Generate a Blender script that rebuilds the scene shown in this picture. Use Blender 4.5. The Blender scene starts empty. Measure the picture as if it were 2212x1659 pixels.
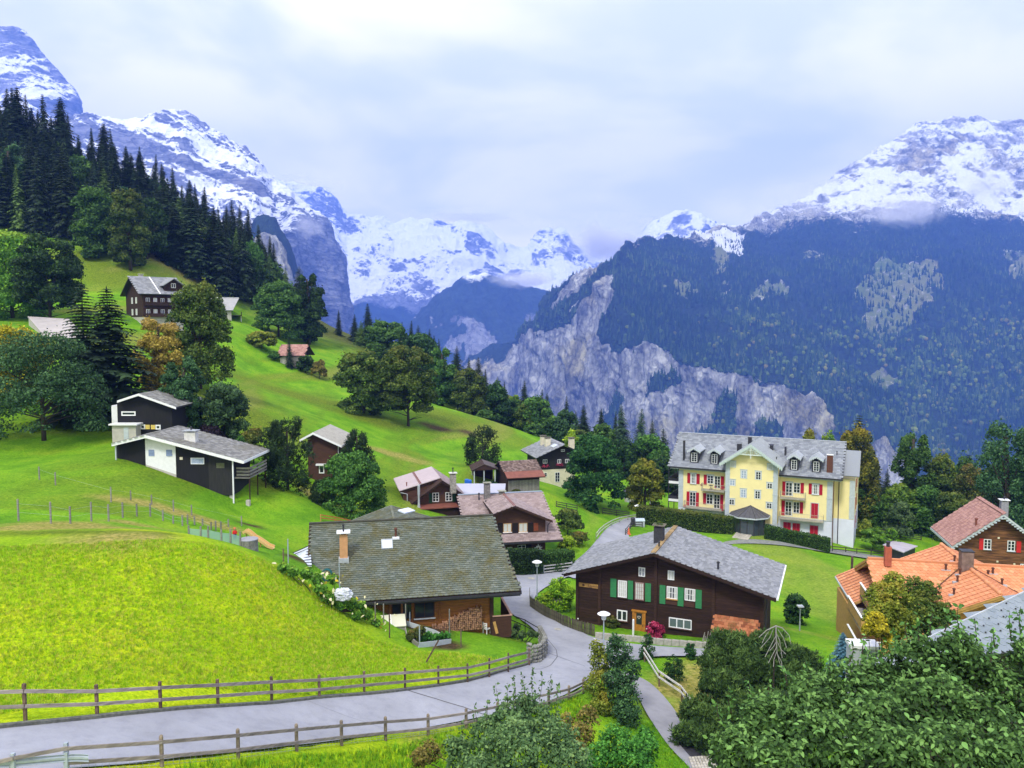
import bpy,bmesh,math,random
import numpy as np
from mathutils import Vector,Matrix
rng=np.random.default_rng(7)
random.seed(7)
S=bpy.context.scene
COL=S.collection
PI=math.pi
# ------------------------------------------------------------ camera
FOC=1726.0
PITCH=math.atan((829.5-706)/FOC)
cam_data=bpy.data.cameras.new('camera')
cam=bpy.data.objects.new('camera',cam_data)
COL.objects.link(cam)
cam_data.sensor_fit='HORIZONTAL'
cam_data.sensor_width=36.0
cam_data.lens=36.0*FOC/2212.0
cam_data.clip_start=0.5
cam_data.clip_end=60000
cam.location=(0,0,0)
cam.rotation_euler=(PI/2-PITCH,0,0)
S.camera=cam
# ------------------------------------------------------------ sky, sun, exposure
SUN_EL,SUN_AZ=math.radians(52),math.radians(205)
world=bpy.data.worlds.new('World')
S.world=world
world.use_nodes=True
nt=world.node_tree
nt.nodes.clear()
def wn(t,**k):
 n=nt.nodes.new(t)
 for a,b in k.items():
  setattr(n,a,b)
 return n
wl=nt.links.new
w_out=wn('ShaderNodeOutputWorld')
w_sky=wn('ShaderNodeTexSky',sky_type='NISHITA',sun_disc=False)
w_sky.sun_elevation=SUN_EL
w_sky.sun_rotation=SUN_AZ
w_bg=wn('ShaderNodeBackground');w_bg.inputs['Strength'].default_value=0.08
wl(w_sky.outputs[0],w_bg.inputs[0])
w_tc=wn('ShaderNodeTexCoord')
w_sep=wn('ShaderNodeSeparateXYZ');wl(w_tc.outputs['Generated'],w_sep.inputs[0])
w_add=wn('ShaderNodeMath',operation='ADD');wl(w_sep.outputs[2],w_add.inputs[0]);w_add.inputs[1].default_value=0.22
w_max=wn('ShaderNodeMath',operation='MAXIMUM');wl(w_add.outputs[0],w_max.inputs[0]);w_max.inputs[1].default_value=0.12
w_dx=wn('ShaderNodeMath',operation='DIVIDE');wl(w_sep.outputs[0],w_dx.inputs[0]);wl(w_max.outputs[0],w_dx.inputs[1])
w_dy=wn('ShaderNodeMath',operation='DIVIDE');wl(w_sep.outputs[1],w_dy.inputs[0]);wl(w_max.outputs[0],w_dy.inputs[1])
w_cmb=wn('ShaderNodeCombineXYZ');wl(w_dx.outputs[0],w_cmb.inputs[0]);wl(w_dy.outputs[0],w_cmb.inputs[1])
w_n1=wn('ShaderNodeTexNoise');w_n1 .inputs['Scale'].default_value=1.25;w_n1 .inputs['Detail'].default_value=5;w_n1 .inputs['Roughness'].default_value=0.5;w_n1 .inputs['Distortion'].default_value=0.35
wl(w_cmb.outputs[0],w_n1 .inputs['Vector'])
w_r=wn('ShaderNodeValToRGB')
w_r.color_ramp.interpolation='EASE'
w_r.color_ramp.elements[0].position=0.40;w_r.color_ramp.elements[0].color=(0.90,0.93,0.82,1)
w_r.color_ramp.elements[1].position=0.61;w_r.color_ramp.elements[1].color=(1.45,1.34,1.12,1)
wl(w_n1 .outputs[0],w_r.inputs[0])
w_h=wn('ShaderNodeMapRange');wl(w_sep.outputs[2],w_h.inputs[0])
w_h.inputs[1].default_value=0.04;w_h.inputs[2].default_value=0.36;w_h.inputs[3].default_value=0.55;w_h.inputs[4].default_value=0.0
w_mx=wn('ShaderNodeMix',data_type='RGBA');wl(w_h.outputs[0],w_mx.inputs[0]);wl(w_r.outputs[0],w_mx.inputs[6]);w_mx.inputs[7].default_value=(1.50,1.38,1.15,1)
w_bc=wn('ShaderNodeBackground');wl(w_mx.outputs[2],w_bc.inputs[0]);w_bc.inputs['Strength'].default_value=1.0
w_ms=wn('ShaderNodeMixShader');w_ms.inputs[0].default_value=0.90
wl(w_bg.outputs[0],w_ms.inputs[1]);wl(w_bc.outputs[0],w_ms.inputs[2]);wl(w_ms.outputs[0],w_out.inputs[0])
sun_data=bpy.data.lights.new('sun','SUN')
sun_data.energy=2.6
sun_data.angle=math.radians(11)
sun_data.color=(1.0,0.965,0.90)
sun=bpy.data.objects.new('sun',sun_data)
COL.objects.link(sun)
sd=Vector((math.sin(SUN_AZ)*math.cos(SUN_EL),math.cos(SUN_AZ)*math.cos(SUN_EL),math.sin(SUN_EL)))
sun.rotation_euler=sd.to_track_quat('Z','Y').to_euler()
S.view_settings.view_transform='Standard'
S.view_settings.look='None'
S.view_settings.gamma=1
S.view_settings.use_curve_mapping=False
S.view_settings.exposure=0.8
S.cycles.max_bounces=6
S.cycles.diffuse_bounces=3
S.cycles.glossy_bounces=2
S.cycles.transparent_max_bounces=8
S.cycles.volume_bounces=2
S.cycles.volume_step_rate=1.0
S.cycles.volume_max_steps=128
# ------------------------------------------------------------ helpers
CP,SP=math.cos(PITCH),math.sin(PITCH)
def ray(px,py):
 """direction through a pixel, scaled so that its forward (y) part is 1"""
 a=(np.asarray(px,float)-1106.0)/FOC
 b=-(np.asarray(py,float)-829.5)/FOC
 y=CP+b*SP
 z=-SP+b*CP
 return a/y,np.ones_like(a+b),z/y
def at(px,py,d):
 x,y,z=ray(px,py)
 return Vector((float(x)*d,d,float(z)*d))
def hash3(ix,iy,iz,seed):
 h=(ix.astype(np.uint32)*np.uint32(374761393))^(iy.astype(np.uint32)*np.uint32(668265263))^(iz.astype(np.uint32)*np.uint32(2246822519))^np.uint32((seed*3266489917)&0xffffffff)
 h=(h^(h>>np.uint32(13)))*np.uint32(1274126177)
 h=h^(h>>np.uint32(16))
 return(h&np.uint32(0xffffff)).astype(np.float64)/float(0xffffff)
def vnoise(p,seed=0):
 """smooth value noise in -1..1, p is (n,3)"""
 f0=np.floor(p).astype(np.int64)
 t=p-f0
 t=t*t*t*(t*(t*6-15)+10)
 x,y,z=f0[:,0],f0[:,1],f0[:,2]
 r=0
 for dx in(0,1):
  wx=t[:,0]if dx else 1-t[:,0]
  for dy in(0,1):
   wy=t[:,1]if dy else 1-t[:,1]
   for dz in(0,1):
    wz=t[:,2]if dz else 1-t[:,2]
    r=r+wx*wy*wz*hash3(x+dx,y+dy,z+dz,seed)
 return r*2-1
def fbm(p,octs=5,gain=0.5,seed=0):
 a,s,r=1.0,0.0,0
 p=np.array(p,float)
 for o in range(octs):
  r=r+a*vnoise(p,seed+o*17)
  s+=a;a*=gain;p=p*2.03+11.3
 return r/s
def ridged(p,octs=6,gain=0.55,seed=0):
 a,s,r=1.0,0.0,0
 p=np.array(p,float)
 for o in range(octs):
  n=1-np.abs(vnoise(p,seed+o*17))*1.6
  r=r+a*n
  s+=a;a*=gain;p=p*2.07+7.7
 return r/s
def link(o,parent=None):
 COL.objects.link(o)
 if parent is not None:
  o.parent=parent
 return o
def tag(o,label=None,cat=None,group=None,kind=None):
 if label:o['label']=label
 if cat:o['category']=cat
 if group:o['group']=group
 if kind:o['kind']=kind
 return o
def empty(name,loc,rz=0.0,parent=None):
 o=bpy.data.objects.new(name,None)
 o.location=loc
 o.rotation_euler=(0,0,rz)
 o.empty_display_size=0.5
 return link(o,parent)
def mesh_np(name,V,F,mats,parent=None,smooth=False,attrs=None,midx=None):
 """mesh from arrays; F is (n,3) or (n,4)"""
 V=np.asarray(V,dtype=np.float32);F=np.asarray(F,dtype=np.int32)
 me=bpy.data.meshes.new(name)
 k=F.shape[1]
 me.vertices.add(len(V));me.vertices.foreach_set('co',V.ravel())
 me.loops.add(F.size);me.loops.foreach_set('vertex_index',F.ravel())
 me.polygons.add(len(F))
 me.polygons.foreach_set('loop_start',np.arange(0,F.size,k,dtype=np.int32))
 me.polygons.foreach_set('loop_total',np.full(len(F),k,dtype=np.int32))
 if midx is not None:
  me.polygons.foreach_set('material_index',np.asarray(midx,dtype=np.int32))
 me.update(calc_edges=True)
 if smooth:
  me.polygons.foreach_set('use_smooth',np.ones(len(F),dtype=bool))
 for m in(mats if isinstance(mats,(list,tuple))else[mats]):
  me.materials.append(m)
 for an,av in(attrs or{}).items():
  a=me.attributes.new(an,'FLOAT','POINT')
  a.data.foreach_set('value',np.asarray(av,dtype=np.float32).ravel())
 o=bpy.data.objects.new(name,me)
 link(o,parent)
 return o
class MB:
 """collects boxes, bars, prisms into ONE mesh"""
 def __init__(s):s.v=[];s.f=[];s.mi=[];s.m=0
 def add(s,vs,fs):
  b=len(s.v)
  s.v+=[tuple(v)for v in vs]
  for f in fs:
   s.f.append([b+i for i in f]);s.mi.append(s.m)
  return s
 def box(s,x0,x1,y0,y1,z0,z1):
  return s.add([(x0,y0,z0),(x1,y0,z0),(x1,y1,z0),(x0,y1,z0),(x0,y0,z1),(x1,y0,z1),(x1,y1,z1),(x0,y1,z1)],[(0,3,2,1),(4,5,6,7),(0,1,5,4),(1,2,6,5),(2,3,7,6),(3,0,4,7)])
 def bar(s,a,b,w,h=None,up=(0,0,1)):
  """rectangular bar from a to b; w across, h along up"""
  h=w if h is None else h
  a=Vector(a);b=Vector(b);d=(b-a)
  if d.length<1e-6:return s
  d.normalize();u=Vector(up)
  if abs(d.dot(u))>0.98:u=Vector((0,1,0))if abs(d.y)<0.9 else Vector((1,0,0))
  r=d.cross(u).normalized();u=r.cross(d).normalized()
  vs=[]
  for p in(a,b):
   for i,j in((-1,-1),(1,-1),(1,1),(-1,1)):
    vs.append(p+r*(i*w/2)+u*(j*h/2))
  return s.add(vs,[(0,1,2,3),(7,6,5,4),(0,4,5,1),(1,5,6,2),(2,6,7,3),(3,7,4,0)])
 def tube(s,pts,radii,n=8,cap=True):
  pts=[Vector(p)for p in pts]
  if not isinstance(radii,(list,tuple)):radii=[radii]*len(pts)
  base=len(s.v);rr=None
  for i,p in enumerate(pts):
   d=(pts[min(i+1,len(pts)-1)]-pts[max(i-1,0)])
   if d.length<1e-9:d=Vector((0,0,1))
   d.normalize()
   if rr is None:
    rr=d.orthogonal().normalized()
   rr=(rr-d*rr.dot(d))
   rr=rr.normalized()if rr.length>1e-6 else d.orthogonal().normalized()
   u=d.cross(rr)
   for k in range(n):
    a=2*PI*k/n
    s.v.append(tuple(p+(rr*math.cos(a)+u*math.sin(a))*radii[i]))
  for i in range(len(pts)-1):
   for k in range(n):
    a0=base+i*n+k;a1=base+i*n+(k+1)%n
    s.f.append([a0,a1,a1+n,a0+n]);s.mi.append(s.m)
  if cap:
   s.f.append([base+k for k in range(n)][::-1]);s.mi.append(s.m)
   s.f.append([base+(len(pts)-1)*n+k for k in range(n)]);s.mi.append(s.m)
  return s
 def lathe(s,c,prof,n=12):
  """prof: (radius, z) from bottom to top round the vertical through c"""
  base=len(s.v)
  for r,z in prof:
   for k in range(n):
    a=2*PI*k/n
    s.v.append((c[0]+r*math.cos(a),c[1]+r*math.sin(a),c[2]+z))
  for i in range(len(prof)-1):
   for k in range(n):
    a0=base+i*n+k;a1=base+i*n+(k+1)%n
    s.f.append([a0,a1,a1+n,a0+n]);s.mi.append(s.m)
  s.f.append([base+k for k in range(n)][::-1]);s.mi.append(s.m)
  s.f.append([base+(len(prof)-1)*n+k for k in range(n)]);s.mi.append(s.m)
  return s
 def prism(s,poly,off):
  """closed polygon (3-D points) extruded by the vector off"""
  off=Vector(off);n=len(poly)
  vs=[Vector(p)for p in poly]+[Vector(p)+off for p in poly]
  fs=[tuple(range(n))[::-1],tuple(range(n,2*n))]
  for i in range(n):
   j=(i+1)%n
   fs.append((i,j,j+n,i+n))
  return s.add(vs,fs)
 def mesh(s,name,mats,smooth=False):
  me=bpy.data.meshes.new(name)
  me.from_pydata(s.v,[],s.f)
  for m in(mats if isinstance(mats,(list,tuple))else[mats]):
   me.materials.append(m)
  if len(me.materials)>1:
   me.polygons.foreach_set('material_index',s.mi)
  if smooth:
   me.polygons.foreach_set('use_smooth',[True]*len(me.polygons))
  me.update()
  return me
 def build(s,name,mats,parent=None,smooth=False,label=None):
  o=bpy.data.objects.new(name,s.mesh(name,mats,smooth))
  if label:o['label']=label
  return link(o,parent)
def copy_tree(o,parent=None):
 c=o.copy();COL.objects.link(c);c.parent=parent
 for ch in KIDS.get(o.name,[]):
  copy_tree(ch,c)
 return c
KIDS={}
def note_kids(o):
 """remember the children once, so that copying needs no search through the scene"""
 for x in[o]+list(o.children_recursive):
  KIDS[x.name]=list(x.children)
  # ------------------------------------------------------------ materials
class NT:
 def __init__(s,name,rough=0.8,spec=0.3):
  s.m=bpy.data.materials.new(name);s.m.use_nodes=True
  s.t=s.m.node_tree
  s.b=s.t.nodes['Principled BSDF']
  s.b.inputs['Roughness'].default_value=rough
  s.b.inputs['Specular IOR Level'].default_value=spec
  s.tc=None
 def n(s,typ,**k):
  x=s.t.nodes.new(typ)
  for a,b in k.items():
   if a.startswith('i_'):
    x.inputs[a[2:].replace('_',' ')].default_value=b
   else:setattr(x,a,b)
  return x
 def l(s,a,b):s.t.links.new(a,b)
 def coord(s,kind='Object',scale=(1,1,1),rot=(0,0,0)):
  if s.tc is None:s.tc=s.n('ShaderNodeTexCoord')
  mp=s.n('ShaderNodeMapping');s.l(s.tc.outputs[kind],mp.inputs[0])
  mp.inputs['Scale'].default_value=scale;mp.inputs['Rotation'].default_value=rot
  return mp.outputs[0]
 def noise(s,scale,detail=4,rough=0.55,vec=None,dist=0.0):
  x=s.n('ShaderNodeTexNoise');x.inputs['Scale'].default_value=scale;x.inputs['Detail'].default_value=detail
  x.inputs['Roughness'].default_value=rough;x.inputs['Distortion'].default_value=dist
  if vec is not None:s.l(vec,x.inputs['Vector'])
  return x.outputs[0]
 def ramp(s,fac,stops,interp='LINEAR'):
  r=s.n('ShaderNodeValToRGB');r.color_ramp.interpolation=interp
  e=r.color_ramp.elements
  while len(e)<len(stops):e.new(0.5)
  for i,(p,c)in enumerate(stops):
   e[i].position=p;e[i].color=tuple(c)+(1,)if len(c)==3 else c
  s.l(fac,r.inputs[0]);return r.outputs[0]
 def mix(s,fac,a,b,mode='MIX'):
  x=s.n('ShaderNodeMix',data_type='RGBA',blend_type=mode)
  for sock,v in((x.inputs[0],fac),(x.inputs[6],a),(x.inputs[7],b)):
   if hasattr(v,'links')or hasattr(v,'is_output'):s.l(v,sock)
   elif isinstance(v,(int,float)):sock.default_value=v
   else:sock.default_value=tuple(v)+(1,)if len(v)==3 else v
  return x.outputs[2]
 def math(s,op,a,b=0.0,clamp=False):
  x=s.n('ShaderNodeMath',operation=op,use_clamp=clamp)
  for sock,v in((x.inputs[0],a),(x.inputs[1],b)):
   if isinstance(v,(int,float)):sock.default_value=v
   else:s.l(v,sock)
  return x.outputs[0]
 def maprange(s,v,a,b,c=0.0,d=1.0):
  x=s.n('ShaderNodeMapRange');s.l(v,x.inputs[0])
  for i,q in enumerate((a,b,c,d)):x.inputs[i+1].default_value=q
  return x.outputs[0]
 def attr(s,name):
  x=s.n('ShaderNodeAttribute',attribute_name=name);return x.outputs['Fac']
 def bump(s,h,strength=0.5,dist=0.05):
  x=s.n('ShaderNodeBump');x.inputs['Strength'].default_value=strength;x.inputs['Distance'].default_value=dist
  s.l(h,x.inputs['Height']);s.l(x.outputs[0],s.b.inputs['Normal'])
 def col(s,c):
  if isinstance(c,(tuple,list)):s.b.inputs['Base Color'].default_value=tuple(c)+(1,)if len(c)==3 else c
  else:s.l(c,s.b.inputs['Base Color'])
  return s
def simple(name,col,rough=0.8,var=0.25,scale=6.0,spec=0.3,metal=0.0,stretch=(1,1,1),rand=0.0,bump=0.0,detail=4):
 """plain coloured surface with mottling; rand = brightness change from object to object"""
 t=NT(name,rough,spec)
 t.b.inputs['Metallic'].default_value=metal
 v=t.coord('Object',stretch)
 n=t.noise(scale,detail,0.6,v)
 lo=tuple(c*(1-var)for c in col);hi=tuple(min(1,c*(1+var))for c in col)
 c=t.ramp(n,[(0.3,lo),(0.7,hi)])
 if rand:
  oi=t.n('ShaderNodeObjectInfo')
  r=t.maprange(oi.outputs['Random'],0,1,1-rand,1+rand)
  hs=t.n('ShaderNodeHueSaturation');t.l(r,hs.inputs['Value']);t.l(c,hs.inputs['Color']);c=hs.outputs[0]
 t.col(c)
 if bump:t.bump(n,bump,0.03)
 return t.m
 # ------------------------------------------------------------ the lie of the land near the camera
SPOTS=[(0,1659,27.5),(0,1575,31),(350,1652,30.5),(210,1548,33.5),(347,1538,35),(471,1527,37.2),(640,1620,35.5),(587,1515,40),(690,1508,41.8),(875,1490,46),(925,1592,41.5),(1010,1475,50),(1140,1440,56.5),(1130,1535,46.5),(1250,1492,51.5),(1225,1440,56.5),(1165,1372,66),(1275,1440,58),
(1215,1340,71),(1150,1300,78),(1140,1250,88),(1210,1245,89),(1105,1330,72),

(480,1659,31.5),(650,1659,34),(900,1645,38.5),(1100,1659,39),(1250,1600,45),(1400,1480,56),(1440,1560,49.5),(1510,1640,44),(1420,1659,42),(1500,1450,59.5),
(1450,1410,63.5),(1550,1415,62),(1380,1372,68),(1245,1340,72.5),(1560,1395,65),(1650,1385,65),(1560,1550,52),(1700,1450,60),

(0,1480,36.5),(300,1450,37.5),(600,1440,43),(0,1340,40.5),(300,1330,42.5),(560,1340,46),(750,1400,49.5),(900,1440,50),(1010,1420,54),(1120,1410,58.5),
(0,1200,46),(200,1190,47.5),(400,1180,49),(520,1215,50.5),(620,1245,53),(700,1290,54.5),(760,1320,55.5),(830,1345,57),(900,1395,55.5),(1050,1366,62.5),(850,1345,59.5),(960,1365,60.5),

(150,1135,56),(20,1128,57),(300,1140,56.5),(240,1110,62),(450,1165,60),(560,1185,60),(640,1200,62),(650,1180,72),(620,1140,76),
(100,1060,69),(400,1085,73),(540,1120,78),(255,992,80),(380,1033,80),(510,1046,83),(650,1068,89),(620,1030,97),(200,965,90),(0,955,90),
(100,990,85),(320,940,95),(700,1036,105),(750,1115,89),(850,1090,99),(690,1100,92),

(1100,1214,92),(1160,1232,93),(1215,1200,100),(1290,1170,110),(1350,1122,128),(1235,1120,118),(1180,1060,122),(1080,1060,124),(1000,1015,130),(1200,1048,143),(1260,1102,127),
(1350,1092,140),(1420,1100,140),(1462,1120,132),(1640,1152,122),(1800,1188,117),(1600,1172,116),(1750,1235,101),(1780,1300,90),(1700,1345,79),(1850,1350,82),
(1900,1190,122),(1960,1200,124),(1850,1150,132),(1990,1178,133),(2050,1150,150),(1300,1075,150),(1480,1060,160),

(1140,938,196),(1060,908,200),(1000,950,165),(950,975,155),(870,960,150),(800,935,150),(640,893,138),(540,860,136),(900,1010,130),(780,1000,120),(560,950,115),(600,990,107),
(540,905,120),(950,880,190),(880,905,170),(750,865,180),(700,800,205),(640,810,192),(560,800,188),(620,745,228),(550,705,226),(490,692,230),(730,745,250),(690,722,262),(1000,895,212),
(500,745,190),(300,692,180),(100,692,175),(200,605,214),(350,575,234),(150,525,236),(400,592,244),(20,640,200),(480,840,130),

(0,460,262),(0,360,292),(200,410,290),(400,505,292),(600,605,300),(700,690,300),(800,742,284),(950,805,272),(1050,852,258),(1150,905,250),(1260,965,215),(1400,985,205),
]
EXTRA=[(-250,330,100),(-100,390,42),(-20,380,-15),(60,380,-70),(160,360,-110),(260,320,-120),(260,180,-80),(160,120,-52),(120,60,-40),(70,30,-28),(30,15,-24),(0,5,-21),(-40,5,-16),(-80,30,-11),(-120,80,-3),(-170,140,14),(-230,220,62),(-230,60,15),(-160,0,0),(200,20,-45),(270,420,-160),(120,430,-130),(-60,440,0),(-250,430,120),(40,200,-44),(80,170,-46),(110,200,-65)]
_px=np.array(SPOTS,float)
_rx,_ry,_rz=ray(_px[:,0],_px[:,1])
_C=np.stack([_rx*_px[:,2],_px[:,2],_rz*_px[:,2]],1)
_C=np.vstack([_C,np.array(EXTRA,float)])
def _U(r2):return 0.5*r2*np.log(r2+1e-9)
def _fit():
 n=len(_C)
 d2=((_C[:,None,:2]-_C[None,:,:2])**2).sum(2)
 dist=_C[:,1]
 K=_U(d2)+np.diag(0.25+0.0016*dist**1.6)
 Pm=np.hstack([np.ones((n,1)),_C[:,:2]])
 A=np.zeros((n+3,n+3));A[:n,:n]=K;A[:n,n:]=Pm;A[n:,:n]=Pm.T
 return np.linalg.solve(A,np.concatenate([_C[:,2],[0,0,0]]))
_W=_fit()
def H(x,y):
 """ground height"""
 x=np.atleast_1d(np.asarray(x,float));y=np.atleast_1d(np.asarray(y,float))
 sh=x.shape
 x=x.ravel();y=y.ravel()
 out=np.empty(len(x));n=len(_C)
 for i in range(0,len(x),20000):
  xs,ys=x[i:i+20000],y[i:i+20000]
  r2=(xs[:,None]-_C[None,:,0])**2+(ys[:,None]-_C[None,:,1])**2
  out[i:i+20000]=_U(r2)@_W[:n]+_W[n]+_W[n+1]*xs+_W[n+2]*ys
 return out.reshape(sh)
def h1(x,y):return float(H(x,y)[0])
_D=np.geomspace(16,420,420)
def Gn(px,py,skip=0):
 """where the ray through a pixel meets the ground"""
 x,y,z=(float(v)for v in ray(px,py))
 g=H(_D*x,_D)-_D*z
 hit=np.nonzero((g[1:]>=0)&(g[:-1]<0))[0]
 if len(hit)==0:
  i=int(np.argmax(g))
  d=_D[i]
 else:
  i=hit[min(skip,len(hit)-1)]
  a,b=_D[i],_D[i+1]
  for _ in range(14):
   m=(a+b)/2
   if h1(x*m,m)>=z*m:b=m
   else:a=m
  d=(a+b)/2
 return Vector((x*d,d,h1(x*d,d)))
def Gd(px,d):
 """ground point seen in pixel column px at forward distance d"""
 a=(px-1106.0)/FOC
 x=a*d/CP
 for _ in range(3):
  z=h1(x,d)
  t=d*CP-z*SP
  x=a*t
 return Vector((x,d,h1(x,d)))
def proj(p):
 t=p[1]*CP-p[2]*SP
 u=p[2]*CP+p[1]*SP
 return 1106+FOC*p[0]/t,829.5-FOC*u/t
 # ------------------------------------------------------------ ground sheet, roads
def inpoly(x,y,poly):
 x=np.asarray(x);y=np.asarray(y);ins=np.zeros(x.shape,bool)
 n=len(poly);j=n-1
 for i in range(n):
  xi,yi=poly[i];xj,yj=poly[j]
  c=((yi>y)!=(yj>y))&(x<(xj-xi)*(y-yi)/((yj-yi)if yj!=yi else 1e-9)+xi)
  ins^=c;j=i
 return ins
ROADS={'road':([(-140,1592),(0,1577),(210,1554),(347,1541),(471,1531),(587,1521),(690,1511),(787,1503),(875,1494),(947,1485),(1010,1473),(1057,1462),(1098,1450),(1130,1440),(1160,1426),(1178,1412),(1176,1398),(1166,1372),(1140,1348),(1108,1328),(1086,1303),(1082,1283),(1092,1262),(1108,1240),(1130,1228)],
[(-140,1700),(0,1676),(210,1658),(350,1642),(515,1625),(641,1610),(738,1597),(833,1584),(925,1571),(1003,1557),(1070,1543),(1130,1530),(1180,1516),(1240,1494),(1290,1462),(1310,1425),(1296,1388),(1252,1362),(1212,1346),(1172,1322),(1152,1302),(1156,1286),(1180,1266),(1225,1248),(1245,1236)]),
'side_road':([(1255,1368),(1300,1383),(1360,1391),(1440,1397),(1555,1403),(1640,1408),(1720,1412)],
[(1265,1450),(1330,1440),(1390,1420),(1450,1416),(1555,1420),(1640,1428),(1720,1436)]),
'lane':([(1205,1240),(1240,1215),(1270,1190),(1290,1166),(1305,1146),(1330,1129),(1358,1118),(1400,1112),(1440,1108)],
[(1240,1250),(1290,1240),(1345,1195),(1360,1163),(1356,1148),(1362,1136),(1378,1128),(1405,1119),(1441,1113)]),
'gravel_path':([(1300,1448),(1350,1452),(1398,1470),(1432,1502),(1462,1540),(1490,1590),(1530,1640),(1575,1700)],
[(1300,1475),(1350,1480),(1380,1508),(1395,1540),(1418,1575),(1450,1620),(1490,1659),(1530,1710)]),
'hotel_path':([(1568,1170),(1610,1164),(1660,1168),(1720,1174),(1760,1180),(1810,1188),(1870,1197),(1925,1206)],
[(1540,1180),(1600,1174),(1660,1176),(1720,1182),(1760,1189),(1810,1197),(1870,1206),(1922,1215)]),
}
def resample(pts,n):
 pts=[Vector(p)for p in pts]
 L=[0.0]
 for a,b in zip(pts,pts[1:]):L.append(L[-1]+(b-a).length)
 out=[];j=0
 for i in range(n):
  s=L[-1]*i/(n-1)
  while j<len(pts)-2 and L[j+1]<s:j+=1
  t=(s-L[j])/max(1e-9,L[j+1]-L[j])
  out.append(pts[j].lerp(pts[j+1],min(1,t)))
 return out
def smooth_poly(pts,it=2):
 for _ in range(it):
  q=[pts[0]]
  for a,b in zip(pts,pts[1:]):
   q+=[a.lerp(b,0.25),a.lerp(b,0.75)]
  q.append(pts[-1]);pts=q
 return pts
RIB={}
for nm,(A,B)in ROADS.items():
 a=[Gn(*p)for p in A];b=[Gn(*p)for p in B]
 k=120 if nm=='road'else 50
 a=smooth_poly(a);b=smooth_poly(b)
 if len(a)!=len(b):a,b=resample(a,k),resample(b,k)
 RIB[nm]=(a,b)
def rib_poly(nm):
 a,b=RIB[nm]
 return[(p.x,p.y)for p in a]+[(p.x,p.y)for p in reversed(b)]
RPOLY={k:rib_poly(k)for k in RIB}
gx=np.concatenate([np.arange(-900,-260,40),np.arange(-260,-60,3.2),np.arange(-60,60,0.6),np.arange(60,260,3.2),np.arange(260,901,40)])
gy=np.concatenate([np.arange(-160,8,12),np.arange(8,26,2),np.arange(26,110,0.6),np.arange(110,210,1.6),np.arange(210,420,4),np.arange(420,1001,40)])
GX,GY=np.meshgrid(gx,gy)
cx_,cy_=np.clip(GX,-260,260),np.clip(GY,0,420)
GZ=H(cx_,cy_)
GZ=GZ-0.9*np.maximum(0,GY-420)+np.where(GX>0,-0.6,0.35)*np.maximum(0,np.abs(GX)-260)
_k=np.where(GY>296,296/np.maximum(GY,1),1.0)
_far=H(np.clip(GX*_k,-260,260),np.clip(GY,0,296))-0.18*(GY-296)-0.0016*(GY-296)**2
GZ=np.where(GY>296,np.minimum(GZ,_far),GZ)
near=(np.abs(GX)<100)&(GY>20)&(GY<200)
P3=np.stack([GX.ravel(),GY.ravel(),0*GX.ravel()],1)
rough=(fbm(P3*0.9,3,0.6,5)*0.07+fbm(P3*0.16,3,0.5,9)*0.25*np.clip((GY.ravel()-60)/60,0,1)).reshape(GX.shape)
onroad=np.zeros(GX.shape,bool)
for nm,pl in RPOLY.items():
 xs=[p[0]for p in pl];ys=[p[1]for p in pl]
 bb=(GX>min(xs))&(GX<max(xs))&(GY>min(ys))&(GY<max(ys))
 m=np.zeros(GX.shape,bool);m[bb]=inpoly(GX[bb],GY[bb],pl);onroad|=m
GZ=GZ+np.where(onroad,-0.16,rough*0.8-0.02)
def patch(px,py,r,asp=1.0,jit=0.5,seed=1):
 c=Gn(px,py)
 d=np.sqrt((GX-c.x)**2+((GY-c.y)*asp)**2)/r
 nz=fbm(P3*(1.6/max(r,1))+3.1*seed,3,0.6,40+seed).reshape(GX.shape)
 return np.clip(1.6-1.6*(d+jit*nz),0,1)
hay=np.clip(1-np.maximum(0,(GY-51))/5,0,1)*np.clip((8-GX-(GY-45)*0.4)/9,0,1)
hay=np.clip(hay*(0.9+0.6*fbm(P3*0.13,3,0.5,77).reshape(GX.shape)),0,1)
_tr=fbm(np.stack([GX.ravel()*.05,(GZ*.5).ravel(),0*GX.ravel()],1),4,.55,123).reshape(GX.shape)
dry=np.zeros(GX.shape)
for q in[(60,1140,5,3),(200,1138,5,3),(300,1132,4,3),(140,1132,5,3),(860,985,7,2.2),(300,1085,5,3),(380,1105,5,3),(455,1130,4,2.5),(430,1118,4,2),(760,610,30,2),(350,560,22,1.5),(300,540,20,1.5),(1155,930,9,2),(1120,1010,3,2),
(1560,1560,4,1),(1500,1480,4,1),(1560,1450,4,1.5),(1440,1490,3,1),(1510,1540,4,1),(1560,1490,4,1),(1530,1440,3,1),(1180,1620,4,1),(950,1610,2,1),(700,1080,4,2),(250,1165,5,2)]:
 dry=np.maximum(dry,patch(q[0],q[1],q[2],q[3],0.6,int(q[0])%9))
moss=np.zeros(GX.shape)
for q in[(100,1150,7,3),(260,1150,6,3),(600,930,20,2),(690,865,22,1.6),(800,905,14,2),(620,850,18,2),(1160,920,9,1.2),(970,905,22,1.4),(130,560,18,1),(230,590,20,1),(700,1066,6,2),(560,1040,6,2),(420,1030,7,2.5)]:
 moss=np.maximum(moss,patch(q[0],q[1],q[2],q[3],0.6,int(q[0])%7))
earth=np.zeros(GX.shape)
for q in[(930,1362,2.2,1),(960,1390,2.2,1),(900,1355,1.4,1),(1010,935,5,2),(930,920,6,2.5),(660,1500,0.01,1),(545,1135,1.6,1.5),(640,1205,1.4,1),(1060,1050,2.5,1),(1120,1045,2,1)]:
 earth=np.maximum(earth,patch(q[0],q[1],q[2],q[3],0.5,int(q[0])%5))
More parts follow.
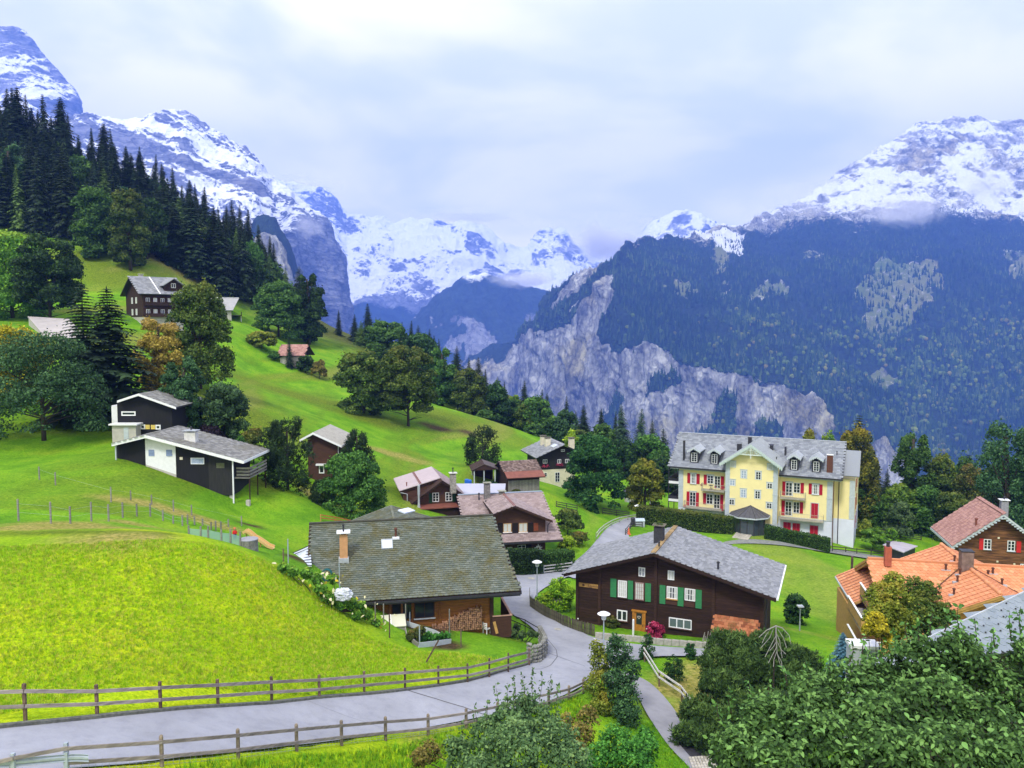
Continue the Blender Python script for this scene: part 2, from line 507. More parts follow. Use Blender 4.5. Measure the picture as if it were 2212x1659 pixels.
earth=np.maximum(earth,np.clip((GY-235)/30,0,1)*np.clip((-GX-(340-GY)*0.1+30)/30,0,1)*0.8)
moss=np.clip(np.maximum(moss,np.clip((_tr-.02)*2.6,0,.7)*(GY>62)*(GX<8)),0,1);dry=np.clip(np.maximum(dry,np.clip((_tr-.30)*2.0,0,.4)*(GY>70)),0,1)
ny_,nx_=GX.shape
I=np.arange(ny_*nx_).reshape(ny_,nx_)
F=np.stack([I[:-1,:-1],I[:-1,1:],I[1:,1:],I[1:,:-1]],-1).reshape(-1,4)
t=NT('meadow',0.95,0.1)
v=t.coord('Object')
n1=t.noise(0.22,5,0.6,v);n2=t.noise(2.6,4,0.65,v);n3=t.noise(4.6,3,0.62,t.coord('Object',(1,1.9,1)))
green=t.ramp(n1,[(0.3,(0.085,0.24,0.010)),(0.52,(0.165,0.36,0.014)),(0.75,(0.27,0.41,0.022))])
hayc=t.ramp(n1,[(0.28,(0.25,0.43,0.006)),(0.5,(0.40,0.54,0.008)),(0.72,(0.56,0.59,0.014))])
c=t.mix(t.attr('hay'),green,hayc)
c=t.mix(t.attr('moss'),c,t.ramp(n2,[(0.3,(0.10,0.16,0.012)),(0.7,(0.19,0.26,0.02))]))
c=t.mix(t.attr('dry'),c,t.ramp(n2,[(0.3,(0.21,0.22,0.03)),(0.7,(0.42,0.36,0.12))]))
c=t.mix(t.attr('earth'),c,t.ramp(n2,[(0.3,(0.035,0.03,0.015)),(0.7,(0.12,0.075,0.04))]))
f3=t.ramp(n3,[(0.34,(0.55,0.66,0.50)),(0.48,(0.97,0.98,0.95)),(0.68,(1.22,1.12,1.0))])
c=t.mix(0.85,c,f3,'MULTIPLY')
f2=t.ramp(n2,[(0.28,(0.70,0.78,0.7)),(0.55,(1,1,1)),(0.75,(1.15,1.08,1.0))])
c=t.mix(0.8,c,f2,'MULTIPLY')
t.col(c);t.bump(t.math('ADD',n2,n3),0.9,0.22)
M_MEADOW=t.m
ground=mesh_np('ground',np.stack([GX.ravel(),GY.ravel(),GZ.ravel()],1),F,M_MEADOW,None,True,{'hay':hay,'dry':dry,'moss':moss,'earth':earth})
tag(ground,kind='structure')
_gx,_gy,_GZ=gx,gy,GZ
def hz(x,y):
 """height of the built sheet"""
 i=int(np.clip(np.searchsorted(_gx,x)-1,0,len(_gx)-2));j=int(np.clip(np.searchsorted(_gy,y)-1,0,len(_gy)-2))
 u=(x-_gx[i])/(_gx[i+1]-_gx[i]);w=(y-_gy[j])/(_gy[j+1]-_gy[j])
 return float((_GZ[j,i]*(1-u)+_GZ[j,i+1]*u)*(1-w)+(_GZ[j+1,i]*(1-u)+_GZ[j+1,i+1]*u)*w)
def asphalt(name,base,seams=0.5):
 t=NT(name,0.85,0.3)
 v=t.coord('Object')
 a=t.noise(0.35,4,0.6,v);b=t.noise(38.0,2,0.7,v);w=t.noise(1.6,5,0.65,v)
 c=t.ramp(a,[(0.3,tuple(x*0.86 for x in base)),(0.7,tuple(x*1.1 for x in base))])
 c=t.mix(0.5,c,t.ramp(b,[(0.3,(0.72,)*3),(0.7,(1.15,)*3)]),'MULTIPLY')
 c=t.mix(0.4,c,t.ramp(w,[(0.34,(0.72,0.72,0.74)),(0.5,(1.0,)*3),(0.68,(1.08,)*3)]),'MULTIPLY')
 t.col(c);t.bump(b,0.25,0.01)
 return t.m
M_ROAD=asphalt('road_surface',(0.305,0.315,0.36))
M_GRAVEL=asphalt('gravel',(0.27,0.27,0.30))
M_TAR=simple('fresh_tar',(0.035,0.035,0.045),0.9,0.3,20)
M_KERB=simple('kerb_stone',(0.11,0.115,0.10),0.9,0.4,5,bump=0.4)
M_CONC=simple('pale_concrete',(0.34,0.33,0.29),0.9,0.25,4,bump=0.2)
def ribbon(nm,name,mat,dz,k,across=8):
 a,b=resample(RIB[nm][0],k)if nm in('lane','gravel_path','hotel_path','side_road')else RIB[nm][0],None
 b=RIB[nm][1]if nm=='road'else resample(RIB[nm][1],k)
 k=len(a)
 V=[]
 for p,q in zip(a,b):
  for j in range(across+1):
   w=p.lerp(q,j/across);V.append((w.x,w.y))
 V=np.array(V);z=H(V[:,0],V[:,1])+dz
 I=np.arange(k*(across+1)).reshape(k,across+1)
 F=np.stack([I[:-1,:-1],I[1:,:-1],I[1:,1:],I[:-1,1:]],-1).reshape(-1,4)
 o=mesh_np(name,np.column_stack([V,z]),F,mat,None,True)
 return tag(o,kind='structure')
ribbon('road','road',M_ROAD,0.030,0,12)
ribbon('side_road','side_road',M_ROAD,0.045,90)
ribbon('lane','lane',M_ROAD,0.040,90)
ribbon('gravel_path','gravel_path',M_GRAVEL,0.055,90)
ribbon('hotel_path','gravel_path',simple('packed_gravel',(0.20,0.21,0.20),0.95,0.3,3),0.05,80)
def strip(name,pts,w,h,mat,dz=0.0,side=0.0,label=None,cat=None,kind=None,parent=None):
 """low wall or kerb along ground points, w wide, h high"""
 m=MB();prev=None;n=len(pts)
 base=0
 for i,p in enumerate(pts):
  d=(pts[min(i+1,n-1)]-pts[max(i-1,0)]);d.z=0;d.normalize()
  r=Vector((d.y,-d.x,0))
  c=p+r*side
  z0=p.z+dz-0.3;z1=p.z+dz+h
  hw=w/2
  m.v+=[tuple(c-r*hw)[:2]+(z0,),tuple(c+r*hw)[:2]+(z0,),tuple(c+r*hw)[:2]+(z1,),tuple(c-r*hw)[:2]+(z1,)]
  if i:
   a=(i-1)*4;b=i*4
   for k in range(4):
    m.f.append([a+k,a+(k+1)%4,b+(k+1)%4,b+k]);m.mi.append(0)
 m.f.append([0,3,2,1]);m.mi.append(0);e=(n-1)*4;m.f.append([e,e+1,e+2,e+3]);m.mi.append(0)
 o=m.build(name,mat,parent)
 return tag(o,label,cat,None,kind)
_a=RIB['road'][0]
def onground(pts,dz=0.0):return[Vector((p.x,p.y,h1(p.x,p.y)+dz))for p in pts]
ka=onground(_a[:66])
strip('kerb',ka,0.22,0.16,M_KERB,0,-0.11,kind='structure')
def seam(pp,w=0.07,mat=None,dz=0.038,name='road_joint'):
 pts=resample([Gn(*p)for p in pp],24);V=[]
 for i,p in enumerate(pts):
  d=pts[min(i+1,23)]-pts[max(i-1,0)];d.z=0;d.normalize();r=Vector((d.y,-d.x,0))*w/2
  for q in(p-r,p+r):V.append((q.x,q.y,h1(q.x,q.y)+dz))
 F=[[2*i,2*i+1,2*i+3,2*i+2]for i in range(23)]
 return tag(mesh_np(name,np.array(V),np.array(F),mat or M_TAR),kind='structure')
M_JOINT=simple('road_joint_tar',(0.09,0.09,0.10),0.9,0.3,20)
seam([(880,1492),(940,1510),(1000,1528),(1050,1546)],0.09,M_JOINT)
seam([(1182,1410),(1230,1428),(1280,1446)],0.07,M_JOINT)
seam([(1172,1368),(1190,1390),(1202,1405),(1204,1420),(1190,1438),(1165,1447),(1140,1446)],0.05,M_JOINT)
seam([(660,1513),(740,1545),(850,1580)],0.04,asphalt('road_seam',(0.24,0.25,0.28)))
seam([(1086,1318),(1130,1330),(1150,1332)],0.06,asphalt('road_seam_pale',(0.42,0.42,0.45)))
seam([(1478,1598),(1500,1622),(1530,1655)],1.3,M_TAR,0.066,'tar_patch')
seam([(1283,1380),(1345,1426)],0.12,simple('line_paint',(0.62,0.62,0.62),0.7,0.2,9),0.056,'road_marking')
for(mx,my,mr)in((1148,1250,0.42),(1205,1360,0.34)):
 c=Gn(mx,my);V=[(c.x,c.y,c.z+0.05)]+[(c.x+mr*math.cos(k*PI/10),c.y+mr*math.sin(k*PI/10),h1(c.x+mr*math.cos(k*PI/10),c.y+mr*math.sin(k*PI/10))+0.05)for k in range(20)]
 o=mesh_np('manhole_cover',np.array(V),np.array([[0,1+k,1+(k+1)%20]for k in range(20)]),M_CONC)
 tag(o,'round pale manhole cover in the road '+('behind the tall street lamp'if mx<1180 else 'before the picket fence'),'manhole cover')
 # ------------------------------------------------------------ far country: cliffs, wooded slopes, snowfields
def interp_cols(cols,nu,nv,vw=None):
 """cols {px: [(py, d), ...]}, evenly many knots each; returns px, py, d grids (nv, nu)"""
 ks=sorted(cols);K=len(cols[ks[0]])
 u=np.linspace(ks[0],ks[-1],nu)
 PY=np.array([[cols[k][j][0]for k in ks]for j in range(K)],float);DD=np.array([[cols[k][j][1]for k in ks]for j in range(K)],float)
 py=np.array([np.interp(u,ks,PY[j])for j in range(K)]);dd=np.array([np.interp(u,ks,DD[j])for j in range(K)])
 vw=vw or[1]*(K-1)
 cnt=[max(2,int(nv*w/sum(vw)))for w in vw]
 rows_y,rows_d=[],[]
 for j in range(K-1):
  for i in range(cnt[j]+(1 if j==K-2 else 0)):
   s=i/cnt[j]
   rows_y.append(py[j]*(1-s)+py[j+1]*s);rows_d.append(dd[j]*(1-s)+dd[j+1]*s)
 py=np.array(rows_y);dd=np.array(rows_d);px=np.tile(u,(len(py),1))
 return px,py,dd
def gridF(nv,nu):
 I=np.arange(nv*nu).reshape(nv,nu)
 return np.stack([I[:-1,:-1],I[:-1,1:],I[1:,1:],I[1:,:-1]],-1).reshape(-1,4)
def normals(P):
 du=np.gradient(P,axis=1);dv=np.gradient(P,axis=0)
 n=np.cross(du,dv);n/=np.linalg.norm(n,axis=2,keepdims=True)+1e-9
 return n
def blur(a,k=3):
 for _ in range(k):
  b=a.copy()
  b[1:-1]=(a[:-2]+2*a[1:-1]+a[2:])/4;a=b.copy()
  b[:,1:-1]=(a[:,:-2]+2*a[:,1:-1]+a[:,2:])/4;a=b
 return a
def massif(name,cols,nu,nv,mat,amp,scale,seed,vw=None,aniso=(1,1,1),masks=None,tilt=0.0,fine=0.3):
 px,py,d=interp_cols(cols,nu,nv,vw)
 d=blur(d,6)
 for _ in range(10):
  d[:,1:-1]=(d[:,:-2]+2*d[:,1:-1]+d[:,2:])/4
 pk=py.copy()
 for _ in range(8):
  pk[:,1:-1]=(pk[:,:-2]+2*pk[:,1:-1]+pk[:,2:])/4
 py=pk
 x,y,z=ray(px,py)
 P=np.stack([x*d,y*d,z*d],2)
 N=normals(blur(np.ascontiguousarray(P),8))
 if N[...,1].mean()>0:N=-N
 sh=px.shape
 q=P.reshape(-1,3)/scale
 q=q*np.array(aniso)
 q[:,2]+=tilt*q[:,0]
 rel=ridged(q,6,0.55,seed)*0.6+fbm(q*0.5,4,0.5,seed+3)*0.7
 rel=rel.reshape(sh)
 ridge_fade=1.0
 rel=rel+0.22*ridged(q*5.1,4,0.6,seed+5).reshape(sh)-0.08
 a=amp*(0.35+0.65*np.clip(np.minimum(np.arange(sh[0])[:,None]/8,(sh[0]-1-np.arange(sh[0])[:,None])/14),0,1))
 if name=='mountain_right':a=a*np.clip(0.5+(py-440)/140,0.5,1)
 P2=P+N*((rel-0.35)*a)[...,None]
 P2[...,2]+=(fbm(q*2.3,4,0.6,seed+9).reshape(sh))*amp*fine
 N2=normals(P2)
 if N2[...,1].mean()>0:N2=-N2
 at_={}
 env=dict(px=px,py=py,P=P2,N=N2,q=q,sh=sh,rel=rel)
 for k,fn in(masks or{}).items():
  at_[k]=fn(env)
 o=mesh_np(name,P2 .reshape(-1,3),gridF(*sh),mat,None,True,at_)
 tag(o,kind='structure')
 return env
def smooth01(x,a,b):
 t=np.clip((x-a)/(b-a),0,1);return t*t*(3-2*t)
def soft_poly(env,polys,amp=9,seed=3,sc=2.0):
 """1 inside any of the polygons, with a ragged edge"""
 sh=env['sh']
 q=env['q']*sc
 jx=fbm(q,4,0.6,seed).reshape(sh)*amp;jy=fbm(q+31.7,4,0.6,seed+1).reshape(sh)*amp
 r=np.zeros(sh)
 for p in polys:
  r=np.maximum(r,inpoly(env['px']+jx,env['py']+jy,p).astype(float))
 return blur(r,2)
def mountain_mat(name,rock_lo,rock_hi,warm,streak=(1,1,0.12),rscale=0.02,snowc=(0.80,0.83,0.88),forest=(0.018,0.034,0.022),bump=1.0,dist=8.0):
 t=NT(name,0.95,0.1)
 v=t.coord('Object',streak)
 vi=t.coord('Object')
 a=t.noise(rscale,8,0.68,v,0.4);b=t.noise(rscale*0.22,5,0.6,vi);fine=t.noise(rscale*4,6,0.7,v)
 rock=t.ramp(a,[(0.32,rock_lo),(0.62,rock_hi)])
 rock=t.mix(t.ramp(b,[(0.52,(0,0,0)),(0.62,(1,1,1))]),rock,warm,'MULTIPLY')
 vo=t.n('ShaderNodeTexVoronoi',feature='DISTANCE_TO_EDGE');vo.inputs['Scale'].default_value=rscale*1.5;dv=t.n('ShaderNodeVectorMath',operation='ADD');dn=t.n('ShaderNodeTexNoise');dn.inputs['Scale'].default_value=rscale*2;dn.inputs['Detail'].default_value=5;sc2=t.n('ShaderNodeVectorMath',operation='SCALE');t.l(dn.outputs['Color'],sc2 .inputs[0]);sc2 .inputs['Scale'].default_value=0.9/rscale;t.l(vi,dn.inputs['Vector']);t.l(v,dv.inputs[0]);t.l(sc2 .outputs[0],dv.inputs[1]);t.l(dv.outputs[0],vo.inputs['Vector'])
 rock=t.mix(0.75,rock,t.ramp(vo.outputs[0],[(0.0,(0.35,0.36,0.42)),(0.12,(1.0,)*3)]),'MULTIPLY')
 rock=t.mix(0.7,rock,t.ramp(fine,[(0.3,(0.55,)*3),(0.6,(1.15,)*3)]),'MULTIPLY')
 fo=t.ramp(t.noise(rscale*3,6,0.7,vi),[(0.35,tuple(x*0.6 for x in forest)),(0.7,tuple(x*1.7 for x in forest))])
 en=t.noise(rscale*2.8,6,0.75,vi,0.5)
 def ragged(k):
  return t.maprange(t.math('ADD',t.attr(k),t.math('MULTIPLY',t.math('SUBTRACT',en,0.5),1.3)),0.44,0.56)
 c=t.mix(ragged('forest'),rock,fo)
 c=t.mix(ragged('pasture'),c,t.ramp(b,[(0.35,(0.12,0.17,0.045)),(0.65,(0.20,0.21,0.075))]))
 sn=t.math('ADD',t.math('MULTIPLY',t.noise(rscale*2.2,8,0.75,vi,0.6),0.5),t.math('MULTIPLY',t.noise(rscale*6.5,6,0.75,t.coord('Object',(1,1,2.2),(0.25,0.18,0)),0.8),0.5))
 s=t.math('ADD',t.attr('snow'),t.math('MULTIPLY',t.math('SUBTRACT',sn,0.5),2.0))
 s=t.maprange(s,0.42,0.62)
 c=t.mix(s,c,snowc)
 t.col(c);t.bump(t.math('ADD',a,t.math('MULTIPLY',fine,0.5)),bump,dist)
 return t.m
C4={1118:[(1110,3400),(745,3420),(738,3430),(733,3440),(729,3450),(725,3460)],1150:[(1110,3200),(705,3240),(698,3250),(692,3260),(689,3270),(686,3280)],1185:[(1110,3050),(690,3100),(668,3130),(652,3150),(642,3160),(632,3170)],
1240:[(1110,2900),(668,2960),(642,3000),(620,3020),(608,3040),(597,3060)],
1290:[(1110,2780),(625,2850),(604,2880),(592,2900),(584,2920),(577,2940)],
1330:[(1110,2680),(650,2740),(606,2800),(572,2870),(556,2920),(545,2980)],
1375:[(1110,2570),(742,2640),(640,2860),(580,3080),(540,3240),(508,3400)],
1430:[(1110,2500),(745,2570),(650,2820),(580,3140),(545,3340),(511,3540)],
1500:[(1110,2450),(785,2510),(680,2780),(600,3180),(550,3520),(513,3820)],
1560:[(1110,2400),(795,2470),(690,2820),(600,3270),(545,3720),(493,4120)],
1620:[(1110,2350),(805,2420),(690,2820),(590,3420),(525,3920),(478,4350)],
1700:[(1110,2300),(835,2370),(700,2800),(580,3500),(515,4100),(454,4650)],
1740:[(1110,2290),(852,2350),(705,2800),(575,3500),(500,4150),(424,4750)],
1810:[(1110,2260),(905,2300),(720,2800),(560,3500),(480,4200),(372,4900)],
1860:[(1110,2230),(935,2270),(730,2780),(560,3500),(470,4200),(343,4950)],
1910:[(1110,2210),(955,2250),(735,2760),(560,3500),(465,4200),(313,5000)],
1985:[(1110,2200),(980,2230),(740,2750),(565,3500),(460,4250),(266,5050)],
2050:[(1110,2200),(1000,2220),(740,2750),(565,3500),(460,4250),(258,5050)],
2130:[(1110,2190),(1005,2210),(740,2740),(565,3480),(465,4230),(252,5050)],
2260:[(1110,2150),(1010,2170),(740,2700),(565,3450),(470,4200),(252,5000)],
2420:[(1110,2120),(1015,2140),(740,2650),(565,3400),(470,4150),(270,4900)],
}
C4={k:v+[(v[-1][0]+60,v[-1][1]+900)]for k,v in C4 .items()}
ROCK4=[[(1100,760),(1150,712),(1210,700),(1270,630),(1300,590),(1325,600),(1322,650),(1300,700),(1302,738),(1350,765),(1400,738),(1430,742),(1465,782),(1530,792),(1600,802),(1680,832),(1750,862),(1800,905),(1812,930),(1812,1100),(1000,1100)],
[(1180,650),(1215,615),(1262,585),(1300,560),(1292,580),(1230,640),(1190,670)],
[(1880,965),(1900,950),(1945,980),(1960,1010),(1960,1080),(1870,1080)]]
GREEN4=[[(1145,735),(1200,690),(1240,668),(1290,600),(1270,640),(1235,700),(1180,712)],[(1250,1000),(1330,870),(1360,850),(1350,890),(1300,1000)],[(1480,960),(1530,905),(1560,845),(1590,850),(1580,960)],[(1600,960),(1640,915),(1680,925),(1690,960)],[(1410,820),(1450,800),(1470,820),(1430,850),(1390,860)]]
PAST4=[[(1890,585),(1960,562),(2010,570),(2040,600),(2020,640),(1990,690),(1960,720),(1900,720),(1870,700),(1880,660),(1830,640),(1870,600)],[(1740,545),(1780,540),(1790,552),(1745,558)],[(1640,620),(1680,610),(1700,620),(1660,650),(1620,640)],[(1430,620),(1460,610),(1500,640),(1490,655),(1440,640)],[(1530,610),(1580,620),(1560,640)],
[(2160,545),(2212,535),(2300,540),(2300,640),(2200,600)],[(1520,560),(1560,520),(1580,560),(1560,600)],[(1890,800),(1930,770),(1950,800),(1900,830)]]
SNOWLINE4=[(1100,560),(1300,540),(1380,505),(1460,500),(1520,520),(1600,500),(1680,492),(1760,480),(1840,478),(1920,470),(2000,460),(2100,470),(2212,480),(2420,480)]
def f_rock4(e):
 return soft_poly(e,ROCK4,13,5,2.5)*(1-soft_poly(e,GREEN4,12,8,3))
def f_past4(e):return soft_poly(e,PAST4,34,12,2.6)*0.62
def f_snow4(e):
 sl=np.interp(e['px'],[a for a,b in SNOWLINE4],[b for a,b in SNOWLINE4])
 above=(sl-e['py'])/60.0
 nz=e['N'][...,2]
 st=fbm(e['q']*np.array([3.0,3.0,9.0]),5,0.65,61).reshape(e['sh'])
 s=np.clip(above*0.8,-0.6,0.46)+(nz-0.45)*0.6+st*0.40+0.85*fbm(e['q']*np.array([1.1,1.1,5.0])+e['q'][:,[0]]*np.array([0,0,-1.6]),5,0.6,171).reshape(e['sh'])
 s=np.where(above>1.2,s-0.10*np.clip(above-1.6,0,2.0),s)
 clr=soft_poly(e,[[(1500,510),(1545,500),(1610,510),(1600,545),(1570,545),(1530,520)],[(1570,520),(1590,525),(1612,560),(1580,548)]],5,3,3)
 return np.clip(np.maximum(s,clr*0.9),-0.4,1.2)
def f_forest4(e):
 sl=np.interp(e['px'],[a for a,b in SNOWLINE4],[b for a,b in SNOWLINE4])
 f=np.clip((e['py']-sl+22)/50,0,1)*(1-f_rock4(e))*(1-f_past4(e))
 return f
M_CLIFF=mountain_mat('cliff_rock',(0.06,0.065,0.09),(0.54,0.54,0.48),(1.0,0.92,0.62),(1,1,0.30),0.016,bump=1.0,dist=22)
E4=massif('mountain_right',C4,620,560,M_CLIFF,78,210,11,[2.6,1.8,1.4,0.9,1.6,0.2],(1.35,1.0,0.6),{'forest':f_forest4,'pasture':f_past4,'snow':f_snow4},0.25,0.35)
R1=[(60,262,3900),(120,250,4000),(165,234,4050),(190,228,4100),(215,241,4100),(250,239,4150),(290,243,4200),(330,246,4200),(370,249,4250),(400,247,4250),(430,262,4300),(470,285,4300),(520,300,4300),(550,318,4300),(570,347,4300),(590,386,4300),(620,414,4300),(655,436,4350),(680,452,4400),(700,478,4450),(716,505,4450),(732,545,4450),(746,600,4450),(757,660,4450),(768,720,4450)]
C1={}
for(a,r,d)in R1:
 w=np.clip((a-560)/120,0,1)
 b=760.0;d0=2900+1100*w
 C1[a]=[(b,d0),(b+(r-b)*0.35,d0+(d-d0)*(0.15)),(b+(r-b)*0.7,d0+(d-d0)*0.5),(r,d),(r+70,d+700)]
def f_snow1(e):
 nz=e['N'][...,2]
 st=fbm(e['q']*np.array([1.6,1.6,9.0])+e['q'][:,[0]]*np.array([0,0,2.2]),5,0.6,21).reshape(e['sh'])
 band=fbm(e['q']*np.array([0.5,0.5,3.2])+e['q'][:,[0]]*np.array([0,0,0.9]),3,0.5,25).reshape(e['sh'])
 w=np.clip((e['px']-600)/60,0,1)*np.clip((e['py']-455)/60,0,1)
 w2=np.clip((e['py']-(470+(e['px']-400)*0.25))/90,0,1)*np.clip((e['px']-430)/80,0,1)
 return np.clip(0.50+(nz-0.55)*0.8+st*0.95+band*1.0-1.3*np.maximum(w,w2*0.5),-0.5,1.3)
z0=lambda e:np.zeros(e['sh'])
M_SNOW1=mountain_mat('snowy_rock',(0.075,0.085,0.12),(0.26,0.27,0.31),(1,0.95,0.85),(0.5,0.5,2.0),0.010,bump=1.0,dist=14)
massif('mountain_left',C1,520,360,M_SNOW1,90,330,31,[1,1.4,1.5,0.15],(0.8,0.9,1.0),{'forest':z0,'pasture':z0,'snow':f_snow1},0.30,0.5)
R0=[(-120,0,5200),(-40,40,5200),(0,52,5200),(25,56,5200),(45,66,5200),(60,77,5200),(80,98,5200),(100,124,5200),(118,145,5200),(130,160,5200),(145,180,5200),(155,193,5200),(162,215,5200),(168,245,5200),(176,330,5200)]
C0={a:[(470,4300),(470+(r-470)*0.5,4600),(r,d),(r+90,d+700)]for a,r,d in R0}
massif('mountain_peak_left',C0,300,260,M_SNOW1,75,500,37,[1,1.6,0.2],(0.8,0.9,1.0),{'forest':z0,'pasture':z0,'snow':lambda e:f_snow1(e)+0.12-0.5*np.clip((e['px']-60)/90,0,1)*np.clip((e['py']-130)/60,0,1)},-0.2,0.5)
R1b=[(500,700,2500),(515,600,2480),(530,520,2450),(545,470,2400),(555,458,2400),(575,461,2400),(598,478,2400),(618,508,2400),(634,545,2400),(648,590,2400),(656,640,2400),(663,700,2400),(668,760,2400)]
C1b={a:[(800,2150),(r+min(45,(800-r)*0.3),2300),(r,2400),(r+60,2800)]for a,r,d in R1b}
massif('cliff_shoulder',C1b,160,200,M_CLIFF,30,170,43,[3,1,0.2],(1.35,1,0.45),{'forest':lambda e:np.clip(soft_poly(e,[[(400,380),(560,440),(600,470),(640,540),(655,600),(640,590),(600,510),(560,500),(520,520),(400,700)]],10,4,3)+0.0,0,1),'pasture':z0,'snow':lambda e:z0(e)-1},0,0.4)
R2=[(560,380,8300),(620,405,8300),(650,408,8200),(690,415,8200),(718,430,8200),(735,452,8300),(750,466,8300),(775,463,8300),(800,468,8300),(828,462,8300),(850,474,8300),(880,472,8300),(910,470,8300),(950,472,8300),(1000,480,8300),(1030,488,8300),(1055,500,8400),(1075,512,8500),(1092,522,8600),(1120,524,8800),(1148,524,8800),(1165,512,8600),(1180,506,8500),(1198,508,8500),(1215,500,8500),(1240,520,8500),(1270,540,8500),(1300,552,8500),(1340,560,8500)]
C2={a:[(800,6200),(800+(r-800)*0.4,6700),(800+(r-800)*0.72,7500),(r,d),(r+40,d+900)]for a,r,d in R2}
def f_snow2(e):
 nz=e['N'][...,2]
 st=fbm(e['q']*2.4,5,0.65,51).reshape(e['sh'])
 low=np.clip((e['py']-628)/26,0,1)
 band=soft_poly(e,[[(1020,590),(1050,570),(1110,560),(1160,582),(1120,600),(1060,606)]],8,3,3)
 return np.clip(0.74+(nz-0.5)*0.7+st*1.2-1.25*low-0.6*band,-0.6,1.4)
M_SNOW2=mountain_mat('glacier_rock',(0.09,0.10,0.15),(0.25,0.27,0.33),(1,1,1),(0.8,0.8,1.2),0.0055,bump=1.0,dist=26)
massif('mountain_head',C2,520,300,M_SNOW2,170,800,53,[1,1.3,1.5,0.12],(1,1,0.9),{'forest':lambda e:np.clip((e['py']-640)/20,0,1),'pasture':z0,'snow':f_snow2},0.35,0.5)
R3=[(830,790,5200),(870,728,5200),(905,692,5200),(935,664,5200),(960,640,5200),(985,620,5200),(1005,606,5200),(1024,598,5200),(1050,603,5300),(1075,606,5300),(1110,612,5400),(1150,618,5500),(1190,625,5500),(1240,640,5500),(1300,660,5500)]
C3={a:[(980,4300),(980+(r-980)*0.5,4600),(r,d),(r+60,d+900)]for a,r,d in R3}
massif('mountain_spur',C3,260,260,mountain_mat('far_wood',(0.12,0.13,0.16),(0.30,0.31,0.34),(1,1,1),(1,1,0.5),0.009,dist=14,forest=(0.022,0.040,0.036)),75,420,63,[1,1.3,0.15],(1.2,1,0.6),{'forest':lambda e:1-np.clip(smooth01(fbm(e['q']*np.array([2.4,2.4,3.4]),4,0.6,66).reshape(e['sh']),-0.02,0.16)*smooth01(e['py'],668,700),0,0.85),'pasture':z0,
'snow':lambda e:np.clip(0.9-(e['py']-600)/22,-0.6,0.9)*0.9},0.2,0.4)
R3b=[(940,880,3900),(985,800,3900),(1010,764,3900),(1035,752,3900),(1065,738,3900),(1100,728,3850),(1130,716,3800),(1160,702,3750),(1200,700,3700)]
C3b={a:[(1110,3600),(r+(1000-r)*0.25,3750),(r,d),(r+60,d+500)]for a,r,d in R3b}
massif('cliff_far',C3b,180,170,M_CLIFF,45,260,73,[2,1,0.2],(1.35,1,0.45),{'forest':lambda e:np.clip(1.15-(e['py']-np.interp(e['px'],[a for a,b,c in R3b],[b for a,b,c in R3b]))/42+fbm(e['q']*3,3,0.6,5).reshape(e['sh']),0,1),'pasture':z0,'snow':lambda e:z0(e)-1},0,0.4)
R5=[(1340,540,7400),(1385,500,7400),(1408,480,7400),(1430,470,7400),(1452,460,7400),(1478,457,7400),(1500,461,7400),(1525,474,7400),(1548,486,7400),(1575,500,7400),(1640,490,7400),(1700,500,7400)]
C5={a:[(640,6000),(640+(r-640)*0.6,6700),(r,d),(r+60,d+900)]for a,r,d in R5}
massif('mountain_peak_far',C5,200,120,M_SNOW2,80,500,83,[1,1.3,0.2],(1,1,1),{'forest':z0,'pasture':z0,'snow':lambda e:np.clip(0.55+(e['N'][...,2]-0.5)*0.5+0.9*fbm(e['q']*np.array([2,2,4]),4,0.6,9).reshape(e['sh']),0,1.3)},-0.8,0.5)
vf=tag(mesh_np('valley_floor',np.array([[-9000,-1600,-900],[9000,-1600,-900],[9000,10300,-900],[-9000,10300,-900]]),np.array([[0,1,2,3]]),simple('valley_wood',(0.03,0.05,0.03),0.95,0.4,0.01)),kind='structure')
def haze_box(density):
 m=MB().box(-9500,9500,-1700,10400,-901,2350)
 t=bpy.data.materials.new('haze');t.use_nodes=True
 nt_=t.node_tree;nt_.nodes.clear()
 o=nt_.nodes.new('ShaderNodeOutputMaterial');p=nt_.nodes.new('ShaderNodeVolumePrincipled')
 p.inputs['Color'].default_value=(0.15,0.30,1.0,1);p.inputs['Density'].default_value=density;p.inputs['Anisotropy'].default_value=0.0
 nt_.links.new(p.outputs[0],o.inputs['Volume'])
 return tag(m.build('haze',t),kind='stuff')
haze_box(1.3e-4)
# ------------------------------------------------------------ far woods on the right-hand mountain (thousands of trees that read as one mass)
def far_spruce_mesh(seed):
 r=random.Random(seed);m=MB()
 for k,(z,ra,h)in enumerate([(0.06,0.20,0.42),(0.28,0.155,0.36),(0.50,0.11,0.30),(0.70,0.065,0.30)]):
  n=6;b=len(m.v)
  for i in range(n):
   a=2*PI*i/n+k;q=ra*r.uniform(0.75,1.25)
   m.v.append((q*math.cos(a),q*math.sin(a),z+r.uniform(-0.03,0.03)))
  m.v.append((0,0,z+h))
  for i in range(n):m.f.append([b+i,b+(i+1)%n,b+n]);m.mi.append(0)
 return m
def far_leafy_mesh(seed):
 bm=bmesh.new();bmesh.ops.create_icosphere(bm,subdivisions=2,radius=0.5)
 for v in bm.verts:
  n=1+0.28*math.sin(v.co.x*9+seed)*math.cos(v.co.y*8+seed*2)+random.uniform(-0.1,0.1)
  v.co=Vector((v.co.x*0.8*n,v.co.y*0.8*n,v.co.z*0.9*n+0.5))
 me=bpy.data.meshes.new('far_leafy_tree');bm.to_mesh(me);bm.free();return me
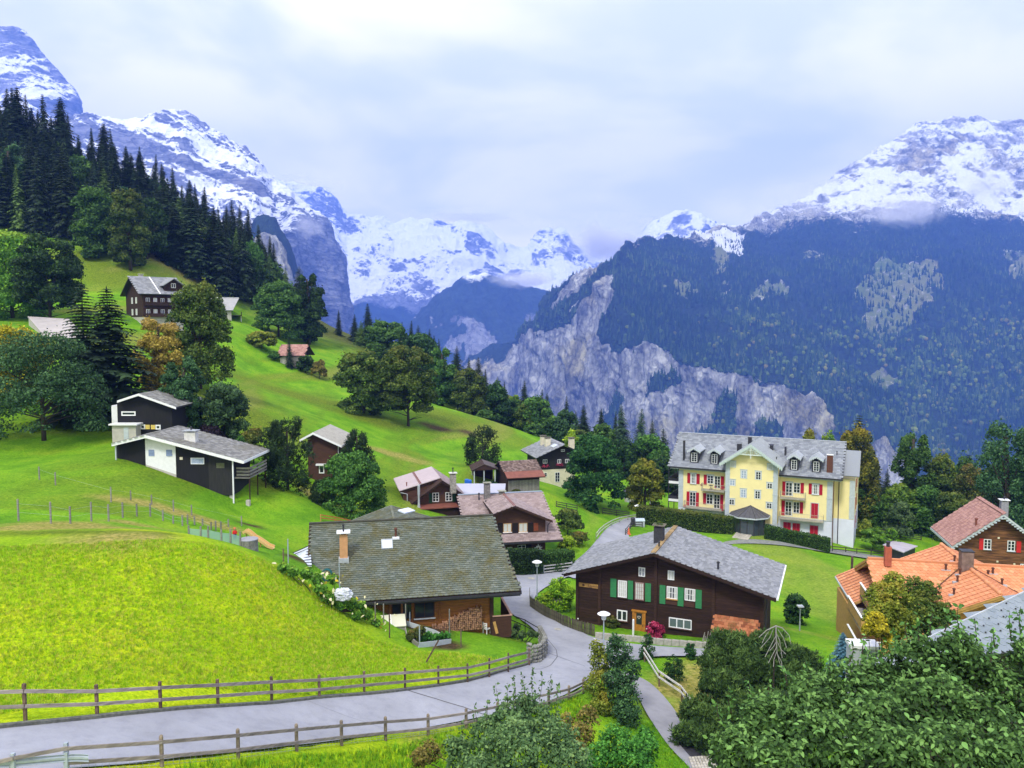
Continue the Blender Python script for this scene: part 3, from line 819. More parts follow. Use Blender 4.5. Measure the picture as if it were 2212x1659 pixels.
def tint_mat(name,stops,rough=0.95):
 t=NT(name,rough,0.05)
 oi=t.n('ShaderNodeObjectInfo')
 c=t.ramp(oi.outputs['Random'],stops)
 n=t.noise(0.9,4,0.7,t.coord('Object',(14,14,14)))
 c=t.mix(0.6,c,t.ramp(n,[(0.35,(0.55,)*3),(0.65,(1.25,)*3)]),'MULTIPLY')
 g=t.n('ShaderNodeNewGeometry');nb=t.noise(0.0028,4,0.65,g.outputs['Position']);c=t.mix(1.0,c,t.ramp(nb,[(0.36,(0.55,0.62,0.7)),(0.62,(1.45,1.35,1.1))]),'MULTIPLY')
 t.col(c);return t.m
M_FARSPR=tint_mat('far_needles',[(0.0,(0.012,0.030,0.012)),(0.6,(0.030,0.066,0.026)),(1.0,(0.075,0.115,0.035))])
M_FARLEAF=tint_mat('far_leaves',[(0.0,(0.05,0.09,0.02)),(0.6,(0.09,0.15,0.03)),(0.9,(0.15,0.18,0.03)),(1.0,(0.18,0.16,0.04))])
src_col=bpy.data.collections.new('far_tree_kinds')
SRC={}
for i in range(3):
 me=far_spruce_mesh(i).mesh('far_spruce',M_FARSPR);o=bpy.data.objects.new('far_spruce',me);SRC['s%d'%i]=o
for i in range(2):
 me=far_leafy_mesh(i+1);me.materials.append(M_FARLEAF);o=bpy.data.objects.new('far_leafy_tree',me);SRC['l%d'%i]=o
def scatter(name,pts,scl,rotz,srcs,label,kind='stuff'):
 me=bpy.data.meshes.new(name);me.vertices.add(len(pts));me.vertices.foreach_set('co',np.asarray(pts,np.float32).ravel())
 for an,av,tp in(('scl',scl,'FLOAT'),('rot',rotz,'FLOAT')):
  a=me.attributes.new(an,tp,'POINT');a.data.foreach_set('value',np.asarray(av,np.float32))
 o=bpy.data.objects.new(name,me);link(o)
 c=bpy.data.collections.new(name+'_kinds')
 for s_ in srcs:c.objects.link(s_)
 g=bpy.data.node_groups.new(name,'GeometryNodeTree')
 g.interface.new_socket('Geometry',in_out='INPUT',socket_type='NodeSocketGeometry');g.interface.new_socket('Geometry',in_out='OUTPUT',socket_type='NodeSocketGeometry')
 gi=g.nodes.new('NodeGroupInput');go=g.nodes.new('NodeGroupOutput')
 iop=g.nodes.new('GeometryNodeInstanceOnPoints');ci=g.nodes.new('GeometryNodeCollectionInfo')
 ci.inputs['Collection'].default_value=c;ci.inputs['Separate Children'].default_value=True;ci.inputs['Reset Children'].default_value=True
 iop.inputs['Pick Instance'].default_value=True
 na=g.nodes.new('GeometryNodeInputNamedAttribute');na.data_type='FLOAT';na.inputs[0].default_value='scl'
 nr=g.nodes.new('GeometryNodeInputNamedAttribute');nr.data_type='FLOAT';nr.inputs[0].default_value='rot'
 cx=g.nodes.new('ShaderNodeCombineXYZ')
 g.links.new(nr.outputs['Attribute'],cx.inputs[2])
 er=g.nodes.new('FunctionNodeEulerToRotation');g.links.new(cx.outputs[0],er.inputs[0])
 g.links.new(er.outputs[0],iop.inputs['Rotation'])
 g.links.new(gi.outputs[0],iop.inputs['Points']);g.links.new(ci.outputs[0],iop.inputs['Instance'])
 g.links.new(na.outputs['Attribute'],iop.inputs['Scale']);g.links.new(iop.outputs[0],go.inputs[0])
 md=o.modifiers.new('scatter','NODES');md.node_group=g
 return tag(o,label,None,None,kind)
def seed_woods(env,dens_fn,n,hmin,hmax,leafy=None,name='woods',label='',srcs=None):
 sh=env['sh'];P=env['P']
 w=dens_fn(env)[:-1,:-1]
 A=np.abs(env['px'][:-1,1:]-env['px'][:-1,:-1])*np.abs(env['py'][1:,:-1]-env['py'][:-1,:-1])
 p=(w*A).ravel();p=np.clip(p,0,None);p/=p.sum()
 idx=rng.choice(len(p),n,p=p)
 j,i=np.divmod(idx,sh[1]-1)
 a,b=rng.random(n)[:,None],rng.random(n)[:,None]
 Q=(P[j,i]*(1-a)+P[j,i+1]*a)*(1-b)+(P[j+1,i]*(1-a)+P[j+1,i+1]*a)*b
 Q[:,2]-=1.5
 return Q,rng.uniform(hmin,hmax,n),rng.uniform(0,6.28,n),env['px'][j,i],env['py'][j,i]
def dens4(e):
 f=f_forest4(e)
 gap=np.clip(0.75+1.4*fbm(e['q']*1.4,4,0.6,91).reshape(e['sh']),0.05,1)
 p=soft_poly(e,[[(1855,760),(1990,700),(2060,620),(2100,640),(2000,760),(1900,830),(1830,800)]],20,9,3)
 return f*gap*(1-0.6*p)+0.012*f_past4(e)+0.05*soft_poly(e,GREEN4,8,8,3)
Q,sc_,ro_,qx,qy=seed_woods(E4,dens4,24000,17,30)
snl=np.interp(qx,[a for a,b in SNOWLINE4],[b for a,b in SNOWLINE4])
sc_=sc_*np.clip(0.55+(qy-snl)/260,0.45,1)
leafp=np.clip((qy-640)/260,0,0.24)*np.clip((qx-1400)/300,0.1,1)
isleaf=rng.random(len(Q))<leafp
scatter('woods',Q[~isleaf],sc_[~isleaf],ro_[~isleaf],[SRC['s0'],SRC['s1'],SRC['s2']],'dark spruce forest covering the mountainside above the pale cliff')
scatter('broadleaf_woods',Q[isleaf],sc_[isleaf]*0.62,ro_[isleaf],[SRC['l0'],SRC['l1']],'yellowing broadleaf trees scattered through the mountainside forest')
# ------------------------------------------------------------ leaves, needles, bark
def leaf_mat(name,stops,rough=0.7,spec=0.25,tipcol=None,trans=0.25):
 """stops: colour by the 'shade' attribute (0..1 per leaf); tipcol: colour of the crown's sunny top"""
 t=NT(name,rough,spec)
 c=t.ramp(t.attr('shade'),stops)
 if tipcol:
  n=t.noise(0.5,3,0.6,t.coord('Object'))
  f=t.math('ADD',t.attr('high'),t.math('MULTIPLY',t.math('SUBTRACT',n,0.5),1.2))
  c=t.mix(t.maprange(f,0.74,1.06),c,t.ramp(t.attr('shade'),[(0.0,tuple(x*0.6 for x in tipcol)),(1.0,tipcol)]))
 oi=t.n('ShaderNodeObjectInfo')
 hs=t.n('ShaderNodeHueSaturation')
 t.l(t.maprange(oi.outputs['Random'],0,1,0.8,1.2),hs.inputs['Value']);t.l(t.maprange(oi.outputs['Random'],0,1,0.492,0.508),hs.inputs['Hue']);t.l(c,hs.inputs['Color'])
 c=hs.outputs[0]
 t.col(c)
 tr=t.n('ShaderNodeBsdfTranslucent');t.l(c,tr.inputs[0])
 mx=t.n('ShaderNodeMixShader');mx.inputs[0].default_value=trans
 out=[x for x in t.t.nodes if x.type=='OUTPUT_MATERIAL'][0]
 t.l(t.b.outputs[0],mx.inputs[1]);t.l(tr.outputs[0],mx.inputs[2]);t.l(mx.outputs[0],out.inputs[0])
 return t.m
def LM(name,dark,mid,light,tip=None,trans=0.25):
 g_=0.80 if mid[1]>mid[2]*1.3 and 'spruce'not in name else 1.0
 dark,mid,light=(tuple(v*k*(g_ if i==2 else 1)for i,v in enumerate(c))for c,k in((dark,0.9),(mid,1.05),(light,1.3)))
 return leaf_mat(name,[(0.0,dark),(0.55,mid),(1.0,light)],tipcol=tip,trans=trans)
ML={'mugo':LM('mountain_pine_needles',(0.012,0.030,0.010),(0.040,0.085,0.022),(0.11,0.18,0.05),None,0.1),'spruce':LM('spruce_needles',(0.004,0.010,0.005),(0.010,0.024,0.010),(0.028,0.055,0.018),None,0.08),
'sprucegreen':LM('young_spruce_needles',(0.010,0.024,0.014),(0.024,0.055,0.028),(0.05,0.10,0.04),None,0.1),
'pine':LM('pine_needles',(0.007,0.018,0.008),(0.018,0.042,0.016),(0.045,0.085,0.03),None,0.1),
'larch':LM('larch_needles',(0.03,0.06,0.02),(0.07,0.13,0.035),(0.13,0.20,0.05),None,0.2),
'dark':LM('dark_leaves',(0.006,0.022,0.007),(0.020,0.058,0.015),(0.055,0.12,0.032)),
'mid':LM('green_leaves',(0.014,0.046,0.010),(0.044,0.118,0.022),(0.11,0.22,0.045)),
'deep':LM('deep_green_leaves',(0.006,0.030,0.008),(0.018,0.075,0.018),(0.055,0.15,0.04)),
'blue':LM('bluish_leaves',(0.010,0.032,0.014),(0.032,0.082,0.036),(0.09,0.18,0.075)),
'bright':LM('bright_leaves',(0.04,0.11,0.012),(0.09,0.21,0.025),(0.19,0.34,0.05),(0.26,0.36,0.03)),
'lime':LM('lime_leaves',(0.10,0.18,0.01),(0.22,0.34,0.02),(0.42,0.50,0.05)),
'olive':LM('olive_leaves',(0.016,0.040,0.008),(0.055,0.105,0.018),(0.14,0.19,0.035),(0.17,0.20,0.03)),
'rust':LM('turning_leaves',(0.018,0.036,0.008),(0.062,0.095,0.018),(0.15,0.17,0.035),(0.24,0.175,0.04)),
'yellowtop':LM('yellow_topped_leaves',(0.014,0.034,0.008),(0.085,0.105,0.016),(0.27,0.26,0.03),(0.36,0.30,0.03)),
'orange':LM('orange_leaves',(0.10,0.080,0.015),(0.27,0.205,0.035),(0.47,0.36,0.09),(0.5,0.34,0.10)),
'yellow':LM('yellow_leaves',(0.12,0.12,0.01),(0.30,0.27,0.015),(0.55,0.45,0.03)),
'yelgreen':LM('yellow_green_leaves',(0.06,0.09,0.01),(0.14,0.18,0.02),(0.27,0.29,0.04),(0.30,0.27,0.03)),
'pink':LM('crimson_leaves',(0.12,0.01,0.03),(0.32,0.02,0.07),(0.55,0.08,0.16)),
'purple':LM('purple_leaves',(0.012,0.008,0.014),(0.03,0.018,0.03),(0.06,0.04,0.06)),
'bluespruce':LM('blue_spruce_needles',(0.012,0.045,0.06),(0.035,0.10,0.13),(0.10,0.21,0.26),None,0.05),
'foreleaf':LM('large_dark_leaves',(0.006,0.022,0.006),(0.038,0.100,0.022),(0.14,0.27,0.085),None,0.15),
'willow':LM('grey_green_leaves',(0.020,0.050,0.020),(0.055,0.11,0.045),(0.13,0.20,0.085),None,0.2),
'ivy':LM('ivy_leaves',(0.012,0.055,0.008),(0.035,0.14,0.018),(0.10,0.27,0.05)),
'dry':LM('withered_leaves',(0.05,0.05,0.015),(0.14,0.12,0.03),(0.28,0.22,0.07)),
}
M_BARK=simple('bark',(0.045,0.035,0.027),0.95,0.4,6,bump=0.5,stretch=(1,1,0.25))
M_DEAD=simple('dead_branch',(0.24,0.235,0.21),0.9,0.25,9)
def rot_basis(n):
 """random orthonormal frames (n,3,3)"""
 q=rng.normal(size=(n,4));q/=np.linalg.norm(q,axis=1,keepdims=True)
 w,x,y,z=q.T
 return np.stack([np.stack([1-2*(y*y+z*z),2*(x*y-z*w),2*(x*z+y*w)],1),np.stack([2*(x*y+z*w),1-2*(x*x+z*z),2*(y*z-x*w)],1),np.stack([2*(x*z-y*w),2*(y*z+x*w),1-2*(x*x+y*y)],1)],1)
def leaves(C,size,out=None,flat=0.6,asp=0.55,bend=0.0,shade=None,high=None):
 """a pointed four-cornered leaf at each centre; out = direction each blade faces roughly"""
 n=len(C)
 R=rng.normal(size=(n,3))
 nrm=R*(1-flat)+(out if out is not None else np.array([0,0,1.0]))*flat*1.6
 nrm/=np.linalg.norm(nrm,axis=1,keepdims=True)+1e-9
 a=np.cross(nrm,rng.normal(size=(n,3)));a/=np.linalg.norm(a,axis=1,keepdims=True)+1e-9
 b=np.cross(nrm,a)
 s=(size*rng.uniform(0.65,1.35,n))[:,None]
 V=np.stack([C-a*s*0.5,C+b*s*asp*0.5+nrm*s*bend,C+a*s*0.5,C-b*s*asp*0.5+nrm*s*bend],1).reshape(-1,3)
 F=np.arange(4*n).reshape(n,4)
 sh=rng.random(n)if shade is None else shade
 hi=np.zeros(n)if high is None else high
 return V,F,np.repeat(sh,4),np.repeat(hi,4)
def lobes_for(style,r):
 """lobes (centre, radius) of a crown one unit tall, one unit wide, standing on z=0"""
 L=[]
 if style=='round':
  for k in range(64):
   u=r.uniform(-1,1);a=r.uniform(0,2*PI);q=math.sqrt(max(0,1-u*u))**(0.28 if u<0 else 0.9)
   L.append((0.5*q*math.cos(a)*0.72,0.5*q*math.sin(a)*0.72,(0.46 if u>0 else 0.43)+0.44*u,r.uniform(0.11,0.18)))
 elif style=='spread':
  for k in range(70):
   u=r.uniform(-1,1);a=r.uniform(0,2*PI);q=math.sqrt(max(0,1-u*u))**(0.4 if u<0 else 0.8)
   L.append((0.5*q*math.cos(a)*0.80,0.5*q*math.sin(a)*0.80,0.50+0.42*u,r.uniform(0.09,0.15)))
 elif style=='tall':
  for k in range(58):
   u=r.uniform(0.0,1);a=r.uniform(0,2*PI);w=math.sin(PI*(0.16+0.74*u))**0.6
   q=r.uniform(0.5,1)*0.42*w
   L.append((q*math.cos(a),q*math.sin(a),0.03+0.86*u,r.uniform(0.10,0.16)*(1.15-0.4*u)))
 elif style=='loose':
  for k in range(30):
   u=r.uniform(-0.7,1);a=r.uniform(0,2*PI);q=math.sqrt(max(0,1-u*u))*r.uniform(0.45,1.0)
   L.append((0.5*q*math.cos(a)*0.85,0.5*q*math.sin(a)*0.85,0.47+0.53*u*0.88,r.uniform(0.06,0.13)))
 elif style=='dome':
  for k in range(90):
   u=r.uniform(0,1)**0.8;a=r.uniform(0,2*PI);q=math.sqrt(max(0,1-(u*0.98)**2.4))*(0.86+0.14*min(1,u*4))
   L.append((0.5*q*math.cos(a)*0.80,0.5*q*math.sin(a)*0.80,-0.04+0.93*u,r.uniform(0.09,0.14)))
 elif style=='bush':
  for k in range(26):
   u=r.uniform(0,1);a=r.uniform(0,2*PI);q=math.sqrt(max(0,1-u*u))
   L.append((0.5*q*math.cos(a)*0.75,0.5*q*math.sin(a)*0.75,0.12+0.78*u,r.uniform(0.12,0.22)))
 return L
def crown_arrays(style,n,seed,leaf,w=1.0,h=1.0,flat=0.55,asp=0.6):
 """leaf cloud for a crown w wide and h tall in metres"""
 r=random.Random(seed)
 L=np.array(lobes_for(style,r))
 vol=L[:,3]**2;p=vol/vol.sum()
 k=rng.choice(len(L),n,p=p)
 d=rng.normal(size=(n,3));d[:,2]=np.abs(d[:,2])*0.9+d[:,2]*0.35
 d/=np.linalg.norm(d,axis=1,keepdims=True)
 rad=L[k,3]*rng.uniform(0.55,1.08,n)**0.6
 C=L[k,:3]+d*rad[:,None]*np.array([1,1,0.8])
 fi=rng.random(n)<0.22;C[fi]=(C[fi]-np.array([0,0,0.45]))*rng.uniform(0.3,0.95,fi.sum())[:,None]+np.array([0,0,0.45])
 st=rng.random(n)<0.06;C[st]+=d[st]*L[k[st],3][:,None]*rng.uniform(0.1,0.5,st.sum())[:,None]
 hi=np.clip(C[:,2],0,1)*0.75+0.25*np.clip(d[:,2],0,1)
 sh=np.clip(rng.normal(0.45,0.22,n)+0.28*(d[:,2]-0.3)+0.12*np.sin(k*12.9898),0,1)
 C=C*np.array([w,w,h])
 o=d*np.array([1,1,1])/np.array([w,w,h]);o/=np.linalg.norm(o,axis=1,keepdims=True)
 return leaves(C,leaf,o,flat,asp,0.0,sh,hi)
def leaf_mesh(name,arrs,mat):
 V=np.concatenate([a[0]for a in arrs]);off=0;Fs=[]
 for a in arrs:Fs.append(a[1]+off);off+=len(a[0])
 o=mesh_np(name,V,np.concatenate(Fs),mat,None,False,{'shade':np.concatenate([a[2]for a in arrs]),'high':np.concatenate([a[3]for a in arrs])})
 me=o.data;bpy.data.objects.remove(o);return me
def trunk_mesh(style,w,h,seed,tr=None):
 r=random.Random(seed);m=MB();tr=tr or 0.017*h
 top={'round':0.45,'spread':0.30,'tall':0.85,'loose':0.5,'bush':0.25,'dome':0.45}[style]
 m.tube([(0,0,-0.06*h),(r.uniform(-.01,.01)*h,0,top*0.5*h),(r.uniform(-.02,.02)*h,r.uniform(-.02,.02)*h,top*h)],[tr*1.35,tr,tr*0.75],8)
 for k,(x,y,z,q)in enumerate(lobes_for(style,random.Random(seed))[:18]):
  z0_=min(z*0.6,top*r.uniform(0.6,1.0))
  mid=(x*0.45*w,y*0.45*w,(z0_*0.45+z*0.55)*h)
  m.tube([(0,0,z0_*h),mid,(x*w,y*w,z*h)],[tr*0.45,tr*0.28,tr*0.08],5,False)
 return m.mesh('trunk',M_BARK,True)
def tree(name,style,mat,base,h,w,n,leaf,label,cat,group=None,seed=0,clear=0.12,flat=0.55,asp=0.6,rz=None,sink=0.0):
 """one broadleaf tree with a crown of its own"""
 root=empty(name,base,rz if rz is not None else(seed*1.7)%6.28)
 ch=h*(1-clear)
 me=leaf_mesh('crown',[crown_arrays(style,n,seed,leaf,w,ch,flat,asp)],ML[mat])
 c=link(bpy.data.objects.new('crown',me),root);c.location=(0,0,(clear-(0.06 if style=='round'else 0.02))*h)
 tm=trunk_mesh(style,w,ch,seed);t_=link(bpy.data.objects.new('trunk',tm),root);t_.location=(0,0,0)
 t_.scale=(1,1,1/(1-clear)if clear<0.4 else 1.2)
 return tag(root,label,cat,group)
 # ---- spruces: one unit tall in metres of 20 m, whorls of drooping boughs
def spruce_arrays(seed,H_=20.0,R_=3.6,whorls=34,per=8,droop=0.28,gap=0.06,side=6):
 r=np.random.default_rng(seed);V=[];F=[];Sh=[];Hi=[]
 for i in range(whorls):
  t=i/whorls
  z=H_*(gap+(1-gap)*(1-(1-t)**1.06))
  L=R_*(1-t)**0.82*r.uniform(0.82,1.15)+0.18
  m_=max(4,int(per*(1-0.4*t)))
  for k in range(m_):
   a=2*PI*(k+r.uniform(-0.3,0.3))/m_+i*1.3;Lk=L*r.uniform(0.6,1.15)
   ca,sa=math.cos(a),math.sin(a);up=r.uniform(-0.05,0.12)
   def pt(s,lat,dz=0.0):
    return(ca*s*Lk-sa*lat,sa*s*Lk+ca*lat,z+Lk*(up*s-droop*s*s*1.3)+dz)
   wd=0.34*Lk+0.16
   ns=max(2,side if Lk>1.0 else 3)
   sh0=r.uniform(0.15,0.6)
   for j in range(ns):
    s0=(j+0.1)/ns;s1=min(1.05,s0+1.3/ns);tp=wd*(1-s0*0.75)
    for sg in(-1,1):
     b=len(V)
     V+=[pt(s0,0),pt(s0+0.35/ns,sg*tp*0.5,-0.05*tp),pt(s1,sg*tp*r.uniform(0.7,1.2),-r.uniform(0.25,0.75)*tp),pt(s0+0.9/ns,0,-0.02)]
     F.append((b,b+1,b+2,b+3));q=min(1,max(0,sh0+r.uniform(-0.15,0.2)+0.25*s0));Sh+=[q]*4;Hi+=[t]*4
 b=len(V);tip=0.10
 V+=[(-tip,0,H_*0.955),(0,0.02,H_*0.95),(tip,0,H_*0.955),(0,0,H_*1.01)];F.append((b,b+1,b+2,b+3));Sh+=[0.4]*4;Hi+=[1]*4
 return np.array(V),np.array(F),np.array(Sh),np.array(Hi)
SPR=[leaf_mesh('crown',[spruce_arrays(s,20,R_,wh,pe,dr)],ML['spruce'])for s,R_,wh,pe,dr in((1,3.3,44,11,0.26),(2,2.7,46,10,0.34),(3,3.9,42,11,0.22),(4,2.4,44,10,0.30))]
_tm=MB().tube([(0,0,-1.5),(0,0,8),(0,0,19)],[0.34,0.22,0.04],7).mesh('trunk',M_BARK,True)
def spruce(base,h,wfac,label,group,seed=0,mat='spruce',name='spruce_tree',cat='spruce'):
 root=empty(name,base,(seed*2.39)%6.28)
 s=h/20.0
 c=link(bpy.data.objects.new('crown',SPR[seed%4]),root);c.scale=(s*wfac,s*wfac,s);q_=math.sin(seed*12.9)*0.035;root.rotation_euler=(q_,math.cos(seed*7.7)*0.035,(seed*2.39)%6.28)
 if mat!='spruce':
  c.material_slots[0].link='OBJECT';c.material_slots[0].material=ML[mat]
 t_=link(bpy.data.objects.new('trunk',_tm),root);t_.scale=(s,s,s)
 return tag(root,label,cat,group)
DEC={}
def dec_proto(style,k,n=4200,leaf=0.062):
 key=(style,k)
 if key not in DEC:
  DEC[key]=(leaf_mesh('crown',[crown_arrays(style,n,100+k*7,leaf,1.0,1.0,0.5,0.65)],ML['mid']),trunk_mesh(style,1.0,1.0,100+k*7))
 return DEC[key]
def dec(base,h,w,mat,label,group=None,seed=0,style='round',clear=0.08,name='broadleaf_tree',cat='tree',n=4200,leaf=0.062):
 cm,tm=dec_proto(style,seed%3,n,leaf)
 root=empty(name,base,(seed*2.39)%6.28)
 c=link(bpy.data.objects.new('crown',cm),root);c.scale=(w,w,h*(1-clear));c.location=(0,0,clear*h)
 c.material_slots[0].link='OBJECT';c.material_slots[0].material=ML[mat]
 t_=link(bpy.data.objects.new('trunk',tm),root);t_.scale=(w*0.7+0.3*h,w*0.7+0.3*h,h)
 return tag(root,label,cat,group)
def place(px,base_y,top_y,width,d=None):
 """base on the ground, height and width in metres from what is seen; base_y None: forward distance d given"""
 if d is None:
  b=Gn(px,base_y);d=b.y
 else:
  b=Gd(px,d)
 top=at(px,top_y,d).z
 return b,top-b.z,width/FOC*(d*CP-b.z*SP)
 # ---- forest on the slope at the left
SKY=[(16,187),(31,184),(45,181),(62,201),(75,226),(104,200),(132,205),(149,240),(172,305),(203,271),(227,262),(250,274),(274,312),(299,312),(311,322),(335,328),(357,350),(380,358),(410,384),(424,392),(441,398),(474,443),(490,440),(509,427),(521,439),(535,448),(561,481),(583,505),(592,520),(-20,170),(-5,200)]
LBL_SKY='tall black-green spruce on the skyline of the steep wooded slope'
LBL_FOR='dark spruce standing within the dense forest above the steep meadow'
for i,(x,y)in enumerate(SKY):
 d=298-12*((i*7)%3)/2
 b,h,_=place(x,None,y,10,d)
 spruce(b-Vector((0,0,0.5)),h,1.25+0.25*math.sin(i*3.3),LBL_SKY,'spruces on the wooded skyline',i)
FRONT=[(-60,470),(60,505),(150,515),(180,530),(240,556),(290,566),(340,556),(400,596),(440,612),(480,640),(520,655),(600,665)]
got=[]
r_=random.Random(5)
tries=0
while len(got)<150 and tries<3000:
 tries+=1
 x=r_.uniform(-50,600);fy=np.interp(x,[a for a,b in FRONT],[b for a,b in FRONT])
 sy=np.interp(x,[-50,0,200,400,600],[300,330,400,490,590])
 y=fy-(r_.random()**1.3)*(fy-sy)
 b=Gn(x,y)
 if b.y>330 or any((b-q).length<4.4 for q in got):continue
 got.append(b)
 k=len(got);px_,py_=x,y
 hh=r_.uniform(17,27);lim=b.y
 sk=np.interp(x,[0,60,100,150,200,250,330,400,450,480,520,560,600],[185,200,215,250,285,285,330,375,405,440,440,480,525])
 hmax=at(x,sk+25,b.y).z-b.z
 hh=min(hh,max(9,hmax))
 if r_.random()<0.24 and x>260 or(r_.random()<0.1):
  dec(b,hh*0.72,hh*0.5,r_.choice(['mid','dark','blue','olive','mid']),'green broadleaf tree mixed into the spruce forest on the slope','broadleaf trees within the spruce forest',k,r_.choice(['tall','round']),0.05)
 elif r_.random()<0.14:
  spruce(b,hh*0.85,1.15,'lighter green larch among the dark spruces on the slope','larches within the spruce forest',k,'larch'if r_.random()<.4 else 'sprucegreen','larch_tree','larch')
 else:
  spruce(b,hh,r_.uniform(1.15,1.5),LBL_FOR,'spruces of the forest on the slope',k)
  # ---- trees one can tell apart; (kind, centre, foot, top, width, distance or None, leaves, label)
T=[('round',28,700,485,165,176,'bright','light green maple filling the left edge above the yellowing tree'),('spread',108,690,500,140,170,'dark','dark rounded tree with a visible forked trunk beside the light green maple'),
('tall',25,470,300,95,256,'blue','dull green tree at the left edge in front of the black spruces'),
('round',203,562,398,95,228,'mid','olive tree at the forest edge, the darker of the round pair above the steep meadow'),
('tall',282,566,402,92,224,'olive','yellow-green tree with ochre right side at the forest edge'),
('dome',95,960,705,285,92,'blue','huge dark green tree with a broad dome left of the black house'),
('round',30,930,692,150,104,'yellow','bright yellow tree top glowing behind the huge dark green tree'),
('tall',345,850,675,118,112,'orange','orange autumn tree standing between two dark trees'),
('dome',432,830,590,150,125,'olive','big dark tree with a yellowish top right of the dark wooden chalet'),
('tall',398,935,758,105,98,'blue','grey-green tree rising just behind the low black cabin'),
('round',486,955,820,105,99,'blue','rounder grey-green tree at the right end of the low black cabin'),
('dome',602,735,600,118,234,'mid','green tree at the upper end of the meadow beside the track'),
('tall',668,724,578,84,240,'dark','dark tree with a bare trunk casting shade at the head of the meadow'),
('round',785,908,748,128,168,'olive','old sycamore leafy down to the ground, left of the pair on the meadow'),
('spread',882,908,745,128,165,'olive','old sycamore with a thick leaning trunk, right one of the pair'),
('round',834,800,688,98,262,'mid','rounded green tree at the crest behind the two old sycamores'),
('round',902,830,714,92,256,'dark','dark rounded tree at the crest right above the old sycamores'),
('tall',956,893,744,74,216,'mid','tall green ash at the right shoulder of the old sycamores'),
('round',1012,915,788,84,212,'olive','green tree with yellow lower boughs on the meadow edge'),
('round',1070,930,822,62,214,'dark','dark tree at the meadow edge above the pale crest'),
('bush',1046,925,885,44,208,'mid','light green bush under the dark trees on the meadow edge'),
('round',1110,905,848,38,228,'bright','small light green tree between spruces at the valley edge'),
('round',1156,950,852,74,214,'mid','green tree in the hollow above the grey-roofed house'),
('bush',1152,955,915,44,200,'mid','low green bush in front of the hollow tree'),
('round',1222,955,882,58,200,'blue','bluish green tree with a spruce tip behind it'),
('bush',1236,975,930,40,178,'lime','small yellow-green tree behind the grey-roofed house'),
('round',1303,985,912,60,196,'mid','mid green tree behind the big dark lime tree'),
('round',1348,1010,940,60,178,'dark','dark green tree right behind the big dark lime tree'),
('round',1402,1020,930,90,180,'mid','broad green tree behind the yellow-green maple'),
('round',1432,1090,985,62,158,'dark','dark shaded tree behind the left end of the yellow hotel'),
('dome',1285,1102,930,138,132,'deep','big dense dark lime tree over the fenced track'),
('round',1394,1098,984,80,136,'yelgreen','yellow-green maple left of the yellow hotel'),
('round',1846,1075,910,100,140,'yellowtop','tall tree with golden crown at the right end of the yellow hotel'),
('round',1744,1000,920,62,160,'yelgreen','golden green tree top showing over the hotel ridge'),
('tall',1786,1000,917,50,162,'bright','fresh green tree top showing over the hotel ridge'),
('round',1686,1000,938,32,165,'bright','small green tree top peeping over the middle of the hotel ridge'),
('tall',1966,1075,915,92,150,'mid','tall airy green tree in front of the pale cliff strip'),
('round',2026,1085,968,78,150,'olive','olive green tree right of the tall airy tree'),
('round',2080,1060,972,62,158,'mid','green tree set back between the olive and the rusty trees'),
('round',2098,1110,988,84,142,'rust','rusty brown-green tree above the log house roof'),
('tall',2168,1150,890,150,122,'blue','tall dark grey-green tree at the right edge'),
('round',2235,1120,905,120,118,'blue','dark tree cut by the right edge above the log house'),
('round',1860,1132,1045,88,140,'mid','bushy green tree between the hotel and the pasture fence'),
('round',1942,1138,1040,88,143,'bright','bright lime-green leafy tree behind the pasture fence'),
('round',2000,1142,1044,84,142,'mid','green tree right of the bright leafy one behind the fence'),
('bush',1944,1160,1086,62,136,'willow','dark grey-leaved bush in front of the bright leafy tree'),
('round',2058,1150,1052,82,137,'olive','yellowish green bushy tree left of the log house roof'),
('round',2140,1160,1060,90,128,'dark','dark bushy tree right behind the log house roof ridge'),
('bush',1867,1152,1121,34,128,'yelgreen','small yellow-green shrub in front of the pasture fence'),
('loose',1885,1206,1138,66,121,'bright','crooked apple tree on the lawn before the small grey shed'),
('loose',1925,1185,1140,40,123,'bright','thin light green sapling beside the small grey shed'),
('spread',566,800,716,62,200,'yelgreen','umbrella-shaped yellow-green tree left of the small hut'),
('bush',660,806,764,36,196,'dark','dark round shrub right beneath the small hut'),
('bush',690,808,778,34,195,'dry','twiggy brown shrub at the corner of the small walled terrace'),
('bush',592,800,760,30,197,'mid','small green shrub left of the dark spruce by the hut'),
('dome',760,1112,968,150,90,'mid','round green tree with a dark slanting trunk before the brown cabin'),
('round',700,1112,1030,62,92,'willow','paler leafy sapling left of the round green tree'),
('bush',548,985,925,60,96,'rust','reddish-green shrub beside the low cabin wooden balcony'),
('bush',455,960,915,60,97,'purple','dark purple bush behind the chimney of the low cabin'),
('bush',522,1000,940,40,95,'mid','small green bush at the eaves of the low cabin'),
('bush',1226,1162,1102,66,110,'olive','olive shrub beside the pinkish roof'),
('bush',1248,1190,1150,50,106,'rust','autumn coloured shrub above the yellow-green shrub'),
('bush',1226,1200,1158,42,102,'lime','yellow-green shrub on the small lawn behind the star-decorated house'),
('bush',1055,1078,1040,44,124,'dark','dark bush by the firewood before the open shed'),
('round',1720,1352,1280,54,79,'dark','young dark tree behind the square lamp on the lawn'),
('bush',1322,1368,1330,34,70.5,'rust','reddish-green shrub at the wall of the dark chalet'),
('bush',1414,1380,1345,42,67.5,'pink','crimson pink barberry bush beside the chalet door'),
('bush',1176,1010,985,26,150,'dark','dark shrub left of the grey-roofed house'),
('bush',1115,1075,1058,20,121,'rust','small brown shrub beside the old barn'),
]
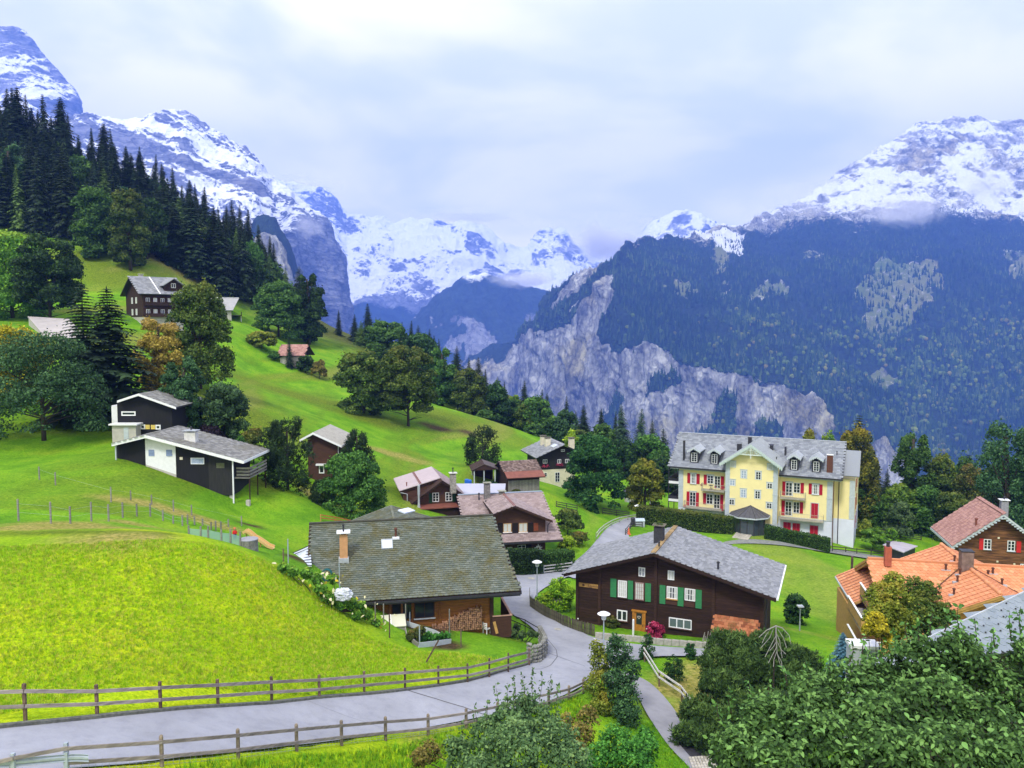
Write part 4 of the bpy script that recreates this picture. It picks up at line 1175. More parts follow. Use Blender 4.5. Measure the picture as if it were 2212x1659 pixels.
for i,(st,x,by,ty,w_,d,mt,lb)in enumerate(T):
 b,h,w=place(x,by,ty,w_,d)
 big=w_>100 or h*FOC/max(b.y,1)>150
 n=int(min(22000,max(2200,(w_*(by-ty))*1.15)))
 leafm=max(0.14,5.7*b.y/FOC)
 cat='bush'if st=='bush'else 'tree'
 tree('shrub'if st=='bush'else 'broadleaf_tree',st,mt,b,h,w,n,leafm,lb,cat,None,200+i,0.03 if st=='bush'else(0.10 if st in('spread','loose')else 0.03),0.5)
SPL=[(188,955,604,2.5,100,'spruce','tall dark spruce, left of the twin spruces behind the black house'),(245,955,613,2.4,103,'spruce','tall dark spruce, right of the twin spruces behind the black house'),
(620,700,575,1.2,262,'larch','light green larch rising over the green tree by the track'),
(645,700,572,1.2,265,'spruce','dark spruce behind the dark tree at the head of the meadow'),
(732,730,667,1.2,275,'spruce','lone dark spruce where the crest meets the valley'),
(766,760,676,1.2,272,'spruce','dark spruce left of the tallest crest spruce'),
(797,760,653,1.5,276,'spruce','tallest spruce of the crest with clear layered boughs'),
(780,790,690,1.4,266,'larch','pale larch under the tallest crest spruce'),
(815,760,682,0.9,282,'spruce','thin spruce right of the tallest crest spruce'),
(868,770,693,1.1,276,'spruce','spruce tip peeping out behind the rounded green crest tree'),
(886,775,690,1.1,278,'spruce','spruce between the two rounded crest trees'),
(907,780,699,1.1,276,'spruce','spruce tip just above the dark rounded crest tree'),
(925,800,707,1.3,270,'spruce','broad spruce right of the dark rounded crest tree'),
(941,805,722,1.0,268,'spruce','lower spruce behind the tall green ash'),
(950,810,729,0.9,266,'spruce','smallest spruce tip above the tall green ash'),
(985,850,744,1.1,250,'spruce','slim spruce right of the tall green ash'),
(1013,860,769,1.1,248,'spruce','spruce behind the tree with yellow lower boughs'),
(1032,870,769,1.3,246,'spruce','wider spruce right of the tree with yellow lower boughs'),
(1049,880,795,1.1,244,'spruce','spruce left of the dark tree at the meadow edge'),
(1075,890,811,1.0,242,'spruce','spruce tip over the dark tree at the meadow edge'),
(1092,895,820,1.0,240,'spruce','spruce right of the dark tree at the meadow edge'),
(1132,940,818,1.0,225,'spruce','tall slim spruce left of the hollow tree'),
(1169,945,838,0.9,222,'spruce','spruce right behind the hollow tree'),
(1181,950,845,0.9,220,'spruce','second spruce right of the hollow tree'),
(1223,950,851,1.0,215,'spruce','spruce rising out of the bluish green tree'),
(1260,965,871,1.3,206,'spruce','dense spruce above the chimney of the grey-roofed house'),
(1246,965,885,1.1,208,'spruce','dark spruce just left of the dense spruce'),
(1299,985,879,1.0,212,'spruce','slim spruce over the big dark lime tree'),
(1327,990,884,0.9,206,'spruce','slim spruce left of the tallest valley-edge spruce'),
(1344,1000,868,1.1,200,'sprucegreen','tallest spruce against the pale cliff'),
(1379,1010,879,1.2,198,'sprucegreen','broad spruce right of the tallest valley-edge spruce'),
(1409,1010,903,0.9,202,'spruce','slim spruce above the broad green tree'),
(1437,1040,922,1.4,186,'spruce','spreading spruce beside the hotel roof corner'),
(1842,1020,889,1.1,172,'spruce','dark spruce tip above the golden tree'),
(1880,1090,960,1.0,148,'spruce','dark spruce behind the golden tree at the hotel end'),
(1909,1100,1008,1.0,146,'spruce','small spruce in front of the pale cliff strip'),
(626,803,724,1.1,196,'spruce','dark spruce standing in front of the small hut'),
(2083,1050,978,1.2,168,'spruce','spruce tip between the rounded trees at the right'),
(1895,1050,985,1.0,160,'spruce','small distant spruce beside the cliff strip'),
(268,935,908,1.3,93,'spruce','small dark spruce before the white porch of the black house'),
]
for i,(x,by,ty,wf,d,mt,lb)in enumerate(SPL):
 b,h,_=place(x,by,ty,10,d)
 if d>150:wf*=1.25
 spruce(b-Vector((0,0,0.3)),h,wf,lb,None,i+3,mt)
r_=random.Random(11)
for i in range(46):
 x=700+i*17+r_.uniform(-8,8)
 d=np.interp(x,[700,950,1150,1300,1480],[290,262,232,205,190])+r_.uniform(0,10)
 sky=np.interp(x,[700,800,900,1000,1100,1200,1300,1400,1480],[725,712,742,800,850,880,925,930,960])
 b,h,_=place(x,None,sky+r_.uniform(2,30),10,d)
 if h>3:spruce(b,h,r_.uniform(1.1,1.6),'dark spruce in the band over the brow of the meadow','spruces over the brow of the meadow',i)
for i in range(26):
 x=1835+i*16+r_.uniform(-8,8);d=160+r_.uniform(0,14)
 b,h,w=place(x,None,np.interp(x,[1835,1890,1960,2050,2212],[960,1050,1030,1010,960])+r_.uniform(0,30),60,d)
 dec(b,h,w,r_.choice(['dark','mid','blue','dark']),'dark leafy tree in the grove behind the fenced pasture','trees of the grove behind the pasture',i,r_.choice(['round','tall']))
for i in range(44):
 x=745+i*16.5+r_.uniform(-10,10)
 d=np.interp(x,[700,950,1150,1300,1480],[262,232,214,190,170])+r_.uniform(-4,6)
 top=np.interp(x,[700,800,900,1000,1100,1200,1300,1400,1480],[760,730,745,812,860,900,935,950,980])+r_.uniform(-4,26)
 b,h,w=place(x,None,top,r_.uniform(44,74),d)
 if h>4:dec(b,h,w,r_.choice(['dark','mid','mid','olive','blue']),'leafy tree filling the wooded edge of the meadow','leafy trees along the meadow edge',i,r_.choice(['round','tall','round']))
 # ------------------------------------------------------------ a house's own axes: x along its front, y into the house, z up
class Frame:
 def __init__(s,o,rz):
  s.o=Vector(o);s.rz=rz
  s.ex=Vector((math.cos(rz),math.sin(rz),0));s.ey=Vector((-math.sin(rz),math.cos(rz),0))
 @staticmethod
 def two(p,q):
  """front runs from p to q (made level)"""
  z=(p.z+q.z)/2
  return Frame((p.x,p.y,z),math.atan2(q.y-p.y,q.x-p.x))
 def L(s,w):
  d=Vector(w)-s.o
  return Vector((d.dot(s.ex),d.dot(s.ey),d.z))
 def W(s,l):
  return s.o+s.ex*l[0]+s.ey*l[1]+Vector((0,0,l[2]))
 def hit(s,px,py,p0,n):
  """where the ray through a pixel meets the plane through p0 with normal n (own axes)"""
  d=Vector([float(v)for v in ray(px,py)])
  dl=Vector((d.dot(s.ex),d.dot(s.ey),d.z));ol=s.L((0,0,0));n=Vector(n)
  t=(Vector(p0)-ol).dot(n)/dl.dot(n)
  return ol+dl*t
 def Y(s,px,py,y=0.0):
  p=s.hit(px,py,(0,y,0),(0,1,0));return p.x,p.z
 def X(s,px,py,x=0.0):
  p=s.hit(px,py,(x,0,0),(1,0,0));return p.y,p.z
 def Z(s,px,py,z=0.0):
  p=s.hit(px,py,(0,0,z),(0,0,1));return p.x,p.y
 def ground(s,x,y):
  w=s.W((x,y,0));return h1(w.x,w.y)-s.o.z
 def root(s,name,label,cat,group=None,kind=None):
  return tag(empty(name,s.o,s.rz),label,cat,group,kind)
M_GLASS=NT('window_glass',0.08,0.6).col((0.020,0.024,0.030)).m
M_CURT=simple('net_curtain',(0.50,0.52,0.50),0.9,0.25,30)
M_WHITE=simple('white_paint',(0.72,0.73,0.75),0.6,0.06,3)
M_GREYW=simple('grey_trim',(0.42,0.47,0.50),0.7,0.1,3)
M_DARKMETAL=simple('dark_metal',(0.03,0.03,0.035),0.5,0.3,4)
M_ZINC=simple('zinc',(0.36,0.39,0.43),0.45,0.15,3,spec=0.5)
M_RED=simple('red_shutter',(0.36,0.006,0.022),0.7,0.15,8)
M_GREENP=simple('green_shutter',(0.035,0.20,0.075),0.7,0.15,8)
M_DGREEN=simple('dark_green_shutter',(0.010,0.05,0.02),0.7,0.2,8)
M_BLACKW=simple('black_boards',(0.010,0.010,0.012),0.85,0.35,2,stretch=(6,6,0.4))
M_DBROWN=simple('dark_brown_timber',(0.034,0.016,0.010),0.85,0.5,3,stretch=(0.5,0.5,7),rand=0.28,bump=0.3)
M_BROWN=simple('brown_timber',(0.070,0.032,0.020),0.85,0.35,3,stretch=(0.5,0.5,7),rand=0.2)
M_OCHRE=simple('ochre_timber',(0.21,0.085,0.018),0.8,0.35,3,stretch=(0.5,0.5,7),rand=0.16,bump=0.2)
M_LOG=simple('weathered_logs',(0.14,0.062,0.025),0.85,0.75,1.6,stretch=(0.4,0.4,4),rand=0.25,bump=0.4)
M_GREYWOOD=simple('grey_weathered_wood',(0.20,0.19,0.17),0.9,0.35,4,stretch=(0.6,0.6,5),rand=0.2,bump=0.2)
M_PINE=simple('new_pine_wood',(0.42,0.24,0.075),0.75,0.2,4)
M_OAKDOOR=simple('golden_oak',(0.38,0.16,0.022),0.6,0.25,5)
M_PLASTER=simple('grey_plaster',(0.42,0.40,0.36),0.95,0.12,2)
M_CREAM=simple('cream_plaster',(0.60,0.56,0.42),0.95,0.1,2)
M_COPPER=simple('rust_red_sheet',(0.19,0.065,0.045),0.55,0.2,2)
M_BRICK=simple('chimney_brown',(0.10,0.04,0.025),0.85,0.4,8)
M_STONE=simple('rubble_stone',(0.20,0.20,0.18),0.95,0.5,5,bump=0.6,rand=0.25)
M_PAVER=simple('paving_stone',(0.42,0.39,0.33),0.95,0.2,5,rand=0.15)
def posnoise(t,scale,detail=4,rough=0.6,stretch=(1,1,1)):
 g=t.n('ShaderNodeNewGeometry');mp=t.n('ShaderNodeMapping');t.l(g.outputs['Position'],mp.inputs[0]);mp.inputs['Scale'].default_value=stretch
 return t.noise(scale,detail,rough,mp.outputs[0])
def tile_mat(name,stops,moss=None,mossamt=(0.5,0.65),mscale=0.5,rough=0.8,spec=0.35,lichen=None):
 """per-tile tone plus weather patches that run over the whole roof"""
 t=NT(name,rough,spec)
 oi=t.n('ShaderNodeObjectInfo')
 r=t.math('FRACT',t.math('ADD',t.attr('rnd'),oi.outputs['Random']))
 c=t.ramp(r,stops)
 fine=posnoise(t,14,3,0.7)
 c=t.mix(0.5,c,t.ramp(fine,[(0.3,(0.72,)*3),(0.7,(1.15,)*3)]),'MULTIPLY')
 if moss:
  n=t.math('ADD',t.math('MULTIPLY',posnoise(t,mscale,4,0.6),0.6),t.math('MULTIPLY',posnoise(t,7.0,3,0.7),0.4))
  c=t.mix(t.maprange(n,*mossamt),c,moss)
 if lichen:
  c=t.mix(t.maprange(posnoise(t,1.7,5,0.7),0.58,0.7),c,lichen)
 t.col(c);return t.m
MT_MOSS=tile_mat('mossy_slate',[(0.0,(0.085,0.105,0.085)),(0.5,(0.115,0.135,0.112)),(1.0,(0.155,0.175,0.15))],(0.095,0.082,0.016),(0.44,0.66),0.8)
MT_GREY=tile_mat('grey_slate',[(0.0,(0.155,0.165,0.180)),(0.5,(0.215,0.225,0.245)),(1.0,(0.28,0.29,0.31))],(0.19,0.175,0.13),(0.56,0.78),0.3)
MT_HOTEL=tile_mat('hotel_slate',[(0.0,(0.155,0.17,0.20)),(0.5,(0.21,0.23,0.26)),(1.0,(0.27,0.29,0.32))],(0.13,0.145,0.16),(0.55,0.8),0.2)
MT_PINK=tile_mat('pinkish_slate',[(0.0,(0.22,0.165,0.16)),(0.5,(0.28,0.215,0.21)),(1.0,(0.34,0.27,0.265))],(0.24,0.19,0.18),(0.55,0.8),0.4)
MT_ROSE=tile_mat('rose_tile',[(0.0,(0.27,0.135,0.115)),(0.5,(0.35,0.185,0.155)),(1.0,(0.43,0.24,0.20))],(0.20,0.13,0.11),(0.55,0.8),0.4)
MT_ORANGE=tile_mat('new_orange_tile',[(0.0,(0.52,0.20,0.09)),(0.5,(0.60,0.25,0.115)),(1.0,(0.66,0.30,0.15))])
MT_CLAY=tile_mat('old_clay_tile',[(0.0,(0.20,0.06,0.025)),(0.5,(0.34,0.11,0.045)),(1.0,(0.46,0.19,0.09))],(0.075,0.075,0.02),(0.52,0.66),0.8)
MT_BARN=tile_mat('brown_barn_tile',[(0.0,(0.085,0.055,0.045)),(0.5,(0.15,0.10,0.085)),(1.0,(0.23,0.17,0.15))])
MT_HEX=tile_mat('smooth_grey_shingle',[(0.0,(0.175,0.21,0.245)),(0.5,(0.20,0.235,0.275)),(1.0,(0.23,0.265,0.30))],rough=0.6)
MT_CABIN=tile_mat('cabin_grey_shingle',[(0.0,(0.13,0.13,0.125)),(0.5,(0.20,0.20,0.19)),(1.0,(0.28,0.28,0.27))],(0.12,0.11,0.07),(0.5,0.7),0.3)
def with_rnd(me,vals):
 a=me.attributes.new('rnd','FLOAT','POINT');a.data.foreach_set('value',np.asarray(vals,np.float32))
def tile_shape(kind,w,l,th):
 """one tile lying in the xy plane, lower end at y=0, thickness th; returns outline from lower left round"""
 if kind=='scallop':o=[(-.49*w,.16*l),(-.36*w,.03*l),(0,-.02*l),(.36*w,.03*l),(.49*w,.16*l),(.49*w,l),(-.49*w,l)]
 elif kind=='point':o=[(-.495*w,.30*l),(-.25*w,.02*l),(0,-.06*l),(.25*w,.02*l),(.495*w,.30*l),(.495*w,l),(-.495*w,l)]
 elif kind=='long':o=[(-.49*w,0),(.49*w,0),(.49*w,l),(-.49*w,l)]
 else:o=[(-.485*w,0.02*l),(-.42*w,0),(.42*w,0),(.485*w,.02*l),(.485*w,l),(-.485*w,l)]
 n=len(o)
 V=[(x,y,th*(1.0-0.9*max(0,y)/l)+0.001)for x,y in o]+[(x,y,-0.004)for x,y in o]
 F=[tuple(range(n))]
 for i in range(n):
  j=(i+1)%n;F.append((i+n,j+n,j,i))
 return V,F
def tiles(parent,A,B,C,D,w,l,mat,kind='scallop',th=0.03,parts=300,clip=None,name='tile',jitter=0.012,lift=0.03,exclude=None,near=None,stagger=True):
 """cover the roof plane A (eave left) B (eave right) C (ridge right) D (ridge left), own axes of parent.
    The `parts` nearest tiles are objects, the rest one joined part."""
 A,B,C,D=(Vector(v)for v in(A,B,C,D))
 ex=(B-A).normalized();n=ex.cross(D-A)
 if n.length<1e-6:n=ex.cross(C-A)
 n.normalize()
 if n.z<0:n=-n
 ey=n.cross(ex).normalized()
 if(D-A).dot(ey)<0:ey=-ey
 def loc(p):q=p-A;return(q.dot(ex),q.dot(ey))
 quad=[loc(A),loc(B),loc(C),loc(D)]
 xs=[q[0]for q in quad];ys=[q[1]for q in quad]
 rows=int((max(ys)-min(ys))/l)+1;spots=[]
 for j in range(rows):
  y=j*l
  off=(0.5*w if(j%2 and stagger)else 0.0)
  k0=int(math.floor(min(xs)/w))-1;k1=int(math.ceil(max(xs)/w))+1
  for k in range(k0,k1):
   x=k*w+off
   spots.append((x,y))
 sp=np.array(spots)
 m=inpoly(sp[:,0]+1e-4,sp[:,1]+0.4*l,quad)
 if exclude:
  for e in exclude:m&=~inpoly(sp[:,0],sp[:,1]+0.4*l,[loc(Vector(v))for v in e])
 sp=sp[m]
 R=Matrix((ex,ey,n)).transposed().to_4x4()
 V,Fc=tile_shape(kind,w,l*1.35,th)
 base=A+n*lift
 mw=parent.matrix_world if parent else Matrix()
 ch=parent
 T_=Matrix()
 while ch is not None:
  T_=Matrix.Translation(ch.location)@Matrix.Rotation(ch.rotation_euler[2],4,'Z')@T_;ch=ch.parent
 P=[base+ex*float(x)+ey*float(y)for x,y in sp]
 dist=[(T_@p).length for p in P]
 order=np.argsort(dist);pick=set(int(i)for i in order[:parts])if len(P)>parts else set(range(len(P)))
 r=random.Random(len(P))
 me=bpy.data.meshes.new(name);me.from_pydata(V,[],Fc);me.materials.append(mat);with_rnd(me,[0.0]*len(V))
 JV,JF,JR=[],[],[]
 nrm_t=T_.to_3x3()@n
 for i,p in enumerate(P):
  rz=r.uniform(-jitter,jitter);dz=r.uniform(0,jitter*0.4)
  if i in pick:
   o=bpy.data.objects.new(name,me)
   M=Matrix.Translation(p+n*dz)@R@Matrix.Rotation(rz,4,'Z')@Matrix.Rotation(r.uniform(-0.3,0.3)*jitter,4,'X')
   o.matrix_local=M;COL.objects.link(o);o.parent=parent
  else:
   b=len(JV);c_,s_=math.cos(rz),math.sin(rz);q=r.random()
   for(x,y,z)in V:
    x2,y2=x*c_-y*s_,x*s_+y*c_
    JV.append(p+ex*x2+ey*y2+n*(z+dz));JR.append(q)
   JF+=[[b+k for k in f]for f in Fc]
 if JV:
  mj=bpy.data.meshes.new(name+'s');mj.from_pydata([tuple(v)for v in JV],[],JF);mj.materials.append(mat);with_rnd(mj,JR)
  o=bpy.data.objects.new('roof_tiles',mj);link(o,parent);o['kind']='stuff'
 return len(P)
def slab(m,A,B,C,D,th):
 """roof slab: quad with thickness hung below it"""
 A,B,C,D=(Vector(v)for v in(A,B,C,D));n=(B-A).cross(D-A).normalized()
 if n.z<0:n=-n
 return m.prism([A,B,C,D],-n*th)
_WIN={}
def window(parent,x0,x1,z0,z1,y=0.0,frame=None,nx=2,nz=3,glass=None,fw=0.07,out=0.06,rz=0.0,bar=0.035,sill=None,name='window',surround=None,label=None,curtain=False):
 """a window standing in the plane y of its parent (or turned by rz): frame, pane, glazing bars, sill"""
 frame=frame or M_WHITE;glass=glass or M_GLASS
 w,h=x1-x0,z1-z0
 f=MB()
 f.box(0,fw,-out,0.02,0,h).box(w-fw,w,-out,0.02,0,h).box(fw,w-fw,-out,0.02,0,fw).box(fw,w-fw,-out,0.02,h-fw,h)
 for i in range(1,nx):
  c=fw+(w-2*fw)*i/nx;f.box(c-bar,c+bar,-out+0.012,0.0,fw,h-fw)
 xs=[fw+(w-2*fw)*i/nx for i in range(nx+1)]
 for j in range(1,nz):
  c=fw+(h-2*fw)*j/nz
  for a,b in zip(xs,xs[1:]):f.box(a+bar,b-bar,-out+0.018,-0.004,c-bar*0.5,c+bar*0.5)
 o=f.build(name,frame,parent);o.location=(x0,y,z0);o.rotation_euler=(0,0,rz)
 if label:o['label']=label
 p=MB().box(fw,w-fw,-out+0.032,-0.001,fw,h-fw).build('pane',glass,o)
 if curtain:
  MB().box(fw+0.02,fw+(w-2*fw)*0.3,-out+0.022,-out+0.030,fw,h-fw).box(w-fw-(w-2*fw)*0.3,w-fw-0.02,-out+0.022,-out+0.030,fw,h-fw).build('curtain',M_CURT,o)
 if sill is not None:MB().box(-0.06,w+0.06,-out-0.10,0.0,-0.07,0.0).build('sill',sill,o)
 if surround is not None:
  t_=0.11
  MB().box(-t_,0,-0.035,0.0,-0.02,h+t_).box(w,w+t_,-0.035,0.0,-0.02,h+t_).box(0,w,-0.035,0.0,h,h+t_).box(-t_-0.06,w+t_+0.06,-0.10,0.0,h+t_,h+t_+0.07).build('surround',surround,o)
 return o
def shutter(parent,x0,x1,z0,z1,y=0.0,mat=None,label=None,rz=0.0,louv=True):
 w,h=x1-x0,z1-z0
 m=MB().box(0,w,-0.045,-0.012,0,h)
 e=0.05
 m.box(0,w,-0.06,-0.045,0,e*1.4).box(0,w,-0.06,-0.045,h-e*1.4,h).box(0,e,-0.06,-0.045,e*1.4,h-e*1.4).box(w-e,w,-0.06,-0.045,e*1.4,h-e*1.4)
 if louv:
  k=int((h-0.2)/0.12)
  for i in range(k):
   z=0.1+i*0.12;m.box(e,w-e,-0.055,-0.045,z,z+0.05)
 o=m.build('shutter',mat or M_RED,parent);o.location=(x0,y,z0);o.rotation_euler=(0,0,rz)
 if label:o['label']=label
 return o
def boards(parent,y,outline,h,mat,name='plank',prot=0.03,z0=None,gaps=None,rot=None):
 """horizontal planks over a wall whose outline is [(x,z)...] in plane y; each plank an object"""
 zs=[p[1]for p in outline];z=min(zs)if z0 is None else z0;top=max(zs)
 n=len(outline)
 r=random.Random(int(abs(y)*100+top*10))
 while z<top-0.05:
  za,zb=z+0.012,min(z+h-0.012,top-0.01)
  def span(zz):
   xs=[]
   for i in range(n):
    (xa,ya),(xb,yb)=outline[i],outline[(i+1)%n]
    if(ya>zz)!=(yb>zz):xs.append(xa+(zz-ya)/(yb-ya)*(xb-xa))
   return(min(xs),max(xs))if len(xs)>=2 else None
  a,b=span(za+0.001),span(zb-0.001)
  if a and b and a[1]-a[0]>0.1:
   dy=r.uniform(-0.008,0.008)
   m=MB().prism([(a[0],y-prot+dy,za),(a[1],y-prot+dy,za),(b[1],y-prot+dy,zb),(b[0],y-prot+dy,zb)],(0,prot-0.004-dy,0))
   m.build(name,mat,parent)
  z+=h
def vboards(m,x0,x1,y,z0,z1,w=0.16,prot=0.02,top=None):
 """upright boards in one mesh (too narrow to pick apart)"""
 k=max(1,int((x1-x0)/w))
 for i in range(k):
  a=x0+(x1-x0)*i/k;b=x0+(x1-x0)*(i+1)/k
  m.box(a+0.008,b-0.008,y-prot-(0.006 if i%2 else 0),y-0.002,z0,z1 if top is None else top((a+b)/2))
 return m
def chimney(parent,x,y,z,w,d,h,mat,cap=None,pipe=None,label=None,below=0.6,capw=0.15):
 o=MB().box(-w/2,w/2,-d/2,d/2,-below,h).build('chimney',mat,parent,label=label);o.location=(x,y,z)
 if cap:
  MB().box(-w/2-capw,w/2+capw,-d/2-capw,d/2+capw,h+0.14,h+0.20).box(-w/2+.04,-w/2+.10,-d/2+.04,-d/2+.10,h,h+.14).box(w/2-.10,w/2-.04,-d/2+.04,-d/2+.10,h,h+.14).box(-w/2+.04,-w/2+.10,d/2-.10,d/2-.04,h,h+.14).box(w/2-.10,w/2-.04,d/2-.10,d/2-.04,h,h+.14).build('chimney_cap',cap,o)
 if pipe:MB().lathe((0,0,h+0.2),[(0.07,0),(0.07,pipe),(0.11,pipe+0.02),(0.11,pipe+0.12),(0.03,pipe+0.18)],10).build('flue',M_DARKMETAL,o)
 return o
def vent(parent,x,y,z,h=0.5,r=0.07,mat=None,base=None):
 prof=[(r,-0.3),(r,h*0.75),(r*1.5,h*0.78),(r*1.6,h*0.92),(r*0.6,h)]
 o=MB().lathe((0,0,0),prof,9).build('vent_pipe',mat or M_DARKMETAL,parent);o.location=(x,y,z)
 return o
def gable_house(F,root,x0,x1,zb,zl,zr,zt,xr,ylen,wall_mat,roof_mat,ov=0.7,ovf=0.9,th=0.22,y0=0.0,edge=None,base=None,tilespec=None,parts=0,wall_name='wall'):
 """gable towards -y; ridge along y at x=xr. zl, zr eave heights of the walls, zt ridge."""
 w=MB().prism([(x0,y0,zb),(x1,y0,zb),(x1,y0,zr),(xr,y0,zt),(x0,y0,zl)],(0,ylen,0)).build(wall_name,wall_mat,root)
 sl=(zt-zl)/(xr-x0);sr=(zt-zr)/(x1-xr)
 up=0.05
 L0=(x0-ov,y0-ovf,zl-ov*sl+up);L1=(xr,y0-ovf,zt+up);R0=(x1+ov,y0-ovf,zr-ov*sr+up)
 yb=y0+ylen+ovf*0.6
 L0b,L1b,R0b=(L0[0],yb,L0[2]),(L1[0],yb,L1[2]),(R0[0],yb,R0[2])
 m=MB();t_=th
 m.prism([(L0[0],L0[1],L0[2]),(L1[0],L1[1],L1[2]),(L1[0],L1[1],L1[2]+t_),(L0[0],L0[1],L0[2]+t_)],(0,yb-L0[1],0))
 m.prism([(L1[0],L1[1],L1[2]),(R0[0],R0[1],R0[2]),(R0[0],R0[1],R0[2]+t_),(L1[0],L1[1],L1[2]+t_)],(0,yb-L0[1],0))
 rf=m.build('roof',roof_mat,root)
 if edge:
  e=MB();g=0.03
  for(p,q)in((L0,L1),(L1,R0)):
   e.prism([(p[0],p[1]-g,p[2]-0.04),(q[0],q[1]-g,q[2]-0.04),(q[0],q[1]-g,q[2]+t_+0.03),(p[0],p[1]-g,p[2]+t_+0.03)],(0,g-0.003,0))
  e.build('bargeboard',edge,root)
 if tilespec:
  kw=dict(tilespec)
  A,B=(L0[0],L0[1],L0[2]+t_),(L0b[0],L0b[1],L0b[2]+t_)
  C,D=(L1b[0],L1b[1],L1b[2]+t_),(L1[0],L1[1],L1[2]+t_)
  tiles(rf,A,B,C,D,parts=parts,**kw)
  A,B=(R0b[0],R0b[1],R0b[2]+t_),(R0[0],R0[1],R0[2]+t_)
  C,D=(L1[0],L1[1],L1[2]+t_),(L1b[0],L1b[1],L1b[2]+t_)
  tiles(rf,A,B,C,D,parts=parts,**kw)
 return dict(wall=w,roof=rf,L0=L0,L1=L1,R0=R0,sl=sl,sr=sr,th=t_,yb=yb)
 # ------------------------------------------------------------ close-up surveys: coordinates read on enlarged views
def _zz(ox,oy,s):return lambda x,y:((ox+x*s)/1.82278,(oy+y*s)/1.82278)
Z1=_zz(1100,1900,.54250);Z2=_zz(2150,1950,.49729);Z3=_zz(2550,1600,.40687);Z4=_zz(3150,1900,.39910)
Z5=_zz(1000,1550,.63291);Z6=_zz(350,1400,.45208);Z7=_zz(0,900,.54250);Z8=_zz(1000,1050,.54250)
Z9=_zz(2300,2400,.37612);Z10=_zz(3000,2250,.46655);Z11=_zz(1500,1780,.59055);Z12=_zz(1500,2300,.5512)
Z13=_zz(700,2000,.6304);Z15=_zz(2250,1750,.4728);Z16=_zz(1900,1700,.35433);Z17=_zz(380,1080,.47244);Z18=_zz(2250,1980,.3937);Z19=_zz(1980,2080,.35714);Z20=_zz(870,2030,.25984)
def wrect(F,Z,x0,x1,y0,y1,y=0.0):
 """upright rectangle on the plane y whose left edge is seen at x0 and right edge at x1; y0/y1 top and bottom on its left edge"""
 a,t=F.Y(*Z(x0,y0),y);_,b=F.Y(*Z(x0,y1),y);c,_=F.Y(*Z(x1,y0),y)
 return a,c,b,t
